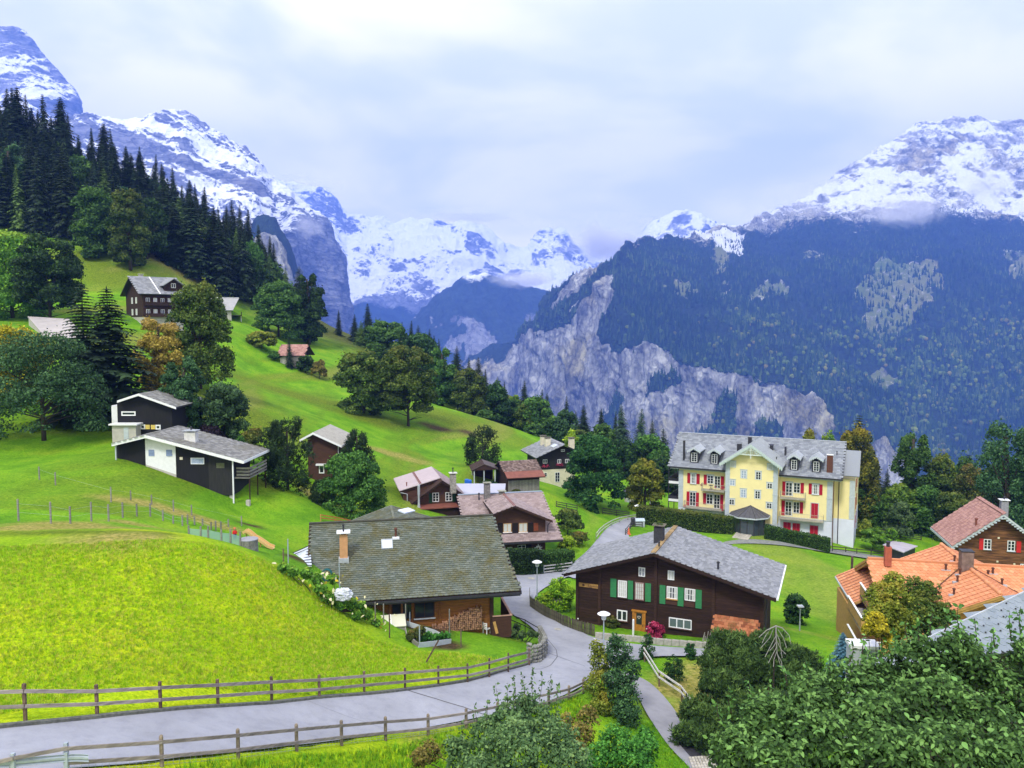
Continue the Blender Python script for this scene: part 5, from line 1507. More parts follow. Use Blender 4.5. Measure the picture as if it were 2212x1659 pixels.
def dark_chalet():
 F=Frame.two(at(*Z2(535,655),70.5),at(*Z2(1210,742),67.6))
 R=F.root('wooden_chalet','dark brown timber chalet with green shutters and a grey slate roof beside the road','house')
 yo=-1.3
 ax,az=F.Y(*Z2(850,458),yo);lx,lz=F.Y(*Z2(140,622),yo);rx,rz_=F.Y(*Z2(1822,822),yo)
 xl,_=F.Y(*Z2(243,700));xr,_=F.Y(*Z2(1722,900))
 _,zb=F.Y(*Z2(1240,1160));zb-=0.6
 sl=(az-lz)/(ax-lx);sr=(az-rz_)/(rx-ax);up=0.0
 zl=lz+(xl-lx)*sl-0.05;zr=rz_+(rx-xr)*sr-0.05;zt=az-0.05
 _,yb=F.Z(*Z2(1035,232),az+0.2)
 yb=min(max(yb,8),15)
 out=[(xl,zb),(xr,zb),(xr,zr-.22),(ax,zt-.22),(xl,zl-.22)]
 MB().prism([(x,0,z)for x,z in out],(0,yb-1.0,0)).build('wall',M_DBROWN,R)
 boards(R,0.0,out,0.245,M_DBROWN)
 for zx in(425,868,1325):
  x,_=F.Y(*Z2(zx,900));zz_=(zl+(x-xl)*sl if x<ax else zr+(xr-x)*sr)-0.35
  MB().box(x-0.13,x+0.13,-0.17,-0.035,zb,zz_).build('corner_post',M_DBROWN,R)
 for x in(xl+0.1,xr-0.1):
  MB().box(x-0.14,x+0.14,-0.16,-0.035,zb,(zl if x<0 else zr)-0.4).build('corner_post',M_DBROWN,R)
 th=0.14
 L0,L1,R0=Vector((lx,yo,lz)),Vector((ax,yo,az)),Vector((rx,yo,rz_))
 back=Vector((0,yb-yo,0));down=Vector((0,0,-th))
 m=MB();m.prism([L0,L1,L1+down,L0+down],back);m.prism([L1,R0,R0+down,L1+down],back)
 rf=m.build('roof',M_DBROWN,R)
 e=MB()
 for p,q in((L0,L1),(L1,R0)):
  e.prism([p+Vector((0,-0.06,-0.26)),q+Vector((0,-0.06,-0.26)),q+Vector((0,-0.06,0.02)),p+Vector((0,-0.06,0.02))],(0,0.055,0))
 e.build('bargeboard',M_DBROWN,R)
 tiles(rf,L0+Vector((-.05,-.05,0)),L0+back+Vector((-.05,0,0)),L1+back,L1+Vector((0,-.05,0)),0.36,0.25,MT_GREY,'square',0.035,150)
 tiles(rf,R0+back+Vector((.05,0,0)),R0+Vector((.05,-.05,0)),L1+Vector((0,-.05,0)),L1+back,0.36,0.25,MT_GREY,'square',0.035,150)
 MB().bar(L1+Vector((0,-.05,0.07)),L1+back+Vector((0,0,0.07)),0.42,0.09).build('ridge_cap',simple('lichened_ridge',(0.26,0.18,0.085),0.9,0.45,2.0),R)
 g=MB().bar(R0+Vector((0.10,-0.08,-0.02)),R0+back+Vector((0.10,0,-0.02)),0.16,0.15);g.build('gutter',M_WHITE,R)
 MB().bar(L0+Vector((-0.10,-0.08,-0.05)),L0+back+Vector((-0.10,0,-0.05)),0.14,0.13).build('gutter',M_DARKMETAL,R)
 MB().tube([(xr+0.9,0.2,zr-0.55),(xr+0.25,0.1,zr-0.75),(xr+0.15,0.1,zb)],0.05,7).build('downpipe',M_DARKMETAL,R)
 nl=(-sl,0,1)
 c=F.hit(*Z2(895,372),L1,nl)
 ch=chimney(R,c.x,c.y,c.z,0.85,0.75,1.45,simple('slate_clad_chimney',(0.035,0.035,0.042),0.8,0.3,6),simple('chimney_slab',(0.12,0.11,0.08),0.9,0.3,4),None)
 cr=crown_arrays('bush',260,5,0.09,0.8,0.35);o=link(bpy.data.objects.new('moss',leaf_mesh('moss',[cr],ML['olive'])),ch);o.location=(0,0,1.62)
 c=F.hit(*Z2(895,412),L1,nl);vent(R,c.x,c.y,c.z,0.55,0.07)
 c=F.hit(*Z2(1362,590),R0,(sr,0,1));vent(R,c.x,c.y,c.z,0.75,0.09)
 def W(x0,x1,y0,y1,**k):
  a,c_,b,t_=wrect(F,Z2,x0,x1,y0,y1);k.setdefault('out',0.11)
  return window(R,a,c_,b,t_,0.0,**k)
 W(735,786,567,638,nx=2,nz=2,glass=NT('pale_glass',0.3,0.4).col((0.22,0.25,0.30)).m);W(966,1018,592,665,nx=2,nz=1,glass=M_CURT)
 W(572,643,670,802,nx=4,nz=4,frame=M_WHITE,glass=M_CURT,bar=0.02,sill=M_DBROWN);W(707,778,685,822,nx=4,nz=4,frame=simple('reddish_frame',(0.30,0.20,0.18),0.7),glass=M_CURT,bar=0.02,sill=M_DBROWN)
 W(958,1043,718,812,nx=2,nz=2,curtain=True,sill=M_PINE);W(1100,1184,734,828,nx=2,nz=2,curtain=True)
 for x0,x1,y0,y1 in((950,1040,822,858),(1092,1178,835,876)):
  a,c_,b,t_=wrect(F,Z2,x0,x1,y0,y1);MB().box(a,c_,-0.10,-0.04,b,t_).build('window_apron',M_BROWN,R)
 for x0,x1,y0,y1 in((513,560,655,800),(650,692,672,818),(788,833,692,837),(902,948,707,853),(1045,1092,725,872),(1187,1235,743,890)):
  a,c_,b,t_=wrect(F,Z2,x0,x1,y0,y1);shutter(R,a,c_,b,t_,-0.06,M_GREENP)
 W(563,645,903,985,nx=2,nz=1,fw=0.09,bar=0.06,sill=M_BROWN);W(975,1155,963,1040,nx=3,nz=1,fw=0.08,bar=0.05,glass=NT('curtained_glass',0.3,0.4).col((0.10,0.14,0.14)).m,sill=M_BROWN)
 a,c_,b,t_=wrect(F,Z2,688,792,912,1104)
 d=MB().box(a,a+0.14,-0.2,-0.04,b,t_).box(c_-0.14,c_,-0.2,-0.04,b,t_).box(a-0.08,c_+0.08,-0.24,-0.04,t_,t_+0.13).build('door_frame',M_OAKDOOR,R)
 d=MB().box(a+0.14,c_-0.14,-0.12,-0.04,b,t_).build('door',M_OAKDOOR,R)
 MB().box(a+0.34,c_-0.34,-0.13,-0.121,b+(t_-b)*0.48,t_-0.14).build('pane',M_GLASS,d)
 MB().box(a+0.30,(a+c_)/2-0.02,-0.135,-0.122,b+0.15,b+(t_-b)*0.38).box((a+c_)/2+0.02,c_-0.30,-0.135,-0.122,b+0.15,b+(t_-b)*0.38).build('door_panel',M_OAKDOOR,d)
 MB().box(c_-0.27,c_-0.22,-0.19,-0.13,b+(t_-b)*0.42,b+(t_-b)*0.50).build('handle',M_DARKMETAL,d)
 cx,cz=(a+c_)/2,b+(t_-b)*0.78
 pts=[(cx+0.135*16*math.sin(q)**3/16,-0.16,cz+0.135*(13*math.cos(q)-5*math.cos(2*q)-2*math.cos(3*q)-math.cos(4*q))/16)for q in[2*PI*i/26 for i in range(27)]]
 hw=MB().tube(pts,0.026,6).build('heart_wreath',simple('wicker',(0.45,0.40,0.36),0.9,0.3,20));hw.location=F.o;hw.rotation_euler=(0,0,F.rz)
 tag(hw,'pale heart-shaped wreath hanging on the golden oak door','wreath')
 a,c_,b,t_=wrect(F,Z2,262,421,688,718)
 s=MB().box(a,c_,-0.10,-0.045,b,t_).build('name_board',M_PINE,R)
 MB().lathe((0,0,0),[(0.12,0),(0.12,0.012)],14).build('emblem',M_BROWN,s).matrix_local=Matrix.Translation((a+0.45,-0.112,(b+t_)/2))@Matrix.Rotation(PI/2,4,'X')
 tc=bpy.data.curves.new('lettering','FONT');tc.body='Eggenheim';tc.size=0.34;tc.extrude=0.006
 to=bpy.data.objects.new('lettering',tc);link(to,s);to.location=(a+0.85,-0.108,(b+t_)/2-0.11);to.rotation_euler=(PI/2,0,0);tc.materials.append(M_BROWN);bpy.context.view_layer.update();mt2=bpy.data.meshes.new_from_object(to);o2=bpy.data.objects.new('lettering',mt2);o2 .location=to.location;o2 .rotation_euler=to.rotation_euler;bpy.data.objects.remove(to);link(o2,s);o2 .name='lettering'
 a,c_,b,t_=wrect(F,Z2,815,850,1004,1034);MB().box(a,c_,-0.14,-0.04,b,t_).build('letter_box',M_WHITE,R)
 for zx,zy in((258,972),(800,1052)):
  x,z=F.Y(*Z2(zx,zy));MB().box(x-.06,x+.06,-0.19,-0.175,z-.06,z+.06).build('number_plate',M_WHITE,R)
 S_=empty('lean_to_store',F.o,F.rz)
 tag(S_,'small lean-to store with mossy clay tiles and green corrugated front against the dark chalet','shed')
 a,t0=F.Y(*Z2(1325,957),-0.2);c_,_=F.Y(*Z2(1697,995),-0.2)
 p=F.Y(*Z2(1300,1082),-1.7);bz=p[1]
 A=Vector((p[0],-1.7,bz));B=Vector((c_,-1.7,bz));C=Vector((c_,-0.2,t0));D=Vector((a,-0.2,t0))
 rr=slab(MB(),A,B,C,D,0.06).build('roof',M_BROWN,S_)
 tiles(rr,A,B,C,D,0.34,0.30,MT_CLAY,'square',0.045,200,jitter=0.04)
 g=MB()
 for i in range(26):
  x=A.x+0.1+i*0.16
  if x>A.x+4.2:break
  g.box(x,x+0.08,-1.66,-1.62,zb-0.3,bz-0.08).box(x+0.08,x+0.16,-1.63,-1.59,zb-0.3,bz-0.08)
 g.build('corrugated_front',simple('green_sheet',(0.02,0.12,0.08),0.6,0.15,3),S_)
 g=MB();r=random.Random(2)
 for i in range(9):
  x=A.x-0.15-i*0.10;g.bar((x,-1.5+r.uniform(-.2,.2),zb),(x+0.25+r.uniform(-.1,.1),-0.5,zb+1.7+r.uniform(-.4,.3)),0.06)
 o=g.build('stakes',M_GREYWOOD);o.location=F.o;o.rotation_euler=(0,0,F.rz);tag(o,'bundle of grey stakes leaning on the corner of the lean-to store','stakes')
 pts=[Gn(*Z2(*q))for q in((388,1132),(470,1142),(560,1150),(700,1160),(850,1178),(1000,1190),(1180,1202),(1365,1215))]
 pts=resample(smooth_poly(pts),17)
 W_=empty('garden_edging',pts[0]);tag(W_,'low pale stone edging between the dark chalet and the side road','stone edging')
 for p,q in zip(pts,pts[1:]):
  d=(q-p);l=d.length;o=MB().box(0.015,l-0.015,-0.0,0.34,-0.3,0.42).build('stone',M_CONC,W_);o.location=p-pts[0];o.rotation_euler=(0,0,math.atan2(d.y,d.x))
 return F
F_CH=dark_chalet()
def mossy_house():
 F=Frame.two(at(*Z1(620,868),59.3),at(*Z1(1752,785),61.7))
 R=F.root('mossy_roof_house','timber house with a huge mossy scalloped slate roof below the hay meadow','house')
 yr=7.6
 xr1,zr1=F.Y(*Z1(1545,243),yr);xr0,zr0=F.Y(*Z1(225,303),yr);zr=(zr1+zr0)/2
 xe1,_=F.Y(*Z1(1752,785),0);xe0=xr0-(xr1-xe1)*0.0
 xe0=xr0+0.1
 th=0.16
 A,B,C,D=Vector((xe0,0,0)),Vector((xe1,0,0)),Vector((xr1,yr,zr)),Vector((xr0,yr,zr))
 m=slab(MB(),A,B,C,D,th)
 E,G=Vector((xr1,yr*2,0)),Vector((xr0,yr*2,0))
 m2=slab(m,D,C,E,G,th)
 rf=m2 .build('roof',M_DBROWN,R)
 n=tiles(rf,A,B,C,D,0.40,0.222,MT_MOSS,'scallop',0.075,300,jitter=0.03)
 MB().bar(D+Vector((-.1,0,.10)),C+Vector((.05,0,.10)),0.34,0.10).build('ridge_cap',simple('dark_ridge',(0.055,0.055,0.04),0.9,0.4,3),R)
 MB().bar(A+Vector((0,-.10,-.12)),B+Vector((.05,-.10,-.12)),0.17,0.15).build('gutter',M_DARKMETAL,R)
 MB().bar(A+Vector((0,-.0,-.24)),B+Vector((-.02,0,-.24)),0.06,0.22).build('fascia',M_DARKMETAL,R)
 MB().bar(B+Vector((.03,0,-.08)),C+Vector((.03,0,-.08)),0.07,0.24).build('bargeboard',M_DARKMETAL,R)
 MB().bar(A+Vector((-.06,0,-.08)),D+Vector((-.06,0,-.08)),0.09,0.30).build('bargeboard',M_DBROWN,R)
 g=MB()
 x=A.x+0.4
 while x<B.x:g.box(x,x+0.12,0.0,1.1,-0.34,-0.2);x+=1.1
 g.build('rafter_ends',M_OCHRE,R)
 yw=1.15
 xw1,_=F.Y(*Z1(1550,1000),yw);_,zb=F.Y(*Z1(1400,1085),yw);zb-=0.5
 xw0=A.x+1.2;top=yw*zr/yr-0.25
 MB().box(xw0,xw1,yw,2*yr-1.2,zb-1.0,0.28).build('wall',M_OCHRE,R)
 MB().prism([(xw0,yw,0.28),(xw0,2*yr-1.2,0.28),(xw0,yr,zr-0.35)],(xw1-xw0,0,0)).build('gable',M_DBROWN,R)
 xo,_=F.Y(*Z1(1130,900),yw)
 boards(R,yw,[(xo,zb),(xw1,zb),(xw1,0.2),(xo,0.2)],0.20,M_OCHRE)
 boards(R,yw,[(xw0,zb),(xo,zb),(xo,-2.05),(xw0,-2.05)],0.20,M_OCHRE)
 for zx in(690,805,890,965,1132,1165):
  x,_=F.Y(*Z1(zx,950),yw);MB().box(x-.07,x+.07,yw-.12,yw-.03,zb,0.2).build('post',M_OCHRE,R)
 x,_=F.Y(*Z1(1540,950),yw);MB().box(x-.15,x+.12,yw-.30,yw-.04,zb-0.4,0.2).build('post',M_DBROWN,R)
 for a0,a1,b0,b1,nx in((818,882,878,990,1),(892,962,878,992,1),(980,1125,870,985,2)):
  a,c_,b,t_=wrect(F,Z1,a0,a1,b0,b1,yw)
  window(R,a,c_,b,t_,yw,frame=M_DBROWN,nx=nx,nz=1,out=0.10,sill=M_GREYW if a0>950 else None)
 nrm=Vector((0,-zr/yr,1))
 rp=lambda zx,zy:F.hit(*Z1(zx,zy),D,nrm)
 c=rp(468,560)
 o=chimney(R,c.x,c.y,c.z,0.62,0.62,2.1,simple('tan_render',(0.50,0.27,0.13),0.9,0.12,3),simple('white_cap',(0.75,0.76,0.80),0.5,0.05),0.45,capw=0.22)
 MB().box(-.40,.40,-.45,.42,-0.35,0.22).build('flashing',M_ZINC,o)
 p0,p1=rp(742,490),rp(820,418)
 sk=empty('skylight',((p0 .x+p1 .x)/2,p0 .y,p0 .z),0,R);al=math.atan2(zr,yr);sk.rotation_euler=(al,0,0)
 w2,l2=(p1 .x-p0 .x)/2,(p1-Vector((p1 .x,p0 .y,p0 .z))).length
 MB().box(-w2,w2,0,0.09,0,0.17).box(-w2,w2,l2-.09,l2,0,0.17).box(-w2,-w2+.09,.09,l2-.09,0,0.17).box(w2-.09,w2,.09,l2-.09,0,0.17).build('frame',M_ZINC,sk)
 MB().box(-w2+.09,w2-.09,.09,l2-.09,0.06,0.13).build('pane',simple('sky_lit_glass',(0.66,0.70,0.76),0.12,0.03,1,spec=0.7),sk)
 c=rp(845,400);o=vent(R,c.x,c.y,c.z,0.85,0.09,M_BRICK);MB().box(-.28,.28,-.28,.28,-0.1,0.09).build('flashing',simple('bright_sheet',(0.72,0.74,0.80),0.5,0.05),o)
 a,_=F.Y(*Z1(1547,960),yw-0.4);c_,_=F.Y(*Z1(1685,968),yw-0.4);_,t_=F.Y(*Z1(1620,968),yw-0.4);_,b=F.Y(*Z1(1620,1088),yw-0.4)
 bx=empty('balcony',(0,0,0),0,R)
 vb=vboards(MB(),a,c_,yw-0.4,b-0.4,t_,0.19);vb.box(a,c_,yw-.39,yw-.33,b-0.4,t_)
 for i in range(22):
  y=yw-.33+i*0.2;vb.box(c_-.06+(0.01 if i%2 else 0),c_,y,y+0.18,b-0.4,t_)
 vb.build('parapet',M_BROWN,bx)
 MB().box(a,c_+.06,yw-.50,yw-.36,t_,t_+.06).box(c_-.1,c_+.08,yw-.36,yw+4.1,t_,t_+.06).build('rail',simple('sunbleached_rail',(0.36,0.22,0.16),0.8,0.2,4),bx)
 MB().bar((a+0.35,yw-0.55,b),(a+0.12,yw-0.46,b+0.95),0.22,0.03,(0,1,0)).build('leaning_board',M_PINE,bx)
 a,_=F.Y(*Z1(1112,1030),yw-0.55);c_,_=F.Y(*Z1(1478,1075),yw-0.55)
 z0_,=[F.Y(*Z1(1300,1082),yw-0.55)[1]]
 fw=empty('firewood_stack',F.W((a,yw-0.1,z0_)),F.rz);tag(fw,'stack of split firewood against the ochre timber wall','firewood')
 lm=[]
 r=random.Random(4)
 M_LOGEND=simple('split_log',(0.30,0.165,0.095),0.9,0.55,3,rand=0.35)
 for k in range(4):
  mm=MB();n_=r.choice([4,5,6]);pl=[(0.085*math.cos(2*PI*i/n_+k)*r.uniform(.7,1.15),-0.36,0.085*math.sin(2*PI*i/n_+k)*r.uniform(.7,1.15))for i in range(n_)]
  mm.prism(pl,(0,0.4,0));lm.append(mm.mesh('log',M_LOGEND))
 top=lambda x:0.55+1.25*min(1,max(0,(x-0.5)/2.6))if x<(c_-a)*0.93 else 1.9
 x=0.08;cnt=0
 while x<c_-a:
  z=0.08
  while z<top(x)*r.uniform(0.92,1.05):
   o=bpy.data.objects.new('log',r.choice(lm));o.location=(x+r.uniform(-.03,.03),r.uniform(-.05,.04),z);o.rotation_euler=(0,r.uniform(0,6.2),r.uniform(-.06,.06));link(o,fw);cnt+=1
   z+=0.155
  x+=0.158
 return F,R,yw,zb
F_MO,R_MO,YW_MO,ZB_MO=mossy_house()
def hotel():
 F=Frame.two(at(*Z3(290,967),130.3),at(*Z3(1780,1112),120.0))
 R=F.root('hotel','three-storey yellow hotel with red shutters, white ground floor and grey dormered roof','hotel')
 M_YEL=simple('yellow_render',(0.76,0.66,0.33),0.92,0.05,0.8);M_BASE=simple('white_render',(0.60,0.63,0.72),0.92,0.06,0.8)
 xL,_=F.Y(*Z3(300,900));xR,_=F.Y(*Z3(1788,900));D_=14.0
 _,ztop=F.Y(*Z3(330,615));ztop+=0.1
 zb=-4.6
 MB().box(xL,xR,0,D_,0.0,ztop).build('wall',M_YEL,R)
 MB().box(xL-.02,xR+.02,-0.03,D_+.02,zb,-0.002).build('ground_floor_wall',M_BASE,R)
 MB().box(xR,xR+3.0,2.4,D_+1,0.0,ztop).build('wall',M_YEL,R);MB().box(xR+.02,xR+3.02,2.37,D_+1.02,zb-0.5,-0.002).build('ground_floor_wall',M_BASE,R)
 yb=-1.9
 bx0,_=F.Y(*Z3(752,900),yb);bx1,_=F.Y(*Z3(1255,900),yb)
 ax,az=F.Y(*Z3(990,372),yb-1.2);fx0,fz0=F.Y(*Z3(695,545),yb-1.2);fx1,fz1=F.Y(*Z3(1305,605),yb-1.2)
 ax=(fx0+fx1)/2;fz=(fz0+fz1)/2;sl=(az-fz)/(ax-fx0)
 zw=fz+(bx0-fx0)*sl-0.25
 MB().prism([(bx0,yb,-1.0),(bx1,yb,-1.0),(bx1,yb,zw),(ax,yb,az-0.25),(bx0,yb,zw)],(0,4.0,0)).build('bay_wall',M_YEL,R)
 MB().box(bx0-.03,bx1+.03,yb-.03,0.3,zb,-1.003).build('bay_base',M_BASE,R)
 p=MB()
 for x0,x1,y in((bx0,bx0+.62,yb),(bx1-.62,bx1,yb)):
  p.box(x0-.04,x1+.02,y-.07,y-.004,-0.9,zw-0.1)
  for z in(3.6,6.4):p.box(x0-.10,x1+.06,y-.12,y-.071,z,z+.16)
 for x0,x1,y in((xL,xL+.7,0),(xR-.75,xR,0),(xR+2.3,xR+3.0,2.4)):
  p.box(x0-.03,x1+.03,y-.07,y-.004,0.1,ztop-.12)
  for z in(3.4,):p.box(x0-.08,x1+.08,y-.12,y-.071,z,z+.16)
 p.build('pilasters',M_GREYW,R)
 MB().box(xL-.08,bx0,-.10,-.03,-.05,.08).box(bx1,xR+.05,-.10,-.03,-.05,.08).box(bx0-.05,bx1+.05,yb-.1,yb-.03,-1.05,-.93).build('string_course',M_GREYW,R)
 for side in(xL,xR-.7):
  for k in range(7):
   MB().box(side+(0 if k%2 else.12),side+.7,-.07,-.034,-.65-k*.52,-.22-k*.52).build('quoin',M_BASE,R)
 ye=-0.85
 ex0,ez0=F.Y(*Z3(205,576),ye);ex1,ez1=F.Y(*Z3(1890,713),ye);ez=(ez0+ez1)/2
 yr=D_/2
 rx0,rz0=F.Y(*Z3(320,256),yr);rx1,rz1=F.Y(*Z3(1925,352),yr);rz_=(rz0+rz1)/2
 print('hotel',xL,xR,ztop,'eave',ex0,ex1,ez0,ez1,'ridge',rx0,rx1,rz0,rz1,'bay',bx0,bx1,az,fz0,fz1)
 A,B,C,Dd=Vector((ex0,ye,ez)),Vector((ex1,ye,ez)),Vector((rx1,yr,rz_)),Vector((rx0-0.3,yr,rz_))
 m=slab(MB(),A,B,C,Dd,.2);slab(m,Dd,C,(C.x,D_+.85,ez),(Dd.x-1.5,D_+.85,ez),.2)
 rf=m.build('roof',M_DARKMETAL,R)
 q=(rz_-ez)/(yr-ye)
 tiles(rf,A,B,C,Dd,0.52,0.36,MT_HOTEL,'square',0.04,300,jitter=0.006)
 MB().bar(Dd+Vector((0,0,.1)),C+Vector((0,0,.1)),0.3,0.12).build('ridge_cap',M_ZINC,R)
 MB().bar(A+Vector((0,-.08,-.08)),B+Vector((0,-.08,-.08)),.2,.18).build('gutter',M_DARKMETAL,R)
 MB().box(ex0+.2,ex1-.2,ye+.1,0,ez-.35,ez-.2).build('soffit',M_GREYW,R)
 MB().prism([(rx0+.3,yr,rz_-.2),(xL+.05,0.1,ztop-0.1),(xL+.05,D_-.1,ztop-0.1)],(xR-xL-.5,0,0)).build('attic',M_YEL,R)
 MB().prism([(xR+.2,1.6,ez+.2),(xR+3.6,1.6,ez+.2),(xR+3.6,5.5,ez+3.6),(xR+.2,5.5,ez+3.6)],(0,.6,-.2)).build('wing_roof',MT_HOTEL,R)
 yf=yb-1.2
 rbk,_=F.Y(*Z3(1150,268),yf),0
 yk=yr+1.0
 m=MB();a_,b_,c2=Vector((fx0,yf,fz)),Vector((ax,yf,az)),Vector((fx1,yf,fz));bk=Vector((0,yk-yf,0));dn=Vector((0,0,-.18))
 m.prism([a_,b_,b_+dn,a_+dn],bk);m.prism([b_,c2,c2+dn,b_+dn],bk)
 rb=m.build('bay_roof',simple('bay_sheet_roof',(0.25,0.27,0.28),0.6,0.15,1.5),R)
 s=MB()
 for k in range(17):
  y=yf+(yk-yf)*k/16
  s.bar(Vector((fx0,y,fz+.03)),Vector((ax,y,az+.03)),.07,.07);s.bar(Vector((fx1,y,fz+.03)),Vector((ax,y,az+.03)),.07,.07)
 s.build('standing_seams',M_ZINC,rb)
 e=MB();seg=16
 for(P_,Q_)in((a_,b_),(b_,c2)):
  e.prism([P_+Vector((0,-.06,-.34)),Q_+Vector((0,-.06,-.34)),Q_+Vector((0,-.06,.08)),P_+Vector((0,-.06,.08))],(0,.055,0))
  for k in range(seg):
   c=P_.lerp(Q_,(k+.5)/seg)+Vector((0,-.05,-.34));w_=(Q_-P_).length/seg/2*.85
   d_=(Q_-P_).normalized()
   e.prism([c-d_*w_,c+d_*w_,c+d_*w_*.5+Vector((0,0,-.16)),c+Vector((0,0,-.24)),c-d_*w_*.5+Vector((0,0,-.16))],(0,.04,0))
 e.build('carved_bargeboard',simple('sage_trim',(0.42,0.50,0.48),0.7,0.08,3),R)
 t=MB();cz=az-1.55
 t.box(ax-1.9,ax+1.9,yf+.05,yf+.10,cz-.12,cz+.02)
 for k in range(-6,7):
  x=ax+k*.3;h_=(1.9-abs(k*.3))*.62
  t.bar((x,yf+.07,cz),(x*.6+ax*.4,yf+.07,cz+h_),.06,.05)
 for k in range(12):
  q_=PI*k/12;t.bar((ax+.9*math.cos(q_),yf+.07,cz+.75*math.sin(q_)),(ax+.9*math.cos(q_+PI/12),yf+.07,cz+.75*math.sin(q_+PI/12)),.07,.06)
 t.box(ax-.06,ax+.06,yf+.04,yf+.11,cz-.6,az-.3)
 t.build('carved_tracery',simple('pale_tracery',(0.62,0.68,0.66),0.7,0.08,3),R)
 for(x0,x1,y0,y1)in((425,480,447,538),(622,675,462,553),(1392,1446,517,612),(1606,1662,533,630)):
  pf=F.hit(*Z3(x0,y1),A+Vector((0,0,.2)),(0,-q,1));yd=pf.y
  a,t_=F.Y(*Z3(x0,y0),yd);c_,_=F.Y(*Z3(x1,y0+3),yd);b=pf.z+.05
  dr=empty('dormer',(0,0,0),0,R);cxm=(a+c_)/2;w_=(c_-a)/2+.22;ln=(t_+.35-b)/q+.9
  MB().box(cxm-w_,cxm+w_,yd,yd+ln,b-.1,t_+.12).build('cheeks',M_DARKMETAL,dr)
  window(dr,a,c_,b,t_,yd,nx=2,nz=4,out=.08,bar=.025)
  g=MB();hw=w_+.42
  for sg in(-1,1):
   g.prism([(cxm,yd-.5,t_+.95),(cxm+sg*hw,yd-.5,t_+.30),(cxm+sg*hw,yd-.5,t_+.20),(cxm,yd-.5,t_+.83)],(0,ln+1.3,0))
   for k in range(6):
    yy=yd-.4+k*.5;g.bar((cxm,yy,t_+.98),(cxm+sg*hw,yy,t_+.33),.05,.06)
  g.build('dormer_roof',M_ZINC,dr)
  g=MB()
  for sg in(-1,1):
   for k in range(4):
    u0,u1=k/4,(k+1)/4;xm0,xm1=cxm+sg*hw*u0,cxm+sg*hw*u1
    g.prism([(xm0,yd-.55,t_+.93-.65*u0),(xm1,yd-.55,t_+.93-.65*u1),(xm1,yd-.55,t_+.70-.62*u1),((xm0+xm1)/2,yd-.55,t_+.55-.62*(u0+u1)/2),(xm0,yd-.55,t_+.72-.62*u0)],(0,.04,0))
  g.build('carved_bargeboard',M_GREYW,dr)
 GR=dict(surround=M_GREYW)
 def W(x0,x1,y0,y1,y=0.0,**k):
  a,c_,b,t_=wrect(F,Z3,x0,x1,y0,y1,y);return window(R,a,c_,b,t_,y,**k)
 for v in((415,472,650,745),(1592,1660,752,848)):W(*v,nx=2,nz=3,sill=M_GREYW,curtain=True,**GR)
 W(578,638,665,745,nx=2,nz=3,**GR);W(648,706,672,790,nx=2,nz=4)
 W(408,468,825,960,nx=2,nz=4,**GR);W(570,632,845,945,nx=2,nz=3,**GR);W(642,702,850,985,nx=2,nz=4)
 W(1337,1402,733,862,nx=2,nz=4,**GR);W(1413,1478,737,835,nx=2,nz=3)
 W(1332,1396,918,1052,nx=2,nz=4,**GR);W(1410,1472,922,1030,nx=2,nz=3)
 for x0,x1,y0,y1 in((385,414,643,742),(474,505,652,750),(544,574,660,758),(709,740,675,803),(378,408,822,955),(469,498,833,967),(538,568,838,945),(703,734,852,990),(1305,1336,725,858),(1481,1514,740,845),(1560,1591,745,848),(1662,1694,755,857),(1297,1330,908,1052),(1474,1506,925,1035)):
  a,c_,b,t_=wrect(F,Z3,x0,x1,y0,y1);shutter(R,a,c_,b,t_,0.0,M_RED)
 for x0,x1,y0,y1,yy in((1585,1650,936,1080,0),(1315,1387,1118,1228,-.03),(1403,1475,1128,1245,-.03),(1572,1650,1150,1273,-.03)):
  a,c_,b,t_=wrect(F,Z3,x0,x1,y0,y1,yy);m_=(a+c_)/2
  shutter(R,a,m_-.01,b,t_,yy,M_RED);shutter(R,m_+.01,c_,b,t_,yy,M_RED)
  MB().box(a-.12,a-.02,yy-.05,yy-.004,b,t_+.1).box(c_+.02,c_+.12,yy-.05,yy-.004,b,t_+.1).box(a-.02,c_+.02,yy-.05,yy-.004,t_+.01,t_+.1).build('surround',M_GREYW,R)
 for x0,x1,y0,y1 in((405,467,1025,1095),(566,622,1040,1105),(645,705,1050,1112)):W(x0,x1,y0,y1+25,-.03,nx=2,nz=2,bar=.05)
 for x0,x1,y0,y1 in((365,399,1019,1086),(468,502,1032,1096),(523,556,1037,1100),(707,739,1055,1115)):
  a,c_,b,t_=wrect(F,Z3,x0,x1,y0,y1+22,-.03);shutter(R,a,c_,b,t_,-.03,M_RED)
 M_PG=NT('pale_pane',0.25,0.5).col((0.30,0.37,0.48)).m
 for x0,x1,y0,y1,nx,nz,gl in((797,850,532,588,1,1,M_CURT),(1163,1215,558,615,1,1,M_CURT),(905,958,618,695,2,3,M_PG),(1047,1098,630,708,2,3,None),(795,846,710,765,2,2,M_PG),(1157,1208,740,795,2,2,None),
(902,954,800,880,2,3,M_PG),(1040,1091,815,892,2,3,None),(790,840,895,950,2,2,None),(1152,1203,932,987,2,2,None),(1147,1190,1145,1195,2,2,None),(785,822,1100,1140,1,1,None)):
  W(x0,x1,y0,y1,yb,nx=nx,nz=nz,glass=gl,bar=.035,**GR)
 M_SLAB=simple('balcony_concrete',(0.30,0.29,0.24),0.9,0.2,2)
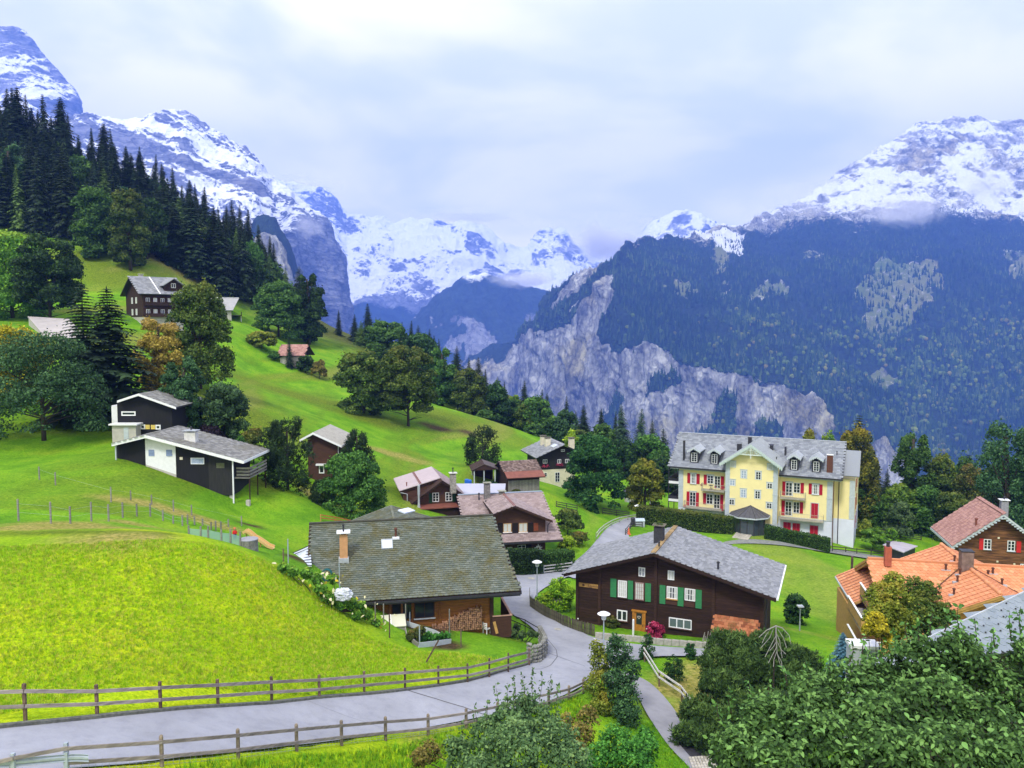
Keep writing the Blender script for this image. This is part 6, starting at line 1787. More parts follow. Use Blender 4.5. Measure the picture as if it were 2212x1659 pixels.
 def balc(x0,x1,y0,dep=1.25,y=0.0):
  a,z=F.Y(*Z3(x0,y0),y-dep);c_,_=F.Y(*Z3(x1,y0+(x1-x0)*.085),y-dep)
  bl=empty('balcony',(0,0,0),0,R)
  MB().box(a,c_,y-dep,y-.001,z-.18,z).build('slab',M_SLAB,bl)
  g=MB();n_=int((c_-a)/.22)
  for i in range(n_+1):
   x=a+.03+(c_-a-.06)*i/n_;g.box(x-.012,x+.012,y-dep+.04,y-dep+.064,z,z+.9)
  for k in range(5):
   yy=y-dep+.25+k*.22
   if yy<y-.05:g.box(a+.02,a+.044,yy,yy+.024,z,z+.9).box(c_-.044,c_-.02,yy,yy+.024,z,z+.9)
  g.box(a,c_,y-dep+.03,y-dep+.075,z+.9,z+.94).box(a,a+.045,y-dep+.075,y,z+.9,z+.94).box(c_-.045,c_,y-dep+.075,y,z+.9,z+.94)
  g.build('railing',simple('pale_railing',(0.42,0.40,0.30),0.6),bl)
  return a,c_,z
 b1=balc(515,742,805);b2=balc(345,735,972);b3=balc(1278,1522,883);b4=balc(1272,1698,1080)
 a,c_,z=b1
 tb=empty('cafe_table',F.W((a+(c_-a)*.4,-.75,z)),F.rz);tag(tb,'small folding table set with red flowers on the upper left hotel balcony','table')
 MB().lathe((0,0,0),[(.34,.70),(.34,.74)],12).build('table_top',M_DARKMETAL,tb);MB().bar((-.25,-.2,0),(.25,.2,.7),.03).bar((.25,-.2,0),(-.25,.2,.7),.03).build('leg',M_DARKMETAL,tb)
 for(x,y,zz_,s)in((a+.08,-1.35,z+.55,.4),(c_-.1,-1.35,z+.5,.35),(a+(c_-a)*.62,-1.33,z+.45,.3),(b2[0]+.25,-1.3,b2[2]-.05,.5),(b2[1]-.2,-1.3,b2[2]-.05,.35)):
  o=link(bpy.data.objects.new('flower_box',leaf_mesh('flower_box',[crown_arrays('bush',90,3,.09,s,s)],ML['pink'])));o.location=F.W((x,y,zz_));
  tag(o,'red geraniums on the hotel balcony railing','flowers','geraniums on the hotel balconies')
 sb=empty('side_balcony',(0,0,0),0,R);g=MB();x0=xL-1.9
 for y in(0.8,4.5,8.0):
  for x in(x0,xL-.1):g.box(x-.06,x+.06,y-.06,y+.06,zb,ztop-.2)
 g.build('posts',M_DARKMETAL,sb)
 for z in(0.6,3.6):MB().box(x0,xL,0.7,8.1,z-.12,z).build('slab',M_DARKMETAL,sb);MB().box(x0,x0+.04,.7,8.1,z+.02,z+.95).box(x0+.04,xL,.7,.74,z+.5,z+.95).build('railing',M_DARKMETAL,sb);MB().box(x0+.04,xL,.66,.70,z,z+.42).build('panel',M_WHITE,sb)
 yp=yb-3.0
 a,_=F.Y(*Z3(832,1100),yp+1.2);c_,_=F.Y(*Z3(1122,1130),yp+1.2)
 cxm=(a+c_)/2;w_=(c_-a)/2
 zt_=F.Y(*Z3(985,1075),yp)[1];zpb=zb+.9
 print('porch',a,c_,zt_,zpb,'ground',F.ground(cxm,yp),F.ground(xR,0),F.ground(xL,0))
 pc=empty('porch',(0,0,0),0,R)
 foot=[(-1,0),(-1,-1.6),(-.45,-3.0),(.45,-3.0),(1,-1.6),(1,0)]
 P2=[(cxm+u*w_,yb+v)for u,v in foot];ng=F.ground(cxm,yp)-.2
 for(p,q2)in zip(P2,P2[1:]):
  k=max(1,int(round((Vector(q2)-Vector(p)).length/1.0)))
  for i in range(k):
   a2=Vector(p).lerp(Vector(q2),i/k);b2_=Vector(p).lerp(Vector(q2),(i+1)/k)
   MB().bar((a2 .x,a2 .y,ng),(a2 .x,a2 .y,zt_),.12).build('post',M_DARKMETAL,pc)
   MB().bar((a2 .x,a2 .y,(ng+zt_)/2),(b2_.x,b2_.y,(ng+zt_)/2),.03,zt_-ng).build('pane',NT('porch_glass',0.1,0.6).col((0.05,0.065,0.075)).m,pc)
 g=MB();ap=(cxm,yb,F.Y(*Z3(985,957),yb)[1])
 ev=[(cxm+u*(w_+.7),yb+v*1.18,zt_+.0)for u,v in foot]
 for p,q2 in zip(ev,ev[1:]):g.add([p,q2,ap,(p[0],p[1],p[2]-.25),(q2[0],q2[1],q2[2]-.25)],[(0,1,2),(3,4,1,0)])
 g.build('porch_roof',simple('porch_sheet',(0.075,0.075,0.09),0.5,0.2,2),pc)
 g=MB()
 for p in ev[1:-1]:g.bar(p,ap,.07,.06)
 for p,q2 in zip(ev,ev[1:]):
  for k in(.33,.66):g.bar(Vector(p).lerp(Vector(q2),k),Vector(ap).lerp(Vector(p).lerp(Vector(q2),k),.3),.04,.04)
 g.build('porch_seams',M_DARKMETAL,pc)
 g=MB()
 for p,q2 in zip(ev,ev[1:]):g.bar(Vector(p)+Vector((0,0,-.12)),Vector(q2)+Vector((0,0,-.12)),.1,.2)
 g.build('porch_gutter',M_GREYW,pc)
 nrm=(0,-q,1)
 for(zx,zy,w_,h_)in((352,505,.28,3.0),(1762,622,.85,2.4),(1334,458,.26,1.1),(1832,462,.12,.5)):
  c=F.hit(*Z3(zx,zy),A+Vector((0,0,.2)),nrm)
  if w_<.2:vent(R,c.x,c.y,c.z,h_)
  else:
   o=MB().box(-w_/2,w_/2,-.25,.25,-.5,h_).build('chimney',M_BRICK if w_>.5 else M_DARKMETAL,R);o.location=c
   if w_>.5:MB().box(-w_/2-.06,w_/2+.06,-.3,.3,h_,h_+.07).build('chimney_cap',M_WHITE,o)
 c=F.hit(*Z3(888,415),A+Vector((0,0,.2)),nrm);chimney(R,c.x,c.y,c.z,.7,.6,.9,M_DARKMETAL)
 c=F.hit(*Z3(990,355),A+Vector((0,0,.2)),nrm);chimney(R,c.x,c.y,c.z,.55,.5,1.0,M_DARKMETAL)
 c=F.hit(*Z3(1200,415),b_,(sl,0,1));chimney(R,c.x,c.y,c.z,.5,.5,.6,M_DARKMETAL,M_DARKMETAL)
 c=F.hit(*Z3(1247,512),b_,(sl,0,1));vent(R,c.x,c.y,c.z,.4)
 MB().tube([(xR+.15,-.15,zb),(xR+.15,-.15,ez-.1)],.07,7).build('downpipe',M_BRICK,R);MB().tube([(xR+.75,2.2,zb-.5),(xR+.75,2.2,ez-.1)],.07,7).build('downpipe',M_DARKMETAL,R)
 g=MB()
 for k in range(3):
  for y in(5.0,8.5):g.box(xR+3.0,xR+3.06,y,y+.8,.8+k*2.9-2.6,2.6+k*2.9-2.6)
 g.build('side_shutters',M_RED,R)
 return F
F_HO=hotel()
def quad_on(F,pts):return[Vector(p)for p in pts]
def flowerlet(loc,s,mat,label,grp=None,n=90):
 o=link(bpy.data.objects.new('flower_box',leaf_mesh('flower_box',[crown_arrays('bush',n,3,max(.08,s*.22),s,s*.7)],ML[mat])));o.location=loc
 return tag(o,label,'flowers',grp)
def star_house():
 F=Frame.two(at(*Z5(1550,808),95.0),at(*Z5(1700,803),95.6))
 R=F.root('star_flower_house','brown chalet with pinkish slate roof and a white star-shaped flower on its wall','house')
 yo=-0.9
 ax,az=F.Y(*Z5(1622,706),yo);lx,lz=F.Y(*Z5(1488,757),yo);rx,rz_=F.Y(*Z5(1858,799),yo)
 xl,_=F.Y(*Z5(1500,860));xr,_=F.Y(*Z5(1813,860));_,ze=F.Y(*Z5(1700,900));_,zb=F.Y(*Z5(1700,1025));zb-=.8
 sl=(az-lz)/(ax-lx);sr=(az-rz_)/(rx-ax)
 zl=lz+(xl-lx)*sl-.15;zr=rz_+(rx-xr)*sr-.15
 MB().prism([(xl,0,zb),(xr,0,zb),(xr,0,zr),(ax,0,az-.15),(xl,0,zl)],(0,7,0)).build('wall',M_BROWN,R)
 ym=8.0;x1,z1=F.Y(*Z5(1790,611),ym);x0,_=F.Y(*Z5(1268,618),ym);ye=-1.5;xe,zee=F.Y(*Z5(1922,908),ye)
 A,B,C,D=Vector((x0,ye,zee)),Vector((xe,ye,zee)),Vector((x1,ym,z1)),Vector((x0,ym,z1))
 m=slab(MB(),A,B,C,D,.18);slab(m,D,C,(x1,ym+5,zee+1),(x0,ym+5,zee+1),.18)
 rf=m.build('roof',M_DBROWN,R)
 ex_=[[(xl-.3,yo,zee),(rx+.2,yo,zee),(ax,7.5,z1)]]
 tiles(rf,A,B,C,D,0.42,0.30,MT_PINK,'square',.03,150)
 g=MB().bar(A+Vector((0,-.08,-.1)),B+Vector((0,-.08,-.1)),.16,.2).build('gutter',M_DARKMETAL,R)
 MB().bar(D+Vector((0,0,.1)),C+Vector((0,0,.1)),.3,.1).build('ridge_cap',simple('blue_grey_sheet',(0.28,0.33,0.42),.5,.1),R)
 bx,by=F.Z(*Z5(1493,626),az);by=max(4.5,min(by,9.0))
 th=.16;up=Vector((0,0,th));bk=Vector((0,by-yo,0));L0,L1,R0=Vector((lx,yo,lz)),Vector((ax,yo,az)),Vector((rx,yo,rz_))
 m=MB();m.prism([L0,L1,L1+up,L0+up],bk);m.prism([L1,R0,R0+up,L1+up],bk);r2=m.build('gable_roof',M_DBROWN,R)
 L0b=Vector((lx-3.6,yo+5.5,lz-3.6*sl*.55))
 tiles(r2,L0+up,L0+up+bk,L1+bk+up,L1+up,.42,.30,MT_PINK,'square',.03,75)
 tiles(r2,R0+bk+up,R0+up,L1+up,L1+bk+up,.42,.30,MT_PINK,'square',.03,75)
 MB().bar(L1+up,L1+up+bk,.3,.1).build('ridge_cap',M_COPPER,R)
 e=MB()
 for p,q in((L0,L1),(L1,R0)):e.prism([p+Vector((0,-.04,-.1)),q+Vector((0,-.04,-.1)),q+Vector((0,-.04,th+.02)),p+Vector((0,-.04,th+.02))],(0,.035,0))
 e.build('bargeboard',M_DBROWN,R)
 def W(x0,x1,y0,y1,**k):
  a,c_,b,t_=wrect(F,Z5,x0,x1,y0,y1);return window(R,a,c_,b,t_,0.0,**k)
 M_WF=simple('honey_frame',(0.50,0.30,0.12),.7)
 for v in((1551,1601,808,862),(1648,1700,806,862)):W(*v,nx=2,nz=1,frame=M_WF,glass=M_CURT,fw=.05,sill=M_WHITE)
 W(1640,1690,942,992,nx=2,nz=3,frame=M_WHITE,fw=.05,bar=.025);W(1576,1606,955,992,nx=1,nz=1)
 for x0,x1,y0,y1 in((1516,1547,805,868),(1608,1642,805,866),(1705,1738,803,860),(1693,1726,940,998)):
  a,c_,b,t_=wrect(F,Z5,x0,x1,y0,y1);shutter(R,a,c_,b,t_,0,simple('black_brown_shutter',(.012,.008,.007),.8))
 a,c_,b,t_=wrect(F,Z5,1740,1768,805,852);shutter(R,a,c_,b,t_,0,simple('russet_shutter',(.20,.05,.02),.7))
 cx,cz=F.Y(*Z5(1768,960))
 fl=MB()
 for k in range(9):
  a_=2*PI*k/9+.2;L_=.56 if k%2==0 else.42;u=Vector((math.cos(a_),0,math.sin(a_)));v=Vector((-u.z,0,u.x));c=Vector((cx,-.05-.004*k,cz))
  fl.prism([c+u*.06-v*.05,c+u*L_*.55-v*.09,c+u*L_,c+u*L_*.55+v*.09,c+u*.06+v*.05],(0,-.02,0))
 o=fl.build('star_flower',M_WHITE);o.location=F.o;o.rotation_euler=(0,0,F.rz);tag(o,'large white star-shaped alpine flower fixed on the brown chalet wall','wall ornament')
 fc=MB()
 for k in range(6):q=2*PI*k/6;fc.box(cx+.07*math.cos(q)-.035,cx+.07*math.cos(q)+.035,-.13,-.10,cz+.07*math.sin(q)-.035,cz+.07*math.sin(q)+.035)
 fc.build('flower_heart',ML['yellow'],o)
 MB().tube([(rx-.1,-.5,rz_),(xr+.3,-.1,rz_-.5),(xr+.2,-.1,zee)],.06,7).build('downpipe',M_DARKMETAL,R)
 sp=(0,-(z1-zee)/(ym-ye),1)
 c=F.hit(*Z5(1450,652),A+up,sp);chimney(R,c.x,c.y,c.z,.75,.6,1.9,simple('grey_rendered_stack',(.16,.15,.15),.9,.5,3),simple('cap_stone',(.22,.22,.17),.9))
 c=F.hit(*Z5(1542,664),A+up,sp);chimney(R,c.x,c.y,c.z,.7,.6,1.1,simple('grey_rendered_stack_b',(.16,.15,.15),.9,.5,3),simple('cap_stone_b',(.30,.30,.25),.9))
 for zx,zy,h_ in((1400,655,.8),(1442,693,.6)):c=F.hit(*Z5(zx,zy),A+up,sp);vent(R,c.x,c.y,c.z,h_,.09)
 return F
F_ST=star_house()
def back_chalet():
 F=Frame.two(at(*Z5(1110,618),103.0),at(*Z5(1232,614),103.6))
 R=F.root('ribbed_roof_chalet','brown chalet with a ribbed pale metal roof behind the mossy roof','house')
 yo=-.8;ax,az=F.Y(*Z5(1172,547),yo);lx,lz=F.Y(*Z5(945,717),yo);rx,rz_=F.Y(*Z5(1326,647),yo)
 sl=(az-lz)/(ax-lx);sr=(az-rz_)/(rx-ax)
 bx,by=F.Z(*Z5(1095,463),az);by=max(5,min(by,11));print('back chalet ridge',bx,by,az,lz,rz_)
 xl=lx+.9;xr=rx-.7;zb=F.ground((xl+xr)/2,0)-1.5
 MB().prism([(xl,0,zb),(xr,0,zb),(xr,0,az-(xr-ax)*sr-.1),(ax,0,az-.1),(xl,0,az-(ax-xl)*sl-.1)],(0,by*.9,0)).build('wall',M_BROWN,R)
 exx,ez=F.Y(*Z5(905,612),1.0)
 MB().prism([(exx+.5,1.0,zb),(ax,1.0,zb),(ax,1.0,az-.2),(exx+.5,1.0,ez-.05)],(0,by-1.6,0)).build('side_wall',M_BROWN,R)
 th=.14;up=Vector((0,0,th));L0,L1,R0=Vector((lx,yo,lz)),Vector((ax,yo,az)),Vector((rx,yo,rz_))
 m=MB();m.prism([L0,L1,L1+up,L0+up],(0,1.9,0));m.prism([L1,R0,R0+up,L1+up],(0,by-yo,0));r1=m.build('gable_roof',M_DBROWN,R)
 tiles(r1,R0+up+Vector((0,by-yo,0)),R0+up,L1+up,L1+up+Vector((0,by-yo,0)),.42,.3,MT_PINK,'square',.03,60)
 E0,E1=Vector((exx,.9,ez)),Vector((exx,by,ez));T0,T1=Vector((ax,.9,az)),Vector((ax,by,az))
 m=MB().prism([E0,T0,T0+up,E0+up],(0,by-.9,0));rr=m.build('roof',simple('ribbed_sheet',(.40,.33,.35),.5,.08,1),R)
 g=MB();n_=15
 for i in range(n_+1):
  y=.95+(by-1.0)*i/n_;g.bar(Vector((exx,y,ez+th+.05)),Vector((ax,y,az+th+.05)),.16,.09)
 g.build('roof_rib',simple('ribbed_sheet_light',(.56,.49,.52),.45,.06,1),rr)
 MB().bar(E0 .lerp(T0,.52)+Vector((0,0,th+.12)),E1 .lerp(T1,.52)+Vector((0,0,th+.12)),.14,.07).bar(E0 .lerp(T0,.49)+Vector((0,0,th+.12)),E1 .lerp(T1,.49)+Vector((0,0,th+.12)),.07,.07).build('snow_guard',M_COPPER,rr)
 e=MB()
 for p,q in((L0,L1),(L1,R0)):
  e.prism([p+Vector((0,-.04,-.12)),q+Vector((0,-.04,-.12)),q+Vector((0,-.04,th)),p+Vector((0,-.04,th))],(0,.035,0))
  for k in range(10):c=p.lerp(q,(k+.5)/10)+Vector((0,-.03,-.17));e.box(c.x-.1,c.x+.1,c.y,c.y+.03,c.z-.1,c.z+.04)
 e.bar(E0+Vector((0,-.03,0)),T0+Vector((0,-.03,0)),.06,.2).build('bargeboard',M_DBROWN,R)
 for v in((1110,1150,617,673),(1191,1232,614,669)):
  a,c_,b,t_=wrect(F,Z5,*v);window(R,a,c_,b,t_,0,nx=2,nz=3,out=.09,bar=.04)
 for v in((1088,1108,619,680),(1234,1256,614,672)):
  a,c_,b,t_=wrect(F,Z5,*v);shutter(R,a,c_,b,t_,0,M_DGREEN)
 a,z0=F.Y(*Z5(955,722),-2.2);c_,_=F.Y(*Z5(1275,712),-2.2);_,z1=F.Y(*Z5(1100,686),0)
 slab(MB(),(a,-2.2,z0),(c_,-2.2,z0+.05),(c_,0,z1),(a,0,z1),.12).build('canopy',M_COPPER,R);MB().box(a+.3,c_,-1.9,-.1,z0-1.4,z0-.14).build('canopy_wall',M_DBROWN,R)
 x,z=F.Y(*Z5(1026,712),-1.5);MB().lathe((x,-1.5,z),[(.24,-.3),(.14,.6),(.12,1.3),(.16,1.9),(.17,2.9),(.05,3.1)],10).build('steel_flue',M_ZINC,R)
 c=F.hit(*Z5(1238,590),R0,(sr,0,1));chimney(R,c.x,c.y,c.z,.75,.7,1.9,simple('stone_stack',(.26,.24,.22),.9,.5,4),simple('stack_cap',(.5,.5,.48),.9),.5)
 c=F.hit(*Z5(950,585),E0,(-(az-ez)/(ax-exx),0,1));vent(R,c.x,c.y,c.z+.15,.6,.07,M_COPPER)
 MB().tube([(exx+.1,.9,ez-.05),(exx+1.0,.85,ez-.3),(exx+1.0,.85,zb)],.07,7).build('downpipe',M_ZINC,R)
 a,z0=F.Y(*Z5(855,700),1.5);c_,_=F.Y(*Z5(935,700),1.5)
 slab(MB(),(a,.2,z0-.9),(exx+1.2,.2,z0-.9),(exx+1.2,5,z0+.5),(a,5,z0+.5),.12).build('lean_to_roof',M_COPPER,R)
back_chalet()
def slab_house(name,label,cat,pts,th,roofm,wallm,drop,tl=None,inset=.4):
 """plain low building under a pitched sheet: roof corners in order, walls straight down"""
 c=sum(pts,Vector())/4;b=Vector((c.x,c.y,h1(c.x,c.y)));R=tag(empty(name,b),label,cat)
 q=[p-b for p in pts]
 rf=slab(MB(),*q,th).build('roof',roofm,R)
 cc=c-b
 w=[p+(cc-p)*(inset/max(1,(cc-p).length))for p in q]
 MB().add([(p.x,p.y,min(-.5,p.z-drop))for p in w]+[(p.x,p.y,p.z-th*1.3)for p in w],[(0,1,5,4),(1,2,6,5),(2,3,7,6),(3,0,4,7),(0,3,2,1),(4,5,6,7)]).build('wall',wallm,R)
 if tl:tiles(rf,*q,**tl)
 return R,rf,q
slab_house('flat_roof_annex','low annex with flat pale grey sheet roof behind the star-decorated house','building',[at(*Z5(1262,626),104),at(*Z5(1560,618),105),at(*Z5(1566,559),112),at(*Z5(1252,559),111)],.15,simple('lilac_sheet',(.40,.40,.47),.5,.08,.5),M_DARKMETAL,3)
R_,rf_,q_=slab_house('glazed_lean_to','small lean-to with white ribbed roof at the left end of the mossy-roofed house','shed',[at(*Z1(70,600),60),at(*Z1(235,604),60.4),at(*Z1(222,458),65),at(*Z1(25,548),64)],.06,simple('milky_sheet',(.55,.60,.68),.3,.06,1),M_GREYW,1.5)
g=MB()
for k in range(8):g.bar(q_[0].lerp(q_[3],k/7)+Vector((0,0,.04)),q_[1].lerp(q_[2],k/7)+Vector((0,0,.04)),.05,.05)
g.build('rib',M_DARKMETAL,rf_)
def hip():
 A=at(*Z5(852,701),79);L=at(*Z5(600,798),77);M=at(*Z5(880,822),73.5);Rr=at(*Z5(1092,770),77.5);z=min(L.z,M.z,Rr.z)
 Bk=L+(Rr-M);c=Vector((A.x,A.y,h1(A.x,A.y)));R=tag(empty('hipped_annex',c),'mossy hipped roof with a skylight peeping over the big mossy ridge','building')
 a,l,m_,r,b=(p-c for p in(A,L,M,Rr,Bk))
 rf=MB().add([l,m_,r,b,a]+[p+Vector((0,0,-.2))for p in(l,m_,r,b)],[(0,1,4),(1,2,4),(2,3,4),(3,0,4),(0,5,6,1),(1,6,7,2),(5,8,7,6)]).build('roof',M_DBROWN,R)
 tiles(rf,l,m_,a,a,.36,.22,MT_MOSS,'scallop',.04,40);tiles(rf,m_,r,a,a,.36,.22,MT_MOSS,'scallop',.04,60)
 for p,q in((l,a),(m_,a),(r,a)):MB().bar(p+Vector((0,0,.06)),q+Vector((0,0,.06)),.22,.07).build('hip_cap',MT_MOSS,R)
 n=(r-m_).cross(a-m_).normalized();u=(r-m_).normalized();v=n.cross(u)
 if v.z<0:v=-v
 if n.z<0:n=-n
 s=m_+(a-m_)*.42+u*1.6+n*.08
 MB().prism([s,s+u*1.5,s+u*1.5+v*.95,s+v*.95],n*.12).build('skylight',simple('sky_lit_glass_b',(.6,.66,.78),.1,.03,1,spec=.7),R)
 ctr=(l+r+m_+b)/4
 w=[p*.86+ctr*.14 for p in(l,m_,r,b)]
 MB().add([(p.x,p.y,-1)for p in w]+[(p.x,p.y,p.z-.15)for p in w],[(0,1,5,4),(1,2,6,5),(2,3,7,6),(3,0,4,7)]).build('wall',M_BROWN,R)
hip()
def barn():
 F=Frame.two(at(*Z16(275,522),120),at(*Z16(700,498),121.7));R=F.root('old_barn','old barn with brown tiles, a red metal eave strip and grey board wall','barn')
 x1,_=F.Y(*Z16(700,498));x0=0;yr=4.6;zt=(F.Y(*Z16(180,325),yr)[1]+F.Y(*Z16(595,311),yr)[1])/2
 xa,_=F.Y(*Z16(180,325),yr);xb,_=F.Y(*Z16(595,311),yr)
 A,B,C,D=Vector((x0,0,0)),Vector((x1,0,0)),Vector((xb,yr,zt)),Vector((xa,yr,zt))
 m=slab(MB(),A,B,C,D,.15);slab(m,D,C,(xb,2*yr,0),(xa,2*yr,0),.15);rf=m.build('roof',M_DBROWN,R)
 k=.36;A2,B2=A.lerp(D,k),B.lerp(C,k)
 tiles(rf,A2,B2,C,D,.30,.34,MT_BARN,'square',.05,200)
 u=(D-A).normalized();n=Vector((0,-u.z,u.y))*.03
 MB().add([A+n,B+n,B2+n*2,A2+n*2],[(0,1,2,3)]).prism([A,B,B+Vector((0,0,.05)),A+Vector((0,0,.05))],(0,.02,0)).build('metal_strip',M_COPPER,R)
 zb=F.Y(*Z16(450,658),.9)[1];wx0=F.Y(*Z16(285,600),.9)[0];wx1=F.Y(*Z16(632,600),.9)[0]
 zb=min(zb,F.ground(0,.9),F.ground(wx1,.9))-.3
 MB().box(wx0,wx1,.9,2*yr-1,zb,.25).build('wall',M_DBROWN,R)
 w_=.26;i=0;x=wx0
 while x<wx1-.05:MB().box(x+.012,min(x+w_,wx1)-.012,.86-(.012 if i%2 else 0),.898,zb,F.Y(*Z16(450,540),.9)[1]+.05).build('plank',M_GREYWOOD,R);x+=w_;i+=1
 MB().prism([(xa+.5,.5,-.0),(xa+.5,yr,zt-.2),(xa+.5,2*yr-.5,0)],(.1,0,0)).build('gable',M_DBROWN,R)
barn()
def heap(c,n,s,label,mat=None):
 R=tag(empty('wood_heap',c),label,'firewood');r=random.Random(n);me=MB().prism([(.12*math.cos(q),-.4,.12*math.sin(q))for q in[0,1.3,2.4,3.6,5.0]],(0,.8,0)).mesh('log',mat or simple('weathered_log',(.26,.19,.13),.9,.4,4,rand=.35))
 for i in range(n):
  o=bpy.data.objects.new('log',me);a=r.uniform(0,6.28);q=r.random()**.5*s;o.location=(q*math.cos(a),q*math.sin(a)*.7,.12+(1-q/s)*r.uniform(0,.9)*s*.6);o.rotation_euler=(r.uniform(-.5,.5),r.uniform(-.4,.4),r.uniform(0,6.28));link(o,R)
heap(Gn(*Z16(165,545))if False else Gd(Z16(165,545)[0],119),40,1.3,'loose heap of firewood between the old barn and the open shed')
def grey_house():
 o=at(*Z16(625,425),143);F=Frame(o,math.radians(15));R=F.root('grey_roof_house','dark timber house with grey roof, three chimneys and pink window flowers','house')
 yo=-1.0;ax,az=F.Y(*Z16(910,152),yo);lx,lz=F.Y(*Z16(590,303),yo);rx,rz_=F.Y(*Z16(1085,232),yo)
 sl=(az-lz)/(ax-lx);sr=(az-rz_)/(rx-ax);_,by=F.Z(*Z16(650,82),az);by=max(9,min(by,17));print('grey house depth',by)
 xl,xr=0.0,rx-.7;zb=F.ground(3,0)-1.2
 MB().prism([(xl,0,0),(xr,0,0),(xr,0,az-(xr-ax)*sr-.1),(ax,0,az-.1),(xl,0,az-(ax-xl)*sl-.1)],(0,by-1.5,0)).build('wall',simple('black_brown_timber',(.02,.017,.018),.85,.5,3,stretch=(.5,.5,7)),R)
 MB().box(xl-.05,xr,-.05,by-1.5,zb,-.003).build('ground_floor_wall',M_CREAM,R)
 th=.14;up=Vector((0,0,th));L0,L1,R0=Vector((lx,yo,lz)),Vector((ax,yo,az)),Vector((rx,yo,rz_));bk=Vector((0,by-yo,0))
 m=MB();m.prism([L0,L1,L1+up,L0+up],bk);m.prism([L1,R0,R0+up,L1+up],bk);rf=m.build('roof',M_DARKMETAL,R)
 tiles(rf,L0+up,L0+up+bk,L1+up+bk,L1+up,.6,.42,MT_GREY,'square',.03,120,jitter=.005)
 n=(-sl,0,1)
 for zx,zy,w_,h_ in((672,140,.95,1.5),(722,155,.95,1.4)):c=F.hit(*Z16(zx,zy),L1+up,n);chimney(R,c.x,c.y,c.z,w_,.8,h_,M_CREAM,simple('cap_dark',(.10,.09,.07),.9),None)
 chimney(R,ax+2.2,1.5,az-2.2*sr,.95,.8,1.9,M_CREAM,simple('cap_dark_b',(.10,.09,.07),.9))
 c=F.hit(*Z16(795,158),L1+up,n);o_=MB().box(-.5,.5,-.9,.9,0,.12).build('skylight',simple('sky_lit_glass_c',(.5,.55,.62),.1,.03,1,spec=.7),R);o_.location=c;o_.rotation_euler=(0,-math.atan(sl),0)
 def W(x0,x1,y0,y1,**k):a,c_,b,t_=wrect(F,Z16,x0,x1,y0,y1);window(R,a,c_,b,t_,0,nx=2,nz=1,**k)
 for v in((670,718,310,352),(832,872,308,352),(918,962,305,348),(872,913,195,221)):W(*v,bar=.05)
 a,c_,b,t_=wrect(F,Z16,805,858,450,560,-.06);window(R,a,c_,b,t_,-.06,nx=2,nz=3,bar=.03);a,c_,b,t_=wrect(F,Z16,683,716,455,500,-.06);window(R,a,c_,b,t_,-.06,nx=1,nz=2)
 for i,(zx,zy)in enumerate(((680,382),(722,382),(838,368),(875,368))):
  x,z=F.Y(*Z16(zx,zy),-.25);flowerlet(F.W((x,-.25,z-.25)),.75,'pink','pink geraniums under a window of the grey-roofed house','geraniums of the grey-roofed house')
grey_house()
def open_shed():
 o=at(*Z5(1355,482),124);F=Frame(o,.12);R=F.root('open_shed','open timber shed on posts with dark brown roof and blue barrels','shed')
 ax,az=F.Y(*Z5(1432,441));rx,rz_=F.Y(*Z5(1520,472));_,by=F.Z(*Z5(1376,411),az);by=max(3.5,min(by,9))
 th=.1;up=Vector((0,0,th));L0,L1,R0=Vector((-.1,0,0)),Vector((ax,0,az)),Vector((rx,0,rz_));m=MB();m.prism([L0,L1,L1+up,L0+up],(0,by,0));m.prism([L1,R0,R0+up,L1+up],(0,by,0));rf=m.build('roof',simple('brown_sheet',(.085,.065,.06),.7,.2,2),R)
 g=MB()
 for k in range(12):y=by*(k+.5)/12;g.bar(L0+up+Vector((0,y,.02)),L1+up+Vector((0,y,.02)),.05,.04)
 g.build('roof_seam',M_DBROWN,rf)
 gz=min(F.ground(0,0),F.ground(rx,0))-.2
 for x,y in((.4,.3),(ax,.3),(rx-.5,.3),(.4,by-.3),(rx-.5,by-.3)):MB().box(x-.08,x+.08,y-.08,y+.08,gz,0).build('post',M_GREYW,R)
 MB().box(.4,rx-.5,by-.4,by-.3,gz,.3).build('back_wall',M_DBROWN,R);MB().box(ax-.3,rx-.6,-.1,.05,gz,gz+1.1).build('low_wall',M_PLASTER,R)
 MB().prism([L0+Vector((0,.1,0)),R0+Vector((0,.1,0)),L1+Vector((0,.1,-.05))],(0,.05,0)).build('gable',M_DBROWN,R)
 for i,zx in enumerate((1324,1341)):
  b=Gd(Z5(zx,500)[0],122.5);o=MB().lathe((0,0,0),[(.30,0),(.33,.1),(.33,.45),(.35,.5),(.33,.55),(.33,.95),(.28,1.05)],12).build('barrel',simple('blue_plastic',(.02,.12,.55),.5,.08,2));o.location=b;tag(o,'blue plastic barrel beside the open shed, the %s of two'%('left'if i==0 else 'right'),'barrel')
open_shed()
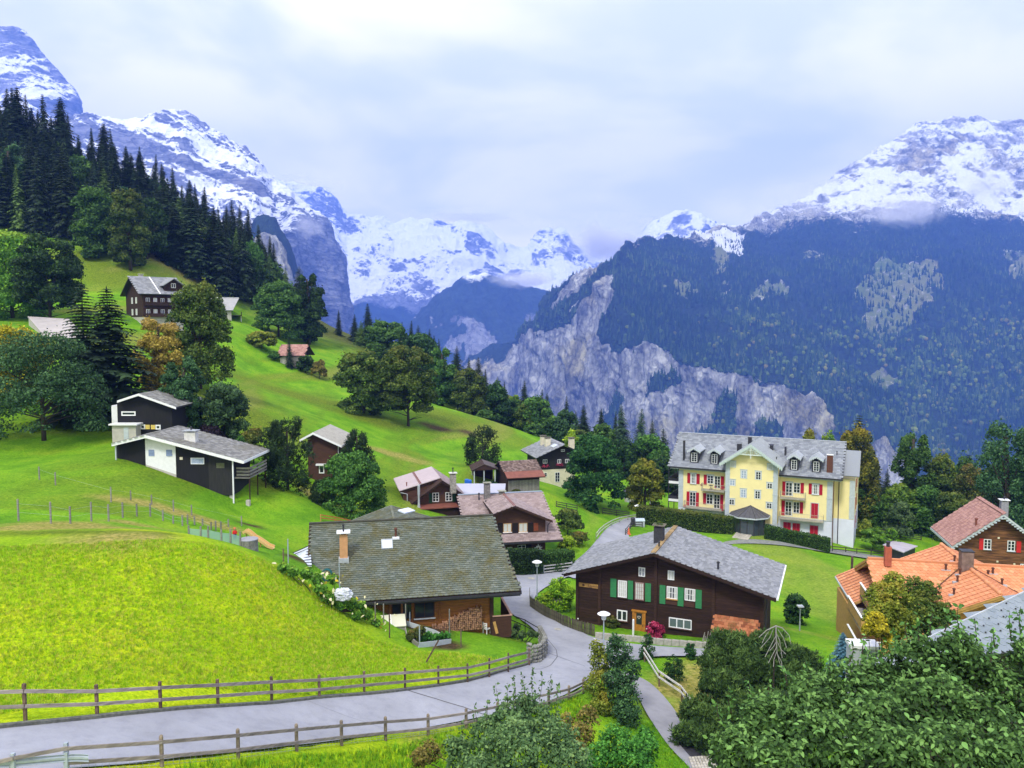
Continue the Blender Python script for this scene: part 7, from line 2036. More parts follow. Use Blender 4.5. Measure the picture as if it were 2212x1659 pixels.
def brown_cabin():
 o=at(*Z8(455,1432),103);F=Frame(o,-.03);R=F.root('brown_cabin','brown boarded cabin with pale ribbed roof standing between two pines','cabin')
 yo=-.8;ax,az=F.Y(*Z8(428,1214),yo);lx,lz=F.Y(*Z8(332,1266),yo);rx,rz_=F.Y(*Z8(634,1308),yo);sl=(az-lz)/(ax-lx);sr=(az-rz_)/(rx-ax)
 xr,_=F.Y(*Z8(612,1400));xl=lx+.8;zb=min(F.ground(xl,0),F.ground(xr,0))-.5;D_=7.5
 out=[(xl,zb),(xr,zb),(xr,az-(xr-ax)*sr-.1),(ax,az-.1),(xl,az-(ax-xl)*sl-.1)]
 MB().prism([(x,0,z)for x,z in out],(0,D_,0)).build('wall',M_BROWN,R)
 th=.15;up=Vector((0,0,th));L0,L1,R0=Vector((lx,yo,lz)),Vector((ax,yo,az)),Vector((rx,yo,rz_));bk=Vector((0,D_+1.4,0))
 m=MB();m.prism([L0,L1,L1+up,L0+up],bk);m.prism([L1,R0,R0+up,L1+up],bk);rf=m.build('roof',simple('fibre_cement',(.26,.25,.22),.85,.2,1.5),R)
 g=MB()
 for k in range(22):y=(D_+1.4)*(k+.3)/22;g.bar(L1+up+Vector((0,y,.02)),R0+up+Vector((0,y,.02)),.14,.07);g.bar(L0+up+Vector((0,y,.02)),L1+up+Vector((0,y,.02)),.14,.07)
 g.build('roof_rib',simple('fibre_cement_pale',(.40,.39,.36),.8,.15,2),rf)
 e=MB()
 for p,q in((L0,L1),(L1,R0)):e.prism([p+Vector((0,-.05,-.08)),q+Vector((0,-.05,-.08)),q+Vector((0,-.05,.2)),p+Vector((0,-.05,.2))],(0,.045,0))
 e.bar(R0+Vector((.04,0,.05)),R0+bk+Vector((.04,0,.05)),.06,.25)
 e.build('bargeboard',M_WHITE,R)
 a,c_,b,t_=wrect(F,Z8,472,510,1441,1500);window(R,a,c_,b,t_,0,nx=1,nz=1,fw=.12)
 a,_=F.Y(*Z8(455,1432));c_,_=F.Y(*Z8(602,1432));MB().box(a,c_,-.5,0,-.15,.05).build('window_canopy',M_WHITE,R)
 MB().box(xr,xr+.06,-.1,.0,zb,out[2][1]).build('corner_trim',M_WHITE,R)
brown_cabin()
def black_cabin():
 o=at(*Z6(245,790),80.5);F=Frame(o,-.035);R=F.root('low_black_cabin','long low black cabin with a white middle wall and grey shingle roof','cabin')
 yo=-.9;ax,az=F.Y(*Z6(495,708),yo);lx,lz=F.Y(*Z6(200,780),yo);rx,rz_=F.Y(*Z6(1345,932),yo)
 sl=(az-lz)/(ax-lx);sr=(az-rz_)/(rx-ax);_,by=F.Z(*Z6(682,640),az);by=max(6,min(by,9.5));print('black cabin',by,sl,sr)
 xw=[F.Y(*Z6(v,900))[0]for v in(245,495,757,1040,1245)]
 zt=lambda x:(az-(ax-x)*sl if x<ax else az-(x-ax)*sr)-.12
 for i,mt in((0,M_BLACKW),(1,M_WHITE),(2,M_BLACKW),(3,simple('charcoal_boards',(.022,.022,.022),.85,.35,2,stretch=(6,6,.4)))):
  a,b=xw[i],xw[i+1];zb=min(F.ground(a,0),F.ground(b,0))-.4
  if i==3:zb=F.ground(b,0)+.45
  y=0 if i!=1 else-.02
  MB().prism([(a,y,zb),(b,y,zb),(b,y,zt(b)),(a,y,zt(a))],(0,by-1,0)).build('wall',mt,R)
 MB().prism([(xw[1],-.035,F.ground(xw[1],0)-.4),(xw[2],-.035,F.ground(xw[2],0)-.4),(xw[2],-.035,F.ground(xw[2],0)+.25),(xw[1],-.035,F.ground(xw[1],0)+.1)],(0,.012,0)).build('plinth',M_PLASTER,R)
 th=.16;up=Vector((0,0,th));L0,L1,R0=Vector((lx,yo,lz)),Vector((ax,yo,az)),Vector((rx,yo,rz_));bk=Vector((0,by-yo+.6,0))
 m=MB();m.prism([L0,L1,L1+up,L0+up],bk);m.prism([L1,R0,R0+up,L1+up],bk);rf=m.build('roof',M_DARKMETAL,R)
 tiles(rf,R0+up+bk,R0+up,L1+up,L1+up+bk,.36,.30,MT_CABIN,'square',.025,200,jitter=.006)
 tiles(rf,L0+up,L0+up+bk,L1+up+bk,L1+up,.36,.30,MT_CABIN,'square',.025,60,jitter=.006)
 e=MB()
 for p,q in((L0,L1),(L1,R0)):e.prism([p+Vector((0,-.05,-.12)),q+Vector((0,-.05,-.12)),q+Vector((0,-.05,.19)),p+Vector((0,-.05,.19))],(0,.045,0))
 e.bar(R0+Vector((.05,-.05,.05)),R0+bk+Vector((.05,0,.05)),.08,.26);e.build('bargeboard',M_WHITE,R)
 def W(v,y=0.0,**k):a,c_,b,t_=wrect(F,Z6,*v,y);return a,c_,b,t_
 for v in((522,570,820,873),(675,725,820,875)):a,c_,b,t_=W(v);shutter(R,a,c_,b,t_,-.02,simple('slate_blue_shutter',(.20,.26,.42),.7));
 a,c_,b,t_=W((888,1004,890,945));window(R,a,c_,b,t_,0,nx=1,nz=1,glass=simple('drawn_blind',(.30,.36,.50),.6),fw=.06)
 a,c_,b,t_=W((1110,1180,935,980));MB().box(a,c_,-.03,-.002,b,t_).build('hatch',simple('dull_olive_hatch',(.10,.11,.06),.8),R)
 a,c_,b,t_=W((792,817,884,907));MB().box(a,c_,-.05,-.002,b,t_).build('meter_box',M_CREAM,R)
 for zx,y in((237,-.6),(1252,-.5)):x,_=F.Y(*Z6(zx,900),y);MB().box(x-.06,x+.06,y-.06,y+.06,F.ground(x,y)-.3,zt(x)-.05).build('post',M_GREYW if zx<500 else M_WHITE,R)
 for zx in(1055,1165,1240,1380):x,_=F.Y(*Z6(zx,1080),.2);MB().box(x-.18,x+.18,.1,.5,F.ground(x,.3)-.6,F.ground(x,.3)+.5).build('pier',M_PLASTER,R)
 nrm=(sr,0,1);c=F.hit(*Z6(893,745),R0+up,nrm)
 c2=chimney(R,c.x,c.y,c.z,1.15,.8,.95,simple('whitewashed_stack',(.55,.55,.52),.9,.2,2),M_ZINC,.2,below=.1);MB().box(-.6,.6,-.43,.43,-.35,-.1).build('chimney_foot',M_BRICK,c2)
 tx0=xw[4];tx1,tz=F.Y(*Z6(1395,985),.3);t=empty('terrace',(0,0,0),0,R);zf=tz-.9
 MB().box(tx0,tx1,.4,5.5,zf-.15,zf).build('deck',M_GREYWOOD,t)
 for k in range(3):MB().box(tx0+.3,tx1,.38,.42,zf+.15+k*.33,zf+.35+k*.33).build('board',M_GREYWOOD,t);MB().box(tx1-.02,tx1+.02,.42,5.5,zf+.15+k*.33,zf+.35+k*.33).build('board',M_GREYWOOD,t)
 for y in(.5,2.8,5.2):MB().box(tx1-.12,tx1-.02,y,y+.1,F.ground(tx1,y)-.3,zf+1.05).build('post',M_DBROWN,t)
black_cabin()
def black_house():
 o=at(*Z6(250,560),92);F=Frame(o,0.0);R=F.root('black_house','black house with white gable trim and white porch behind the low cabin','house')
 yo=-.7;ax,az=F.Y(*Z6(430,345),yo);lx,lz=F.Y(*Z6(247,405),yo);sl=(az-lz)/(ax-lx);rx,rz_=F.Y(*Z6(760,462),yo);sr=(az-rz_)/(rx-ax);xr=rx-.8
 xl=0.0;zb=F.ground(2,0)-1;D_=8
 MB().prism([(xl,0,zb),(xr,0,zb),(xr,0,az-(xr-ax)*sr-.1),(ax,0,az-.1),(xl,0,az-(ax-xl)*sl-.1)],(0,D_,0)).build('wall',M_BLACKW,R)
 th=.15;up=Vector((0,0,th));L0,L1,R0=Vector((lx,yo,lz)),Vector((ax,yo,az)),Vector((rx,yo,rz_));bk=Vector((0,D_+1.2,0))
 m=MB();m.prism([L0,L1,L1+up,L0+up],bk);m.prism([L1,R0,R0+up,L1+up],bk);rf=m.build('roof',M_DARKMETAL,R)
 tiles(rf,R0+up+bk,R0+up,L1+up,L1+up+bk,.4,.32,MT_CABIN,'square',.025,60,jitter=.006)
 e=MB()
 for p,q in((L0,L1),(L1,R0)):e.prism([p+Vector((0,-.05,-.08)),q+Vector((0,-.05,-.08)),q+Vector((0,-.05,.18)),p+Vector((0,-.05,.18))],(0,.045,0))
 e.build('bargeboard',M_WHITE,R)
 a,c_,b,t_=wrect(F,Z6,195,248,435,590,.3);MB().box(a,c_,.3,3,b,t_).build('side_wall',M_WHITE,R)
 a,c_,b,t_=wrect(F,Z6,284,407,486,524);window(R,a,c_,b,t_,0,nx=1,nz=1,fw=.13)
 for v in((448,491,600,641),(581,625,603,644)):a,c_,b,t_=wrect(F,Z6,*v);window(R,a,c_,b,t_,0,nx=1,nz=1,fw=.14)
 for v in((493,530,603,640),(541,578,604,641)):a,c_,b,t_=wrect(F,Z6,*v);shutter(R,a,c_,b,t_,0,simple('yellow_shutter',(.62,.48,.12),.7))
 a,c_,b,t_=wrect(F,Z6,200,408,606,740,-1.2);p=empty('porch',(0,0,0),0,R);MB().box(a,c_,-1.2,-.002,b-1,t_).build('wall',M_PLASTER,p);MB().box(a-.25,c_+.3,-1.5,.0,t_,t_+.16).build('porch_roof',M_WHITE,p)
 a,c_,b,t_=wrect(F,Z6,303,345,625,735,-1.2);MB().box(a,c_,-1.24,-1.205,b,t_).build('door',M_GREYW,p)
 for zx,zy in((425,618),(420,630)):x,z=F.Y(*Z6(zx,zy));MB().box(x-.15,x+.15,-.05,-.002,z-.05,z+.06).build('letter_box',M_WHITE,R)
black_house()
def upper_chalet():
 o=at(*Z17(385,155),176);rz=.72;F=Frame(o,rz);R=F.root('dark_upper_chalet','dark wooden chalet with a dormer on the upper meadow beside the track','house')
 L_=8.6;W_=12.5;zt=F.Y(*Z17(190,25),W_/2)[1];zt=3.7;zb=-5.2;zg=F.ground(3,3)-3
 MB().box(0,L_,0,W_,zb,0.3).build('wall',M_DBROWN,R);MB().box(.05,L_-.05,.05,W_-.05,zg,zb-.002).build('base_wall',M_PLASTER,R)
 MB().prism([(0,0,.3),(0,W_,.3),(0,W_/2,zt-.1)],(L_,0,0)).build('gable',M_DBROWN,R)
 A,B,C,D=Vector((-1,-1.1,-.25)),Vector((L_+.8,-1.1,-.25)),Vector((L_+.8,W_/2,zt+.1)),Vector((-1,W_/2,zt+.1))
 m=slab(MB(),A,B,C,D,.2);slab(m,D,C,(L_+.8,W_+1.1,-.25),(-1,W_+1.1,-.25),.2);rf=m.build('roof',M_DARKMETAL,R)
 tiles(rf,A,B,C,D,.6,.5,MT_GREY,'square',.03,100,jitter=.004)
 MB().bar(A.lerp(B,.42)+Vector((0,0,.1)),D.lerp(C,.42)+Vector((0,0,.1)),.25,.05).build('flashing',M_WHITE,rf)
 d=empty('dormer',(0,0,0),0,R);x0,x1=L_*.55,L_*1.0;xm=(x0+x1)/2
 MB().prism([(x0,.3,.1),(x1,.3,.1),(x1,.3,1.9),(xm,.3,3.2),(x0,.3,1.9)],(0,5,0)).build('dormer_wall',M_DBROWN,d)
 m=MB();m.prism([(x0-.5,-.5,1.65),(xm,-.5,3.3),(xm,-.5,3.48),(x0-.5,-.5,1.83)],(0,6,0));m.prism([(xm,-.5,3.3),(x1+.5,-.5,1.65),(x1+.5,-.5,1.83),(xm,-.5,3.48)],(0,6,0));m.build('dormer_roof',MT_GREY,d)
 for zr_ in(-2.4,-4.9):
  for k in range(5):window(R,.6+k*1.55,1.4+k*1.55,zr_,zr_+1.35,0,nx=2,nz=1,glass=M_CURT if k%2 else None)
  o_=MB().box(.2,L_,-1.1,-.0,zr_-.35,zr_-.2).box(.2,L_,-1.1,-1.04,zr_-.2,zr_+.45).build('balcony',M_DBROWN,R)
 for zr_ in(-2.2,-4.8):
  for y in(4.2,7.2):
   w=window(R,0,1.1,zr_,zr_+1.4,0,nx=2,nz=1,glass=M_CURT,rz=-PI/2);w.location=(0,y+1.1,zr_)
 window(d,xm-.5,xm+.5,1.3,2.3,.3,nx=2,nz=1)
 chimney(R,L_*.25,W_/2+2,zt-.6,.8,.8,1.3,M_PLASTER,M_WHITE)
upper_chalet()
def small_house():
 o=at(*Z17(1120,288),231);F=Frame(o,.35);R=F.root('small_upper_house','small house with pale roof beside the track above the meadow','house')
 A,B,C,D=Vector((-9,-.8,-.4)),Vector((.5,-.8,-.4)),Vector((2.4,5,3.3)),Vector((-9,5,3.3));m=slab(MB(),A,B,C,D,.2);slab(m,D,C,(.5,10.8,-.4),(-9,10.8,-.4),.2);rf=m.build('roof',simple('pale_slate_sheet',(.33,.33,.34),.8,.1,1),R)
 MB().box(-8.4,.1,0,10,F.ground(0,0)-1,-.1).build('wall',M_PLASTER,R);MB().prism([(.1,0,-.1),(.1,10,-.1),(.1,5,3.0)],(.3,0,0)).build('gable',M_DBROWN,R)
 MB().bar(D+Vector((0,0,.1)),C+Vector((0,0,.1)),.3,.1).build('ridge_cap',M_WHITE,R)
 MB().box(.1,3.0,2,8,-2.0,-1.8).box(2.9,3.0,2,8,-1.8,-.8).build('balcony',M_DBROWN,R);MB().box(2.7,2.9,3,3.2,F.ground(2.8,3)-1,-2.0).build('post',M_WHITE,R)
small_house()
def hut():
 o=at(*Z8(362,640),198);F=Frame(o,.2);R=F.root('hillside_hut','small hut with pinkish roof half hidden behind a dark spruce','hut')
 x1=0;x0=-6.2;A,B,C,D=Vector((x0,-.6,-.2)),Vector((x1+.2,-.6,-.2)),Vector((x1+1.0,3.2,2.5)),Vector((x0+.6,3.2,2.5));m=slab(MB(),A,B,C,D,.15);slab(m,D,C,(x1+2.4,7,-.2),(x0+1,7,-.2),.15);rf=m.build('roof',M_DBROWN,R)
 tiles(rf,A,B,C,D,.45,.5,MT_ROSE,'square',.03,60)
 MB().box(x0+.5,x1,0,6.4,F.ground(0,0)-1,-.1).build('wall',M_PLASTER,R);MB().prism([(x1+.1,0,-.1),(x1+.1,6.4,-.1),(x1+.1,3.2,2.3)],(.3,0,0)).build('gable',M_DBROWN,R)
hut()
slab_house('grey_roof_outbuilding','low outbuilding with pale flat roof behind the yellow tree','building',[at(*Z7(330,790),150),at(*Z7(640,800),151),at(*Z7(500,655),166),at(*Z7(200,637),165)],.25,simple('pale_flat_roof',(.40,.37,.36),.8,.15,.4),M_PLASTER,4)
slab_house('small_grey_shed','small dark shed with a flat lilac-grey roof on the lawn by the apple tree','shed',[at(*Z4(1020,688),112),at(*Z4(1162,625),118),at(*Z4(930,568),124),at(*Z4(815,612),118)],.12,simple('lilac_felt',(.40,.37,.42),.7,.12,.8),M_DARKMETAL,2)
slab_house('timber_pavilion','dark roofed pavilion with pale posts behind the big lime tree','building',[at(*Z15(440,395),146),at(*Z15(565,405),146),at(*Z15(540,375),152),at(*Z15(430,368),152)],.25,M_DARKMETAL,M_PLASTER,.1)
for zx in(470,543):
 b=Gd(Z15(zx,450)[0],146.2);t_=at(*Z15(zx,400),146.2).z;o=MB().box(-.2,.2,-.2,.2,-.3,t_-b.z).build('pavilion_post',M_GREYW);o.location=b;tag(o,'pale %s post holding up the dark pavilion roof'%('left'if zx<500 else 'right'),'post')
def log_house():
 o=at(*Z4(1810,556),92);F=Frame(o,-.237);R=F.root('log_house','weathered log house with rose tiled roof and red shutters at the right edge','house')
 yo=-1.1;ax,az=F.Y(*Z4(2010,326),yo);lx,lz=F.Y(*Z4(1500,640),yo);sl=(az-lz)/(ax-lx);rx=ax+(ax-lx)*.85;rz_=az-(rx-ax)*sl
 _,by=F.Z(*Z4(1770,168),az);by=max(8,min(by,18));print('log house',by,sl)
 xl=lx+1.0;xr=rx-.9;zb=F.ground(xl,0)-1.2
 out=[(xl,zb),(xr,zb),(xr,az-(xr-ax)*sl-.15),(ax,az-.15),(xl,az-(ax-xl)*sl-.15)]
 MB().prism([(x,0,z)for x,z in out],(0,by-1.5,0)).build('wall',M_LOG,R);boards(R,0,out,.22,M_LOG,'log',.05)
 th=.18;up=Vector((0,0,th));L0,L1,R0=Vector((lx,yo,lz)),Vector((ax,yo,az)),Vector((rx,yo,rz_));bk=Vector((0,by-yo,0))
 m=MB();m.prism([L0,L1,L1+up,L0+up],bk);m.prism([L1,R0,R0+up,L1+up],bk);rf=m.build('roof',M_DARKMETAL,R)
 tiles(rf,L0+up,L0+up+bk,L1+up+bk,L1+up,.34,.36,MT_ROSE,'square',.045,250)
 MB().bar(L1+up+Vector((0,0,.05)),L1+up+bk+Vector((0,0,.05)),.4,.12).build('ridge_cap',MT_ROSE,R)
 e=MB()
 for p,q in((L0,L1),(L1,R0)):
  e.prism([p+Vector((0,-.05,-.1)),q+Vector((0,-.05,-.1)),q+Vector((0,-.05,.16)),p+Vector((0,-.05,.16))],(0,.045,0))
  for k in range(16):c=p.lerp(q,(k+.5)/16)+Vector((0,-.03,-.2));e.box(c.x-.14,c.x+.14,c.y,c.y+.03,c.z-.12,c.z+.06)
 e.bar(L0+Vector((-.05,-.05,.0)),L0+bk+Vector((-.05,0,0)),.1,.25);e.build('bargeboard',M_GREYW,R)
 for v in((1812,1886,556,655),(2046,2120,571,672)):a,c_,b,t_=wrect(F,Z4,*v);window(R,a,c_,b,t_,0,nx=2,nz=3,out=.11,sill=M_GREYW,bar=.04)
 a,c_,b,t_=wrect(F,Z4,2172,2215,800,850);window(R,a,c_,b,t_,0,nx=2,nz=2,out=.11)
 for v in((1768,1808,549,658),(2136,2180,577,687),(1988,2030,566,672)):
  a,c_,b,t_=wrect(F,Z4,*v)
  if v[0]!=1988:shutter(R,a,c_,b,t_,-.07,simple('scarlet_shutter',(.52,.02,.02),.7,.15))
 for zx,zy in((1958,545),(1945,778),(2112,803)):x,z=F.Y(*Z4(zx,zy));MB().box(x-.1,x+.1,-.1,-.055,z-.1,z+.1).build('wall_lamp',M_CREAM,R)
 c=F.hit(*Z4(1737,425),L1+up,(-sl,0,1));vent(R,c.x,c.y,c.z,.95,.12,M_COPPER);chimney(R,ax+1.8,by*.55,az-1.8*sl,.8,.7,2.0,simple('grey_stack',(.25,.25,.27),.9),M_WHITE,.2)
log_house()
def orange_house():
 o=at(*Z4(1985,1110),64);F=Frame(o,-.21);R=F.root('orange_roof_house','new timber house with bright orange cross-gabled tile roofs and wooden balconies','house')
 xa,ya=F.Z(*Z4(660,744),0.0);xb,yb=F.Z(*Z4(1390,610),0.0);xc,yc=F.Z(*Z4(2210,851),0.0)
 print('orange: left end',xa,ya,'back end',xb,yb,'right',xc,yc)
 yA=(ya+yc)/2;hw=5.2;pt=math.tan(math.radians(24));dz=hw*pt
 x1=9.5;yE=yb
 th=.2;U=Vector((0,0,th))
 def gab_x(x0,x1,yc,hw,zt,nm,tl=True,parts=0,wr=None):
  dz=hw*pt
  A,B,C,D=Vector((x0,yc-hw,zt-dz)),Vector((x1,yc-hw,zt-dz)),Vector((x1,yc,zt)),Vector((x0,yc,zt));E,G=Vector((x1,yc+hw,zt-dz)),Vector((x0,yc+hw,zt-dz))
  m=slab(MB(),A,B,C,D,th);slab(m,D,C,E,G,th);return m.build(nm,M_PINE,R),A,B,C,D,E,G
 rA,A,B,C,D,E,G=gab_x(xa,x1,yA,hw,0.0,'roof')
 mats=(MT_ORANGE,)
 xr=0.0
 cr=Vector((xr,yA,0));vf0=Vector((xr-hw,yA-hw,-dz));vf1=Vector((xr+hw,yA-hw,-dz));vb0=Vector((xr-hw,yA+hw,-dz));vb1=Vector((xr+hw,yA+hw,-dz))
 kw=dict(w=.38,l=.40,mat=MT_ORANGE,kind='point',th=.05,jitter=.004,name='tile')
 tiles(rA,A,vf0,cr,D,parts=150,**kw);tiles(rA,vf1,B,C,cr,parts=50,**kw)
 tiles(rA,E,vb1,cr,C,parts=0,**kw);tiles(rA,vb0,G,D,cr,parts=0,**kw)
 m=MB();L0,L1,R0=Vector((-hw,0,-dz)),Vector((0,0,0)),Vector((hw,0,-dz));bk=Vector((0,yE,0));dn=Vector((0,0,-th))
 m.prism([L0,L1,L1+dn,L0+dn],bk);m.prism([L1,R0,R0+dn,L1+dn],bk);rB=m.build('cross_roof',M_PINE,R)
 kb=dict(w=.38,l=.40,mat=simple('x',(0,0,0))if False else MT_ORANGE,kind='long',th=.045,jitter=.002,name='tile',stagger=False)
 kb2=dict(kb);
 tiles(rB,L0,vf0,cr,L1,parts=50,**kb);tiles(rB,vf1,R0,L1,cr,parts=50,**kb)
 tiles(rB,vb0,L0+bk,L1+bk,cr,parts=0,**kb);tiles(rB,R0+bk,vb1,cr,L1+bk,parts=0,**kb)
 g=MB()
 k=0.0
 while k<yE:
  for sx in(-1,1):
   lo=hw
   if yA-hw<k<yA+hw:lo=abs(k-yA)
   if lo>.3:g.bar(Vector((0,k,.075)),Vector((sx*lo,k,-lo*pt+.075)),.05,.035)
  k+=.76
 g.build('rib',simple('orange_rib',(.36,.11,.04),.8,.15,5),rB)
 cap=MB().lathe((0,0,0),[(.19,-.2),(.15,.2)],10).mesh('ridge_tile',MT_ORANGE);with_rnd(cap,[0.0]*len(cap.vertices))
 for i in range(int(yE/.36)):
  oc=bpy.data.objects.new('ridge_tile',cap);oc.matrix_local=Matrix.Translation((0,.2+i*.36,.05))@Matrix.Rotation(PI/2,4,'X');link(oc,rB)
 MB().bar(D+Vector((0,0,.1)),C+Vector((0,0,.1)),.3,.16).build('ridge_cap',MT_ORANGE,R)
 v=MB()
 for q in(vf0,vf1,vb0,vb1):v.bar(cr+Vector((0,0,.09)),q+Vector((0,0,.09)),.12,.05)
 v.build('valley',M_BRICK,R)
 e=MB()
 for p,q in((L0,L1),(L1,R0)):
  e.prism([p+Vector((0,-.06,-.42)),q+Vector((0,-.06,-.42)),q+Vector((0,-.06,-.2)),p+Vector((0,-.06,-.2))],(0,.3,0));e.prism([p+Vector((0,-.14,-.2)),q+Vector((0,-.14,-.2)),q+Vector((0,-.14,.04)),p+Vector((0,-.14,.04))],(0,.13,0))
 for p,q in((A,D),(D,G)):
  e.prism([p+Vector((-.1,0,-.22)),q+Vector((-.1,0,-.22)),q+Vector((-.1,0,.04)),p+Vector((-.1,0,.04))],(.09,0,0));e.prism([p+Vector((-.02,0,-.5)),q+Vector((-.02,0,-.5)),q+Vector((-.02,0,-.24)),p+Vector((-.02,0,-.24))],(.09,0,0))
 e.build('bargeboard',M_PINE,R)
 zb=F.ground(0,2)-3
 M_ORW=simple('orange_stained_wall',(.42,.20,.06),.85,.15,2)
 MB().box(-hw+1,hw-1,1.3,yE-1,zb,-dz+.3).build('wall',M_ORW,R);MB().prism([(-hw+1,1.3,-dz+.3),(hw-1,1.3,-dz+.3),(0,1.3,-.3)],(0,1,0)).build('gable',M_ORW,R)
 MB().box(xa+1.2,x1-1,yA-hw+1,yA+hw-1,zb,-dz+.3).build('wall',M_ORW,R);MB().prism([(xa+1.2,yA-hw+1,-dz+.3),(xa+1.2,yA+hw-1,-dz+.3),(xa+1.2,yA,-.3)],(1,0,0)).build('gable',M_ORW,R)
 window(R,-1.6,.2,-dz-1.4,-dz+.2,1.3,nx=2,nz=1,frame=M_PINE)
 xs=xa-1.7;zs=-dz-.2
 S0,S1,S2,S3=Vector((xs,yA-2.5,zs-1.1)),Vector((xs,yA+5.8,zs-1.1)),Vector((xa+1.2,yA+5.8,zs+.4)),Vector((xa+1.2,yA-2.5,zs+.4))
 rs=slab(MB(),S0,S1,S2,S3,.16).build('side_roof',M_PINE,R);tiles(rs,S1,S0,S3,S2,parts=0,**{**kb,'kind':'point'})
 g=MB();k=.4
 while k<8.3:g.bar(S0 .lerp(S1,k/8.3)+Vector((0,0,.08)),S3 .lerp(S2,k/8.3)+Vector((0,0,.08)),.05,.035);k+=.76
 g.build('rib',M_BRICK,rs);MB().bar(S0+Vector((-.06,0,-.05)),S1+Vector((-.06,0,-.05)),.12,.16).build('gutter',M_GREYW,R)
 def balcony(x0,x1,y0,y1,zf,hgt=1.05):
  b=empty('balcony',(0,0,0),0,R);MB().box(x0,x1,y0,y1,zf-.2,zf).build('floor',M_GREYWOOD,b)
  g=MB()
  g.box(x0,x1,y0,y0+.05,zf-.3,zf+hgt).box(x0,x0+.05,y0+.05,y1,zf-.3,zf+hgt);g.build('parapet',M_PINE,b)
  n=int((y1-y0)/.16);s=MB()
  for i in range(n):s.box(x0+.052,x0+.07,y0+.06+i*.16,y0+.18+i*.16,zf,zf+hgt)
  s.build('boards_inside',M_OCHRE,b)
  MB().box(x0-.06,x1,y0-.06,y0+.1,zf+hgt,zf+hgt+.06).box(x0-.06,x0+.1,y0+.1,y1,zf+hgt,zf+hgt+.06).build('rail',M_WHITE,b)
  MB().box(x1-.1,x1,y0+.1,y1,zf,zf+hgt).build('end_wall',M_ORW,b)
 p=F.Y(*Z4(475,1112),yA-4);print('balc',p,'dz',dz)
 def bal2(zt0,zt1,wd,dd):
  q0=F.L(at(*Z4(*zt0),dd));x1_,y1_=F.Z(*Z4(*zt1),q0 .z);xl_=(q0 .x+x1_)/2;print('balcony',q0,x1_,y1_);balcony(xl_,xl_+wd,min(y1_,q0 .y-1.5),q0 .y,q0 .z-1.1);return xl_,y1_,q0
 u=bal2((475,1112),(605,1330),3.0,72);bal2((590,982),(712,1150),2.4,72);bal2((466,1394),(560,1560),3.0,70)
 MB().box(u[0]+.3,xa+3,u[1]+.8,yA+4,zb,u[2].z-1.35).build('lower_wall',M_PINE,R)
 c=F.hit(*Z4(1635,862),L1,(-pt,0,1));
 ch=MB().box(-.5,.5,-.45,.45,-.5,1.75).build('chimney',simple('lead_clad_stack',(.17,.12,.10),.7,.4,2),R);ch.location=(c.x,c.y,c.z);MB().box(-.55,.55,-.5,.5,1.75,1.83).build('chimney_cap',M_DARKMETAL,ch)
 c=F.hit(*Z4(873,745),D,(0,pt,1));ch=MB().box(-.28,.28,-.28,.28,-.8,1.0).build('chimney',simple('red_stack',(.34,.09,.05),.8,.2,3),R);ch.location=(c.x,c.y+.3,c.z);MB().lathe((0,0,1.0),[(.16,0),(.16,.3),(.2,.35),(.2,.5)],9).build('chimney_pot',M_DARKMETAL,ch)
 for zx,zy,pl in((1438,868,'A'),(1578,912,'B'),(1553,985,'B'),(1518,1112,'B'),(1902,905,'A2'),(1992,1015,'B2'),(1855,930,'B2'),(1524,782,'B')):
  pt0,n={'A':(D,(0,-pt,1)),'B':(L1,(-pt,0,1)),'A2':(D,(0,-pt,1)),'B2':(L1,(pt,0,1))}[pl]
  c=F.hit(*Z4(zx,zy),pt0,n);v=vent(R,c.x,c.y,c.z,.65,.09,M_BRICK);MB().box(-.4,.4,-.12,.12,-.1,.07).build('flashing',M_ZINC,v)
 MB().box(xa-.5,xa-.4,yA-2.6,yA-2.5,zb,-dz).build('post',M_DARKMETAL,R)
orange_house()
def near_roof():
 A0=at(*Z10(850,835),35.0);F=Frame(A0,math.radians(14));R=F.root('smooth_grey_roof','near house roof of smooth grey shingles with dark studs behind the leafy tree','house')
 n=(0,-.52,1);A=Vector((0,0,0));D=F.hit(*Z10(2212,183),A,n);C=F.hit(*Z10(2900,-144),A,n);B=Vector((max(C.x,D.x)+2,0,0));print('near roof',D,C)
 C2=Vector((B.x,C.y,C.z))
 rf=slab(MB(),A,B,C2,C,.2).build('roof',M_DARKMETAL,R)
 k=tiles(rf,A,B,C2,C,.44,.40,MT_HEX,'point',.03,260,jitter=.002);print('hex',k)
 s=[]
 ex=Vector((1,0,0));ny=Vector((0,1,.52)).normalized();nn=Vector((0,-.52,1)).normalized()
 me=MB().lathe((0,0,0),[(.045,0),(.04,.05),(.015,.07)],7).mesh('stud',M_DARKMETAL)
 cnt=0;rows=int((C-A).dot(ny)/.40);J=MB()
 pl=[(0,0),((B-A).x,0),((C2-A).x,(C2-A).dot(ny)),((C-A).x,(C-A).dot(ny))]
 for j in range(rows):
  for i in range(int(B.x/.44)+2):
   if(i+(j%2))%2:continue
   x,y=i*.44+(.22 if j%2 else 0),j*.40+.02
   if not inpoly(np.array([x]),np.array([y+.1]),pl)[0]:continue
   p=A+ex*x+ny*y+nn*.06
   if(F.W(p)).x<26 and cnt<200:
    o=bpy.data.objects.new('stud',me);o.matrix_local=Matrix.Translation(p)@Matrix.Rotation(-math.atan(.52)*-1,4,'X');link(o,rf);cnt+=1
 MB().bar(A+Vector((-.05,0,.02)),C+Vector((-.05,0,.02)),.08,.14).build('verge',M_ZINC,R)
 MB().prism([A+Vector((1.2,.9,-.2)),C+Vector((.5,0,-.5)),C+Vector((.5,0,-9)),A+Vector((1.2,.9,-9))],(.2,0,0)).build('wall',simple('dark_house_wall',(.035,.028,.02),.9,.3,2),R)
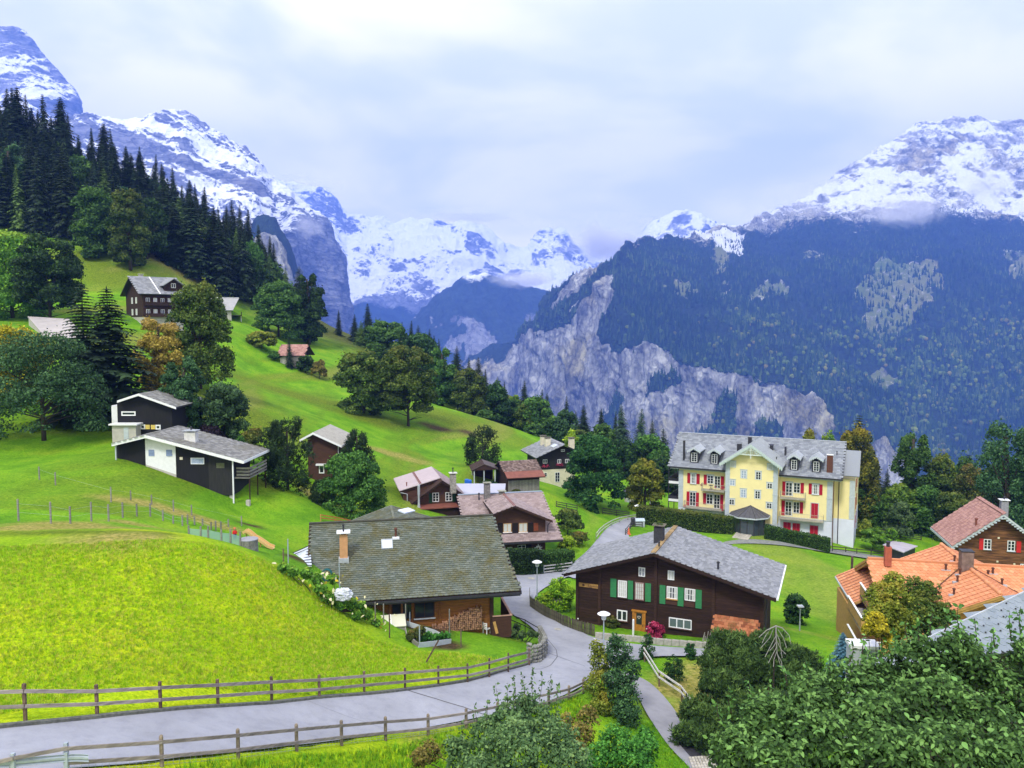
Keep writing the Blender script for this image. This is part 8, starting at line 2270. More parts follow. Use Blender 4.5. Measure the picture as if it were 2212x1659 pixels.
near_roof()
# ------------------------------------------------------------ fences, lamps, hedges
M_RAIL=simple('weathered_rail',(.23,.20,.19),.9,.4,3,stretch=(.5,.5,3),rand=.2);M_POSTW=simple('weathered_post',(.115,.075,.055),.9,.45,5,rand=.3)
M_DRAIL=simple('dark_rail',(.05,.045,.04),.9,.3,4);M_WRAIL=simple('bleached_rail',(.50,.49,.46),.9,.25,4);M_STEEL=simple('galvanised_steel',(.30,.35,.40),.4,.15,3,spec=.6)
def fence(name,label,pts,rails,rs,ps,pm,rm,cat='fence',extra=0.0,rnd=False,mesh=False,skip=()):
 """pts: (ground point, height); rails: fractions of the height; rs rail (thick, tall), ps post width"""
 R=tag(empty(name,pts[0][0]),label,cat);o=pts[0][0]
 for i,(p,h)in enumerate(pts):
  q=p-o
  if i not in skip:
   if rnd:MB().lathe(q,[(ps*.55,-.4),(ps*.52,h+extra-.06),(ps*.3,h+extra)],8).build('post',pm,R)
   else:MB().box(q.x-ps/2,q.x+ps/2,q.y-ps/2,q.y+ps/2,q.z-.4,q.z+h+extra).build('post',pm,R)
  if i:
   a,ha=pts[i-1];a=a-o
   for f in rails:
    s=Vector(((q-a).y,-(q-a).x,0)).normalized()*(ps*.5+rs[0]*.5)
    MB().bar(a+s+Vector((0,0,ha*f)),q+s+Vector((0,0,h*f)),rs[0],rs[1]).build('rail',rm,R)
   if mesh:
    m=MB();n=14
    for k in range(4):m.bar(a+Vector((0,0,ha*(.05+.11*k))),q+Vector((0,0,h*(.05+.11*k))),.008)
    for k in range(n):c=a.lerp(q,k/n);m.bar(c,c+Vector((0,0,h*.42)),.007)
    w=m.build('wire_mesh',M_STEEL,R);w['kind']='stuff'
 return R
def pp(L,d=None):
 r=[]
 for(x,b,t)in L:
  g=Gn(x,b)if d is None else Gd(x,d);r.append((g,max(.25,at(x,t,g.y).z-g.z)))
 return r
fence('road_fence','two-rail wooden fence along the upper edge of the road below the hay meadow',pp([(-110,1562,1486),(55,1555,1481),(210,1545,1483),(347,1535,1476),(471,1525,1471),(587,1515,1465),(690,1508,1461),(787,1498,1453),(875,1490,1446),(947,1481,1441),(1010,1474,1436),(1057,1463,1425),(1098,1452,1413),(1143,1437,1403)]),(.86,.42),(.05,.15),.12,M_POSTW,M_RAIL,extra=.08)
fence('road_fence','two-rail fence with round posts and wire mesh along the lower edge of the road',pp([(145,1668,1606),(350,1655,1592),(515,1640,1578),(641,1622,1567),(738,1609,1559),(833,1599,1551),(925,1588,1545),(1007,1574,1533),(1075,1558,1519),(1135,1541,1503),(1185,1527,1493),(1229,1512,1483),(1260,1497,1468),(1288,1480,1452)]),(.86,.36),(.05,.14),.16,simple('round_post',(.19,.155,.115),.9,.4,5,rand=.25),M_RAIL,extra=.08,rnd=True,mesh=True,skip=(0,))
fence('road_fence','end of the lower road fence bolted to steel posts at the left edge',pp([(-60,1690,1650),(30,1682,1627),(145,1668,1604)]),(.84,),(.05,.14),.13,M_STEEL,M_RAIL)
def guardrail():
 a,b=Gn(-60,1690),Gn(206,1663);R=tag(empty('guardrail',a),'short galvanised steel guardrail with a flared end at the left edge','guardrail');v=b-a;n=14;m=MB();pr=[(0,.42),(.05,.48),(0,.54),(0,.60),(.05,.66),(0,.72)]
 for i in range(n+1):
  c=v*(i/n);fl=.30*max(0,(i-10)/4)**2
  for(dx,dz)in pr:m.v.append((c.x-dx*v.y/v.length,c.y-.25+dx+fl*-.6,c.z+dz+.12))
  if i:
   for k in range(5):s=i*6+k;m.f.append([s-6,s-5,s+1,s]);m.mi.append(0)
 o=m.build('beam',M_STEEL,R);sm=o.modifiers.new('thick','SOLIDIFY');sm.thickness=.02
 for f in(.34,.78):c=v*f;MB().box(c.x-.07,c.x+.07,c.y-.27,c.y-.13,c.z-.4,c.z+.9).build('post',M_STEEL,R)
guardrail()
zp=lambda Z,L:[(Z(x,b)[0],Z(x,b)[1],Z(x,t)[1])for x,b,t in L]
fence('wire_fence','row of grey stakes crossing the dry grass behind the hay meadow',pp([(40,1125,1078),(110,1130,1084),(152,1131,1094)]+zp(Z6,[(22,1440,1275),(172,1440,1295),(295,1410,1278),(418,1400,1292),(535,1400,1288),(645,1435,1345),(735,1460,1395),(815,1480,1390),(860,1470,1385),(920,1470,1400),(990,1480,1420),(1065,1515,1450),(1105,1520,1440),(1150,1510,1445),(1215,1490,1425)])),(.8,.4),(.008,.008),.10,M_GREYWOOD,M_STEEL)
fence('wire_fence','upper row of thin stakes on the green slope below the black cabin',pp([(85,1035,1008),(120,1048,1020),(240,1085,1052)]+zp(Z6,[(365,1260,1175),(547,1300,1212),(737,1355,1257),(895,1390,1300),(1330,1480,1397)])),(.8,),(.008,.008),.09,M_GREYWOOD,M_STEEL)
nf=zp(Z6,[(870,1592,1480),(975,1602,1487),(1040,1612,1485),(1155,1612,1512),(1235,1622,1510),(1320,1622,1535)])
fn=fence('net_fence','pale blue garden netting strung between stakes at the crest of the hay meadow',pp(nf,56),(),(.01,.01),.10,M_GREYWOOD,M_STEEL)
def netting():
 t=NT('blue_netting',.9,.1).col((.30,.45,.52));tr=t.n('ShaderNodeBsdfTransparent');mx=t.n('ShaderNodeMixShader');mx.inputs[0].default_value=.5;out=[x for x in t.t.nodes if x.type=='OUTPUT_MATERIAL'][0]
 t.l(tr.outputs[0],mx.inputs[1]);t.l(t.b.outputs[0],mx.inputs[2]);t.l(mx.outputs[0],out.inputs[0])
 p=pp(nf,56);m=MB()
 for(a,ha),(b,hb)in zip(p[:-1],p[1:]):m.add([a-p[0][0],b-p[0][0],b-p[0][0]+Vector((0,0,hb*.68)),a-p[0][0]+Vector((0,0,ha*.68))],[(0,1,2,3)])
 m.build('netting',t.m,fn)
netting()
F3=lambda Z,L,lab,rails=(.9,.55,.2),rs=(.05,.12),ps=.1,pm=M_DRAIL,rm=M_DRAIL,**k:fence('fence',lab,pp(zp(Z,L)),rails,rs,ps,pm,rm,**k)
F3(Z4,[(452,455,395),(540,470,410),(610,485,425),(690,500,440),(780,515,455),(880,530,472),(985,545,490),(1085,555,505),(1195,570,525)],'dark three-rail fence closing the pasture beneath the green trees')
F3(Z4,[(318,680,620),(450,690,635),(560,705,648),(700,720,660),(850,730,672)],'dark low fence below the right corner of the hotel',rails=(.85,.4))
F3(Z5,[(415,790,750),(505,800,765),(600,812,785)],'orange-brown two-rail fence before the dark slanting tree',pm=M_PINE,rm=simple('orange_rail',(.42,.16,.04),.8),rails=(.9,.45))
F3(Z19,[(452,500,405),(600,480,388),(760,462,368)],'pale three-rail fence in front of the bushy hedge',pm=M_GREYW,rm=M_WRAIL)
F3(Z15,[(205,800,735),(232,755,700),(270,720,668),(330,680,632),(400,650,605),(470,630,592),(540,615,582)],'curved pale handrail fence along the left side of the lane',rails=(.95,.5),pm=M_GREYWOOD,rm=M_WRAIL)
F3(Z15,[(450,755,700),(492,700,650),(590,690,645)],'dark angled fence at the right side of the lane',rails=(.95,.6,.3))
F3(Z15,[(260,575,525),(375,592,545),(480,600,560)],'dark three-rail fence under the big lime tree')
F3(Z5,[(1880,705,668),(1945,720,680),(2010,735,692)],'small dark rail fence on the green above the lane')
F3(Z12,[(930,290,215),(1030,340,252),(1125,385,308)],'black iron handrail above the rubble wall at the bend',rails=(.97,.5),rs=(.04,.07),ps=.06)
F3(Z15,[(680,570,540),(740,575,545),(800,585,552),(825,600,560)],'thin grey fence between the lane and the hotel',rails=(.85,.4),pm=M_GREYWOOD,rm=M_GREYWOOD)
fence('handrail','long bleached double handrail descending beside the gravel path',[(Gn(*Z9(x,b)),h)for x,b,h in((632,545,1.15),(785,800,1.15),(1022,960,1.1),(1290,1330,1.1))],(.98,.62),(.06,.13),.1,M_POSTW,M_WRAIL)
def pickets(name,label,px,h,mat,w=.09,gap=.13):
 pts=[Gn(*q)for q in px];L=sum((b-a).length for a,b in zip(pts,pts[1:]));pts=resample(pts,max(3,int(L/gap)));R=tag(empty(name,pts[0]),label,'fence');r=random.Random(3)
 for a in pts:
  c=a-pts[0];hh=h*r.uniform(.88,1.05);o=MB().prism([(-w/2,0,-.2),(w/2,0,-.2),(w/2,0,hh-.06),(0,0,hh),(-w/2,0,hh-.06)],(0,.025,0)).build('picket',mat,R);o.location=c;i=pts.index(a);d=pts[min(i+1,len(pts)-1)]-pts[max(i-1,0)];o.rotation_euler=(0,r.uniform(-.05,.05),math.atan2(d.y,d.x))
 for f in(.25,.75):
  m=MB()
  for a,b in zip(pts[::6],pts[6::6]):m.bar(a-pts[0]+Vector((0,.05,h*f)),b-pts[0]+Vector((0,.05,h*f)),.04,.07)
  m.build('rail',mat,R)
M_PICK=simple('mossy_picket',(.085,.08,.05),.95,.5,3,rand=.35)
pickets('picket_fence','old mossy picket fence along the right edge of the climbing road',[Z2(-130,800),Z2(-128,880),Z2(0,965),Z2(130,1030),Z2(260,1080),Z2(378,1112)],1.05,M_PICK,.16,.19)
pickets('picket_fence','short grey picket fence between the yellow-green conifers',[Z2(40,905),Z2(85,912),Z2(128,920)],1.2,M_GREYWOOD)
def lamp(label,foot,top,d=None,s=1.0,kind='dish'):
 b=Gn(*foot)if d is None else Gd(foot[0],d);h=at(foot[0],top,b.y).z-b.z;R=tag(empty('street_lamp',b),label,'street lamp')
 MB().lathe((0,0,0),[(.075*s,-.3),(.07*s,.9),(.05*s,1.0),(.042*s,h-.6*s)],9).build('mast',M_STEEL,R)
 if kind=='dish':
  MB().lathe((0,0,h-.62*s),[(.13*s,0),(.16*s,.05*s),(.20*s,.34*s),(.20*s,.40*s)],14).build('diffuser',simple('milk_glass',(.62,.64,.66),.4,.03,1),R)
  MB().lathe((0,0,h-.22*s),[(.44*s,0),(.46*s,.03*s),(.30*s,.12*s),(.12*s,.19*s),(.03*s,.22*s)],20).build('lamp_shade',M_WHITE,R)
 else:
  MB().box(-.3*s,.3*s,-.3*s,.3*s,h-.25*s,h-.12*s).build('lamp_shade',M_ZINC,R);MB().lathe((0,0,h-.6*s),[(.1*s,0),(.1*s,.35*s)],10).build('diffuser',simple('grey_glass',(.3,.33,.36),.3,.03,1),R)
lamp('nearest street lamp, its white dish shade against the dark chalet wall',Z2(455,1262),Z2(462,918)[1],s=1.12)
lamp('street lamp with white shade before the dark hedge behind the mossy roof',Z1(1870,838),Z1(1872,562)[1],s=1.1)
lamp('small distant street lamp beside the lane and the hotel hedge',Z15(550,640),Z15(552,500)[1],s=1.2)
lamp('square-headed grey lamp on the lawn right of the dark chalet',Z2(2008,1075),Z2(2015,865)[1],s=.9,kind='box')
def pole(label,foot,top,r,mat,bands=None,cat='pole'):
 b=Gn(*foot);h=at(foot[0],top,b.y).z-b.z;R=tag(empty('pole',b),label,cat);MB().lathe((0,0,0),[(r,-.3),(r*.8,h)],8).build('mast',mat,R)
 if bands:
  for k in range(5):MB().lathe((0,0,h*(.35+.13*k)),[(r*1.1,0),(r*1.1,h*.07)],8).build('band',M_WHITE,R)
pole('banded flagpole in front of the yellow-green maple',Z15(655,575),Z15(655,340)[1],.09,M_BRICK,True)
pole('tall brown wooden pole beside the orange-roofed house',Z4(495,1400),Z4(515,728)[1],.16,M_POSTW)
def hedge(label,a,b,w,h,mat,n,leaf,name='hedge',topd=0.0):
 d=b-a;L=math.hypot(d.x,d.y);R=tag(empty(name,a,math.atan2(d.y,d.x)),label,'hedge');sl=(b.z-a.z)
 C=rng.random((n,3))*np.array([L,w,h]);f=rng.integers(0,4,n);C[f==0,2]=h+rng.normal(0,.05,(f==0).sum());C[(f==1)|(f==3),1]=rng.normal(0,.06,((f==1)|(f==3)).sum());C[f==2,0]=np.where(rng.random((f==2).sum())<.5,0,L);C[:,2]+=fbm(C*.8,2)*.12*(C[:,2]>h*.7);C[:,2]+=C[:,0]/L*sl
 o=np.tile([0,-.6,.6],(n,1)).astype(float)
 me=leaf_mesh('foliage',[leaves(C,leaf,o,.35,.7,0,np.clip(rng.normal(.45,.25,n),0,1),np.clip(C[:,2]/h,0,1))],ML[mat]);link(bpy.data.objects.new('foliage',me),R)
 MB().prism([(.15,.12,-.4),(L-.15,.12,sl-.4),(L-.15,.12,sl+h-.12),(.15,.12,h-.12)],(0,w-.24,0)).build('stems',simple('hedge_core',(.012,.02,.008),.95),R)
hedge('square-cut dark hedge at the road behind the mossy roof',Gn(*Z19(95,515)),Gn(*Z19(445,505)),1.3,2.7,'dark',5000,.16)
hedge('loose green hedge behind the pale three-rail fence',Gn(*Z19(470,495)),Gn(*Z19(790,455)),1.6,2.3,'mid',4000,.17)
hedge('long clipped hedge in front of the left half of the hotel',Gd(Z3(-110,1150)[0],127),Gd(Z3(815,1200)[0],120.5),1.6,2.6,'olive',9000,.22)
hedge('lower hedge running down to the right corner of the hotel',Gd(Z3(1130,1260)[0],118.8),Gd(Z3(1755,1370)[0],114.5),1.3,1.9,'mid',6000,.2)
ML['thuja']=LM('yellow_green_sprays',(.03,.09,.008),(.14,.28,.012),(.36,.50,.025),(.48,.55,.03))
b,h,w=place(Z19(625,880)[0],Z19(625,890)[1],Z19(625,525)[1],62);tree('conifer','tall','thuja',b,h,w*1.3,7000,.17,'large yellow-green conifer beside the picket fence','conifer',None,31,.0)
b,h,w=place(Z19(470,860)[0],Z19(470,880)[1],Z19(470,690)[1],38);tree('conifer','tall','thuja',b,h,w*1.3,3500,.15,'smaller yellow-green conifer at the foot of the street lamp','conifer',None,32,.0)
for i,(x,by,ty,w_,lb)in enumerate(((1396,1424,1366,30,'tall dark yew column, leftmost beside the side road'),(1491,1424,1387,22,'small dark yew column in the middle of the side road'),(1566,1430,1398,24,'dark yew column at the right end of the side road'),(1456,1472,1414,44,'wide dark yew on the mossy slope below the side road'),(1528,1490,1428,34,'dark upright yew right of the wide one on the mossy slope'))):
 b,h,w=place(x,by,ty,w_);tree('yew','tall','deep',b,h,w*1.25,3200,.11,lb,'yew',None,40+i,.0)
b,h,w=place(1822,1425,1366,62,60);spruce(b+Vector((0,0,0)),h,2.0,'blue spruce beside the white cabinet',None,2,'bluespruce')
def tufts(C,L,shade,k=7):
 n=len(C);C2=np.repeat(C,k,0);d=rng.normal(size=(n*k,3))*.55+np.array([0,0,.75]);d/=np.linalg.norm(d,axis=1,keepdims=True);s=np.cross(d,rng.normal(size=(n*k,3)));s/=np.linalg.norm(s,axis=1,keepdims=True)
 l=(L*rng.uniform(.7,1.3,n*k))[:,None];V=np.stack([C2,C2+d*l*.5+s*l*.10,C2+d*l,C2+d*l*.5-s*l*.10],1).reshape(-1,3);return V,np.arange(4*n*k).reshape(-1,4),np.repeat(np.repeat(shade,k),4),np.zeros(4*n*k)
def pine(label,base,h,w,n,L,mat='pine',seed=0,style='loose',cat='pine'):
 R=tag(empty('pine_tree',base),label,cat);r=random.Random(seed);Lb=np.array(lobes_for(style,r));k=rng.choice(len(Lb),n);d=rng.normal(size=(n,3));d/=np.linalg.norm(d,axis=1,keepdims=True)
 C=(Lb[k,:3]+d*Lb[k,3:4]*rng.uniform(.5,1,(n,1)))*np.array([w,w,h]);link(bpy.data.objects.new('crown',leaf_mesh('crown',[tufts(C,L,np.clip(.35+.35*d[:,2]+rng.normal(0,.15,n),0,1))],ML[mat])),R)
 link(bpy.data.objects.new('trunk',trunk_mesh(style,w,h,seed)),R)
for i,(x,by,ty,w_,d,lb,st)in enumerate(((622,1068,898,112,89,'dark bristly pine in front of the brown cabin','tall'),(772,1000,925,66,103,'dark pine top right of the brown cabin','tall'),(1043,1000,922,72,140,'dark spreading pine on the meadow above the open shed','round'))):
 b,h,w=place(x,by,ty,w_,d);pine(lb,b,h,w*1.15,2600,.055*h**.5*2.2,'pine'if i else 'pine',60+i,st)
def blobs(name,label,cat,B,n,leaf,mat,fn=None,ground=None,twig=None,flat=.45,asp=.6,parts=0,up=.35):
 P=[(at(x,y,d),r/FOC*d)for x,y,r,d in B];c0=sum((p for p,r in P),Vector())/len(P);b=Vector((c0 .x,c0 .y,h1(c0 .x,c0 .y)))if ground is None else ground
 R=tag(empty(name,b),label,cat);rr=np.array([r for p,r in P]);k=rng.choice(len(P),n,p=rr**2/(rr**2).sum());PC=np.array([tuple(p-b)for p,r in P]);d=rng.normal(size=(n,3));d[:,2]+=up;d/=np.linalg.norm(d,axis=1,keepdims=True)
 q=np.floor(d*2.2+k[:,None]*3.1);lump=hash3(q[:,0].astype(int),q[:,1].astype(int),q[:,2].astype(int),5)
 C=PC[k]+d*(rr[k]*(rng.uniform(.45,1.02,n)**.6)*(.58+.54*lump))[:,None]
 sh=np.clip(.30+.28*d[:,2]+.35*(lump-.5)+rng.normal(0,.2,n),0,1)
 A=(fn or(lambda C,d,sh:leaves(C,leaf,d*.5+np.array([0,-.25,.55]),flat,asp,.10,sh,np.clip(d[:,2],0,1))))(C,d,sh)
 link(bpy.data.objects.new('foliage',leaf_mesh('foliage',[A],ML[mat])),R)
 m=MB()
 for i in range(len(P)):
  p=PC[i];f=Vector((PC[:,0].mean()*.6+p[0]*.25,PC[:,1].mean()*.6+p[1]*.25,0));f.z=-.3
  m.tube([f,Vector(p)*.55+f*.45+Vector((.1,0,.1)),Vector(p)],[.05+rr[i]*.03,.03+rr[i]*.015,.012],5,False)
 m.build('stems'if cat!='tree'else 'trunk',M_BARK,R)
 return R,PC,rr
def big_leaves(R,C,size,out,mat,n):
 """single broad leaves one could pluck"""
 s=size;V=[(0,0,0),(-.26*s,.22*s,.05*s),(-.30*s,.5*s,.06*s),(-.14*s,.8*s,.02*s),(0,1.05*s,-.05*s),(.14*s,.8*s,.02*s),(.30*s,.5*s,.06*s),(.26*s,.22*s,.05*s),(0,.5*s,-.01*s)]
 me=bpy.data.meshes.new('leaf');me.from_pydata(V,[],[(0,8,2,1),(8,4,3,2),(0,7,6,8),(8,6,5,4)]);me.materials.append(ML[mat]);a=me.attributes.new('shade','FLOAT','POINT');a.data.foreach_set('value',[.9]*9);me.attributes.new('high','FLOAT','POINT')
 for c,o in zip(C[:n],out[:n]):
  ob=bpy.data.objects.new('leaf',me);ob.location=c;ob.rotation_euler=(random.uniform(-.7,.5),random.uniform(-.5,.5),random.uniform(0,6.28));f=random.uniform(.8,1.25);ob.scale=(f,f,f);link(ob,R)
def broad(C,d,sh,size=.115):
 """many broad leaves in one mesh: two folded halves each"""
 n=len(C);out=d*.45+np.array([0,-.35,.55])+rng.normal(size=(n,3))*.45;out/=np.linalg.norm(out,axis=1,keepdims=True);a=np.cross(out,rng.normal(size=(n,3)))+np.array([0,0,-.5]);a-=out*(a*out).sum(1)[:,None];a/=np.linalg.norm(a,axis=1,keepdims=True);b=np.cross(out,a);s=(size*rng.uniform(.6,1.3,n))[:,None]
 pts=[C,C+a*s*.3-b*s*.27+out*s*.05,C+a*s*.65-b*s*.22+out*s*.04,C+a*s*1.05-out*s*.06,C+a*s*.65+b*s*.22+out*s*.04,C+a*s*.3+b*s*.27+out*s*.05]
 V=np.stack(pts,1).reshape(-1,3);i=np.arange(n)[:,None]*6;F=np.concatenate([i+np.array([0,3,2,1]),i+np.array([0,5,4,3])]);return V,F,np.repeat(sh,6),np.zeros(6*n)
B1=[(1600,1640,75,15),(1660,1560,70,15.5),(1750,1530,75,16),(1840,1500,75,16.5),(1900,1470,60,17),(1975,1440,62,17),(2050,1415,52,17),(2100,1440,60,17),(2190,1500,70,16.5),(2230,1420,50,16.5),(2010,1530,90,15.5),(1900,1570,90,15),(1770,1610,90,14.5),(2120,1580,90,15),(1900,1650,95,14),(2030,1640,95,14),(2180,1650,95,14),(1680,1680,90,14),(1990,1395,26,17),(2075,1380,24,17)]
R1_,PC1,rr1=blobs('leafy_tree','large dense tree of broad dark green leaves filling the lower right corner','tree',B1,36000,.12,'foreleaf',lambda C,d,s:broad(C,d,s,.105),up=.25)
def shoots(R,S,mat,leafsz,step,base=None):
 b=R.location;m=MB();CC,DD=[],[]
 for(x0,y0,x1,y1,d)in S:
  p,q=at(x0,y0,d)-b,at(x1,y1,d)-b;m.tube([p,p.lerp(q,.5)+Vector((random.uniform(-.05,.05),0,0)),q],[.015,.010,.004],4,False);n=max(3,int((q-p).length/step))
  for i in range(n):
   for _ in range(2):CC.append(tuple(p.lerp(q,(i+random.random())/n)));DD.append(tuple(rng.normal(size=3)))
 DD=np.array(DD);DD/=np.linalg.norm(DD,axis=1,keepdims=True);CC=np.array(CC)+DD*leafsz*.4
 o=link(bpy.data.objects.new('shoot_leaves',leaf_mesh('shoot_leaves',[broad(CC,DD,np.clip(rng.normal(.6,.2,len(CC)),0,1),leafsz)],ML[mat])),R);m.build('shoot',M_BARK,R)
shoots(R1_,[(x,y,x+random.uniform(-8,8),y-h_,16.3)for x,y,h_ in((1555,1560,45),(1580,1540,50),(1620,1510,40),(1660,1500,35),(1700,1480,42),(1740,1465,38),(1790,1450,35),(1835,1430,45),(1862,1420,48),(1900,1420,40),(1935,1400,42),(1960,1380,40),(1985,1385,55),(2010,1370,50),(2040,1365,42),(2075,1370,60),(2110,1385,50),(2150,1400,45),(2185,1385,62),(2205,1370,60),(2140,1430,55))],'foreleaf',.11,.05)
cc=rng.choice(len(PC1),300,p=rr1**2/(rr1**2).sum());dd_=rng.normal(size=(300,3));dd_[:,1]=-abs(dd_[:,1]);dd_[:,2]+=.4;dd_/=np.linalg.norm(dd_,axis=1,keepdims=True)
big_leaves(R1_,PC1[cc]+dd_*(rr1[cc]*1.03)[:,None],.13,dd_,'foreleaf',300)
R2_,_,_=blobs('leafy_shrub','grey-green apple shrub with upright shoots at the bottom centre','shrub',[(1000,1640,45,31),(1060,1590,50,31),(1110,1560,55,31),(1170,1570,50,31),(1210,1600,45,30),(1120,1630,80,29.5),(1230,1650,55,29),(1040,1680,60,29),(1140,1520,28,31.5),(980,1610,22,31)],12000,.13,'willow',lambda C,d,s:broad(C,d,s,.14))
shoots(R2_,[(x,y,x+dx,y-h_,30.8)for x,y,dx,h_ in((1000,1600,-3,45),(1030,1575,-6,55),(1050,1560,3,50),(1075,1545,-5,70),(1095,1530,2,55),(1112,1525,-2,68),(1135,1515,-8,62),(1150,1510,0,70),(1165,1515,6,60),(1185,1530,5,70),(1200,1550,6,75),(1225,1580,6,40))],'willow',.15,.09)
blobs('leafy_shrub','light yellowish shrub at the foot of the nearest street lamp','shrub',[(1298,1430,30,51),(1292,1480,34,50),(1302,1530,34,49),(1290,1400,18,51)],3600,.17,'yelgreen')
blobs('leafy_shrub','dark bluish-green shrub with dense leaves right of the nearest street lamp','shrub',[(1335,1410,32,50),(1352,1450,36,50),(1348,1500,38,49),(1355,1545,34,48),(1330,1385,18,50),(1325,1470,26,49)],7000,.16,'blue')
blobs('undergrowth','bright green ivy-leaved undergrowth at the bottom centre','shrub',[(1330,1610,45,37),(1390,1620,38,37),(1370,1650,50,36),(1300,1650,45,36),(1395,1590,22,38)],6500,.15,'ivy')
blobs('undergrowth','withered brownish undergrowth left of the ivy','shrub',[(1255,1590,32,38),(1245,1630,30,37),(1270,1550,26,40),(1225,1560,20,40),(930,1625,28,35),(905,1640,24,34)],3200,.15,'dry')
mt_=lambda C,d,s:tufts(C,.30,s,8)
R5_,_,_=blobs('mugo_pine','broad bushy mountain pine spreading below the dark chalet','pine',[(1560,1400,38,54),(1545,1440,40,53),(1600,1410,42,54),(1650,1400,36,55),(1620,1460,60,52),(1690,1420,46,54),(1700,1480,55,51),(1560,1500,55,50),(1500,1545,38,49),(1545,1570,50,47),(1620,1540,60,48),(1690,1550,60,48),(1480,1590,32,46),(1740,1440,40,54),(1750,1500,50,50),(1530,1600,34,45)],11000,.3,'mugo',mt_)
def dead():
 b=R5_.location;m=MB();top=at(*Z2(1820,1035),49);L=[[(1820,1035),(1745,1070),(1685,1125)],[(1820,1035),(1870,1050),(1925,1110),(1940,1180)],[(1820,1035),(1822,1130),(1830,1250),(1850,1330),(1905,1430)],[(1800,1060),(1770,1130),(1700,1210)],[(1822,1110),(1780,1190),(1735,1280)],[(1825,1150),(1860,1220),(1900,1260)],[(1828,1200),(1790,1270),(1760,1330)],[(1835,1060),(1880,1130),(1905,1210)],[(1822,1090),(1850,1150),(1870,1290)],[(1830,1230),(1805,1300),(1800,1360)],[(1780,1055),(1740,1110),(1712,1170)],[(1824,1160),(1800,1200),(1770,1230)],[(1832,1260),(1865,1320),(1870,1380)]]
 R=tag(empty('dead_branch',Vector((top.x,top.y,h1(top.x,top.y)))),'bleached dead weeping branches hanging over the mountain pine','branch')
 for i,l in enumerate(L):m.tube([at(*Z2(x,y),49-.3*k)-R.location for k,(x,y)in enumerate(l)],[.045 if i<3 else.02,.03 if i<3 else.018,.02,.014,.01][:len(l)],6,False)
 m.build('twigs',M_DEAD,R);MB().tube([(.2,.6,-.3),(.1,.5,(top.z-R.location.z)*.5),(0,.1,top.z-R.location.z)],[.06,.05,.04],6).build('stem',M_BARK,R)
dead()
z10=lambda x,y,r,d:Z10(x,y)+(r*.256,d)
blobs('rowan_tree','rowan with yellowing feathery leaves in front of the orange roofs','tree',[z10(1110,90,90,46),z10(1000,210,130,45),z10(1140,230,130,45),z10(1050,330,140,44),z10(1180,400,130,44),z10(980,420,130,43.5),z10(1100,520,120,43.5)],9000,.17,'yelgreen',ground=Gd(Z10(1100,600)[0],46))
blobs('broadleaf_tree','darker olive tree right of the yellowing rowan','tree',[z10(1290,160,120,48),z10(1400,190,110,48),z10(1330,310,150,47),z10(1480,330,120,47),z10(1400,430,140,46),z10(1560,380,90,47),z10(1250,470,110,46)],9000,.17,'olive',ground=Gd(Z10(1350,500)[0],48))
blobs('leafy_shrub','brilliant yellow drooping boughs at the lower left of the rowan','shrub',[z10(960,430,90,42.5),z10(900,490,60,42.5),z10(1010,500,70,42),z10(1080,600,60,42)],4200,.15,'yellow',ground=Gd(Z10(980,600)[0],43))
SQ=[Z1(x,y)+(r,d)for x,y,r,d in((30,620,12,53),(100,650,12,53),(200,660,13,53.5),(270,700,14,53.5),(300,780,14,53),(390,700,12,54.5),(350,830,14,53),(440,880,14,53.5),(520,880,14,54),(590,900,13,54.5),(640,960,13,55),(700,1020,11,55.5),(560,960,12,54))]
Rq,PQ,rq=blobs('squash_plants','row of climbing squash plants along the upper edge of the hay meadow','plants',SQ,6000,.22,'bright',ground=Gn(*Z1(400,880)))
C_=PQ[rng.choice(len(PQ),60)]+rng.normal(size=(60,3))*.45;link(bpy.data.objects.new('pale_leaves',leaf_mesh('pale_leaves',[broad(C_,np.tile([0,-.5,.6],(60,1)).astype(float),rng.random(60),.30)],[NT('wilted_leaf',.8).col((.50,.48,.28)).m])),Rq)
C_=PQ[rng.choice([3,4,5,9,10,11],40)]+rng.normal(size=(40,3))*.4;link(bpy.data.objects.new('yellow_leaves',leaf_mesh('yellow_leaves',[broad(C_,np.tile([0,-.5,.6],(40,1)).astype(float),rng.random(40),.26)],[ML['yellow']])),Rq)
def lump(label,cat,name,c,s,mat,seed=1,sub=4):
 bm=bmesh.new();bmesh.ops.create_icosphere(bm,subdivisions=sub,radius=1)
 co=np.array([v.co[:]for v in bm.verts]);f=1+.55*ridged(co*2.2+seed,5,.7,seed)-.35
 for v,k in zip(bm.verts,f):v.co=Vector((v.co.x*s[0]*k,v.co.y*s[1]*k,v.co.z*s[2]*k))
 me=bpy.data.meshes.new(name);bm.to_mesh(me);bm.free();me.materials.append(mat);o=link(bpy.data.objects.new(name,me));o.location=c;return tag(o,label,cat)
lump('crumpled white plastic sheet lying among the squash plants','plastic sheet','plastic_sheet',at(*Z1(464,812),53.3),(.66,.42,.5),simple('white_plastic',(.52,.55,.62),.45,.08,2),3)
m=MB();c=at(*Z1(345,672),54.6)
for k in range(6):m.tube([(.36*math.cos(q),.05*k-.12,.42*math.sin(q))for q in[2*PI*i/16 for i in range(17)]],.035,5,False)
o=m.build('hose_coil',simple('teal_netting',(.01,.09,.10),.8));o.location=c;tag(o,'coil of dark teal netting above the squash plants','coil')
def stake(px,b,t,mat,lab,r=.045,tilt=0.0):
 g=Gn(px,b);h=at(px,t,g.y).z-g.z;o=MB().lathe((0,0,0),[(r,-.3),(r,h)],6).build('garden_stake',mat);o.location=g;o.rotation_euler=(0,tilt,0);return tag(o,lab,'stake')
